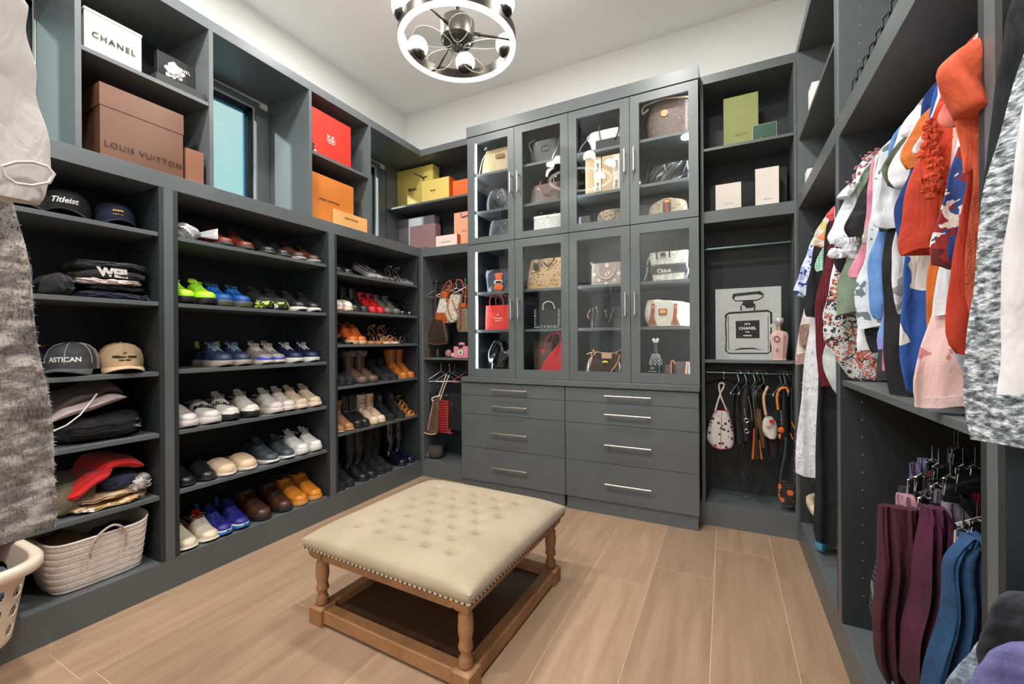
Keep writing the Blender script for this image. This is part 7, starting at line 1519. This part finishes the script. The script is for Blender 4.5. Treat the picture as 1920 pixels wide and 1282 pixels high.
# ---- clipped trousers below the shelf
def clips(label, yp, A0, B0, cl, mt=BWIRE):
    P0, P1 = at(1, yp, *A0), at(1, yp, *B0); t = thing('clip_hanger', label, 'hanger', (RX, yp, .985), 0, 'clip hangers for trousers')
    P1 = Vector((RX, yp, min(.93, P1.z + (P1.z - P0.z) / max(.02, P1.x - P0.x) * (RX - P1.x)))); far = Vector((2 * RX - P0.x, yp, P0.z))
    G().tube(smooth([tuple(P0), tuple(P0 * .5 + P1 * .5 + Vector((0, 0, .012))), tuple(P1), tuple(far * .5 + P1 * .5 + Vector((0, 0, .012))), tuple(far)], 18), .0045, 7).build('hanger_bar', mt, t, off=t.location)
    G().tube([P1, (RX, yp, .955), (RX + .012, yp, .972), (RX + .0165, yp, .985), (RX + .006, yp, 1.0008), (RX - .01, yp, 1.000), (RX - .0165, yp, .985)], .0018, 6).build('hook', CHROME, t, off=t.location)
    for px, py in cl:
        c = at(1, yp - .01, px, py); g = G()
        g.tube([c + Vector((-.011, 0, -.028)), c + Vector((-.010, 0, .006)), c + Vector((0, 0, .016)), c + Vector((.010, 0, .006)), c + Vector((.011, 0, -.028))], .0028, 6); g.loft([[c + Vector((x, y, z)) for x, y in ((-w_, -.004), (w_, -.004), (w_, .004), (-w_, .004))] for w_, z in ((.006, .008), (.009, -.006), (.012, -.034))]); g.tube([c + Vector((0, .0, .012)), c + Vector((.002, .004, .05))], .0015, 5)
        g.build('clip', CHROME, t, off=t.location); G().box(c.x - .013, c.x + .013, c.y - .006, c.y + .006, c.z - .042, c.z - .030).build('clip_pad', BLACK, t, False, off=t.location)
clips('black clip hanger at the back above the mauve trousers', 1.46, (1710, 897), (1806, 827), [(1713, 905), (1748, 872), (1790, 846)])
clips('black clip hanger in the middle above the wine-red trousers', 1.385, (1720, 907), (1838, 842), [(1727, 900), (1760, 880), (1797, 848)])
clips('black clip hanger carrying the wine-red trousers', 1.32, (1724, 925), (1838, 850), [(1734, 940), (1758, 918)])
clips('black clip hanger with two big chrome clips', 1.22, (1780, 905), (1846, 850), [(1806, 885), (1829, 884), (1782, 903)])
clips('bare steel clip hanger above the blue jeans', 1.12, (1793, 984), (1842, 946), [(1806, 1003), (1833, 985)], CHROME)
def trous(label, yp, rows, mt, name='trousers', th=.02, **k):
    "folded trousers clipped at the top: rows (image y, left, right)"
    A_, B_ = at(1, yp, rows[0][1], rows[0][0]), at(1, yp, rows[0][2], rows[0][0]); t = thing(name, label, 'trousers', ((A_.x + B_.x) / 2, yp, A_.z), 0, 'trousers clipped on hangers')
    S = [(z, a, b) for z, a, b in rows_lin([((at(1, yp, a, py).z + at(1, yp, b, py).z) / 2, at(1, yp, a, py).x, at(1, yp, b, py).x) for py, a, b in rows], 24)]; rings = []; sd = yp * 31
    for i, (z, a, b) in enumerate(S):
        q = i / 23; ring = []
        for j in range(48):
            tt = 2 * math.pi * j / 48; cs, sn = math.cos(tt), math.sin(tt); x = (a + b) / 2 + (b - a) / 2 * math.copysign(abs(cs) ** .8, cs)
            y = yp + th * (.5 + .6 * min(1, q * 3)) * math.copysign(abs(sn) ** .7, sn) + k.get('fold', .010) * min(1, .3 + q * 2) * math.sin(k.get('nf', 3) * 2 * math.pi * (x - a) / max(.05, b - a) + sd + .25 * q) + .3 * k.get('fold', .010) * math.sin(k.get('nf', 3) * 15 * (x - a) / max(.05, b - a) + sd)
            ring.append((x + .0015 * math.sin(q * 14 + sd), y, z))
        rings.append(ring)
    rings.reverse(); G().loft(rings).build('cloth_body', mt, t, off=t.location, ang=75); return t
C2 = lambda n, c, **k: C_(n, c, **k)
trous('grey and black checked trousers at the back left', 1.52, [(1000, 1652, 1700), (1030, 1645, 1700), (1100, 1634, 1700), (1150, 1627, 1700), (1170, 1640, 1700)], C_('black_check_wool', (26, 28, 32), 'plaid', col2=(110, 116, 122), sc_=22, thr=.95))
trous('periwinkle trousers folded over a hanger at the back', 1.62, [(860, 1722, 1757), (866, 1720, 1760), (900, 1718, 1760), (960, 1716, 1760)], C2('periwinkle', (122, 128, 164)))
trous('grey-violet trousers folded in front of the periwinkle ones', 1.56, [(869, 1706, 1748), (876, 1704, 1752), (895, 1703, 1756), (960, 1702, 1756)], C2('grey_violet', (102, 96, 134)))
trous('dark navy trousers folded at the back', 1.47, [(914, 1686, 1740), (922, 1684, 1742), (1100, 1684, 1742)], C2('dark_navy_twill', (30, 34, 50)))
trous('brick red knitted trousers in the middle of the row', 1.43, [(892, 1748, 1800), (897, 1745, 1830), (930, 1745, 1840), (950, 1745, 1845), (1100, 1745, 1845)], C_('brick_red_knit', (150, 34, 28), 'knit', col2=(112, 22, 20), sc_=50))
trous('dusty mauve trousers with rolled waistband', 1.395, [(928, 1682, 1722), (936, 1679, 1726), (950, 1680, 1728), (1100, 1684, 1728)], C2('dusty_mauve', (164, 120, 132)), th=.03)
trous('black dress trousers hanging over the red ones', 1.35, [(908, 1750, 1800), (916, 1748, 1815), (960, 1748, 1845), (1150, 1748, 1845)], blackc)
trous('lilac-grey satin trousers beside the wine-red ones', 1.285, [(930, 1768, 1782), (945, 1767, 1800), (970, 1768, 1830), (990, 1770, 1840), (1150, 1770, 1840)], C2('lilac_satin', (132, 118, 134), r=.35))
wine = C2('wine_red_crepe', (66, 14, 34), col2=(46, 8, 24), sc_=6)
trous('wine-red wide trousers clipped at the front, left leg', 1.31, [(950, 1646, 1722), (975, 1647, 1724), (1040, 1646, 1722), (1106, 1643, 1716), (1171, 1636, 1712), (1220, 1637, 1712), (1255, 1643, 1716), (1272, 1654, 1718)], wine, th=.03, fold=.014)
trous('wine-red wide trousers clipped at the front, right leg', 1.235, [(950, 1728, 1772), (968, 1727, 1784), (1040, 1722, 1782), (1106, 1716, 1774), (1180, 1700, 1760), (1260, 1694, 1756), (1282, 1692, 1752)], C2('magenta_wine_crepe', (72, 15, 46), col2=(48, 8, 30), sc_=6), th=.03, fold=.014)
den = C_('blue_denim', (24, 66, 104), 'fabric', col2=(16, 46, 80), sc_=18, bump=.4)
trous('bright blue denim jeans folded over a steel hanger', 1.10, [(1006, 1812, 1850), (1022, 1795, 1855), (1040, 1778, 1856), (1056, 1770, 1856), (1106, 1771, 1856), (1167, 1764, 1856), (1230, 1748, 1856), (1290, 1730, 1856), (1400, 1716, 1856)], den, th=.032, fold=.016)
trous('second pair of blue jeans tucked behind the first', 1.15, [(1060, 1800, 1850), (1120, 1795, 1850), (1200, 1768, 1850), (1300, 1744, 1850), (1380, 1736, 1850)], C_('mid_blue_denim', (48, 104, 150), 'fabric', col2=(30, 72, 112), sc_=18), th=.02)
# ---- things on the floor of the corner bay, and in the upper niches
t = laundry('cream laundry basket in the corner bay below the fur coat', (.615, 2.70, Z0 + .001), .20, .17, .19, 0, mat('ivory_plastic', (226, 208, 180), .4, kind='plain'))
t = thing('carrier_bag', 'turquoise plastic bag wedged against the laundry basket', 'bag', (.42, 2.56, Z0 + .001)); G().ball((0, 0, .06), (.028, .04, .06), 14, 10, wob=.15, seed=2).build('bag_body', mat('turquoise_plastic', (70, 150, 176), .3), t)
DW = mat('black_rope_weave', (38, 44, 48), .6, kind='plain'); DW2 = mat('grey_rope_weave', (92, 100, 104), .6, kind='plain')
t = thing('woven_basket', 'round black and grey woven basket under the long black dress', 'basket', (.625, 2.24, Z0 + .001)); g = G()
G().lathe([(.14, 0), (.18, .03), (.195, .12), (.19, .24), (.18, .24), (.185, .12), (.17, .03), (.13, .01)], 40).build('basket_shell', DW, t)
for k in range(11):
    z = .012 + k * .0215; r_ = .142 + .05 * min(1, z / .05) ** .6 + (.004 if z > .1 else 0); g = G()
    for i in range(60):
        a = 2 * math.pi * (i + .5 * (k % 2)) / 60; c = Vector((r_ * math.cos(a), r_ * math.sin(a), z + .006 * math.sin(a * 6))); u = Vector((-math.sin(a), math.cos(a), .5 if k % 2 else -.5)).normalized(); n_ = Vector((math.cos(a), math.sin(a), 0))
        g.obox(c, (u, n_, u.cross(n_)), (.011, .005, .006))
    g.build('rope_row', DW2 if k % 3 == 1 else DW, t, False, kind='stuff')
gbox('storage_box', 'small white box on the upper shelf beside the corner', 'box', .40, .47, 2.62, 2.72, 2.3652, 2.3652 + .14, WHITE)
gbox('storage_box', 'small white box low in the upper corner niche', 'box', .40, .46, 2.76, 2.84, ZR1, ZR1 + .09, WHITE)
t = thing('wire_tray', 'black zigzag wire tray standing in the large upper niche', 'tray', (.42, 1.62, ZR1 + .001)); g = G(); o = t.location; bw = mat('black_wire', (28, 28, 30), .35, .6)
for k in range(9):
    y0 = 1.30 + k * .065; g = G().tube([(.405, y0, ZR1 + .006), (.402, y0, ZR1 + .062), (.402, y0 + .045, ZR1 + .072), (.402, y0 + .045, ZR1 + .05), (.405, y0 + .065, ZR1 + .04)], .0022, 5); g.build('zigzag_wire', bw, t, off=o)
G().tube([(.405, 1.29, ZR1 + .004), (.405, 1.9, ZR1 + .004), (.7, 1.9, ZR1 + .004), (.7, 1.29, ZR1 + .004)], .003, 6, closed=True).build('tray_rim', bw, t, off=o)
# ------------------------------------------------------------------ near left: coat and sweater on a rod that runs across
tag(G().tube([(-2.40, .10, 1.99), (-1.102, .10, 1.99)], .012, 12).build('hanging_rod', RODM), 'metal rod carrying the near coat and pale sweater', 'rod')
def lgarment(label, xp, pts, mt, th, name, y0, seed=0, fold=.012, zt=1.972, yc_=.10, trim=None):
    "garment in a plane x=xp; pts outline of its room-side edge"
    E = sorted([(p.y, p.z) for p in [at(0, xp, *q) for q in pts]], key=lambda p: -p[1]); S = [(zt, yc_ - .06, yc_ + .06), (zt - .04, yc_ - .14, yc_ + .14)]
    for y, z in E:
        if z < S[-1][0] - .004: S.append((z, y0, y))
    t = thing(name, label, 'clothing', (xp, yc_, 1.99), 0, 'clothes at the near left'); S = rows_lin(S, 44); rings = []
    for i, (z, a, b) in enumerate(S):
        q = i / 43; ring = []
        for j in range(56):
            tt = 2 * math.pi * j / 56; cs, sn = math.cos(tt), math.sin(tt); y = (a + b) / 2 + (b - a) / 2 * math.copysign(abs(cs) ** .75, cs)
            x = xp + th * math.copysign(abs(sn) ** .7, sn) * (.6 + .4 * q) + fold * min(1, q * 2) * (math.sin(16 * y + seed + 2 * q) + .5 * math.sin(41 * y - seed + 5 * q)) * .7
            ring.append((x, y + .004 * math.sin(q * 23 + seed), z))
        rings.append(ring)
    rings.reverse(); G().loft(rings).build('cloth_body', mt, t, off=t.location, ang=80)
    G().tube([(xp, yc_, zt - .002), (xp, yc_ + .012, 1.978), (xp, yc_ + .0165, 1.99), (xp, yc_ + .006, 2.0058), (xp, yc_ - .012, 2.003), (xp, yc_ - .0165, 1.99)], .0018, 5).build('hanger_hook', STEEL, t, off=t.location)
    return t
gf = C_('grey_brown_fur', (206, 197, 191), 'marl', col2=(116, 110, 107), col3=(150, 142, 138), sc_=22, stretch=(1, .6, 1.6), bump=.6)
t = lgarment('thick grey-brown faux-fur coat at the left edge', -1.44, [(20, 340), (30, 400), (45, 472), (57, 535), (70, 597), (80, 667), (88, 730), (98, 792), (108, 850), (105, 880), (109, 930), (113, 968), (100, 984)], gf, .05, 'fur_coat', -.22, 3)
fur(t, lambda p: p.y > .2, 22000, .0062, gf)
ws = C_('pale_grey_satin_knit', (208, 200, 194), 'fabric', col2=(196, 188, 182), sc_=3, bump=.1)
t = lgarment('pale grey-white sweater with open sleeve at the upper left', -1.30, [(47, -10), (52, 40), (62, 109), (75, 187), (84, 250), (92, 274), (100, 312), (96, 335), (80, 350), (79, 372), (72, 384)], ws, .035, 'sweater', -.22, 5, fold=.008)
P = [at(0, -1.262, *q) for q in ((3, 312), (30, 304), (62, 304), (88, 312), (101, 326), (92, 342), (60, 348), (30, 344), (8, 330))]
G().tube(P, .0035, 6, closed=True).build('cuff_edge', ws, t, off=t.location)
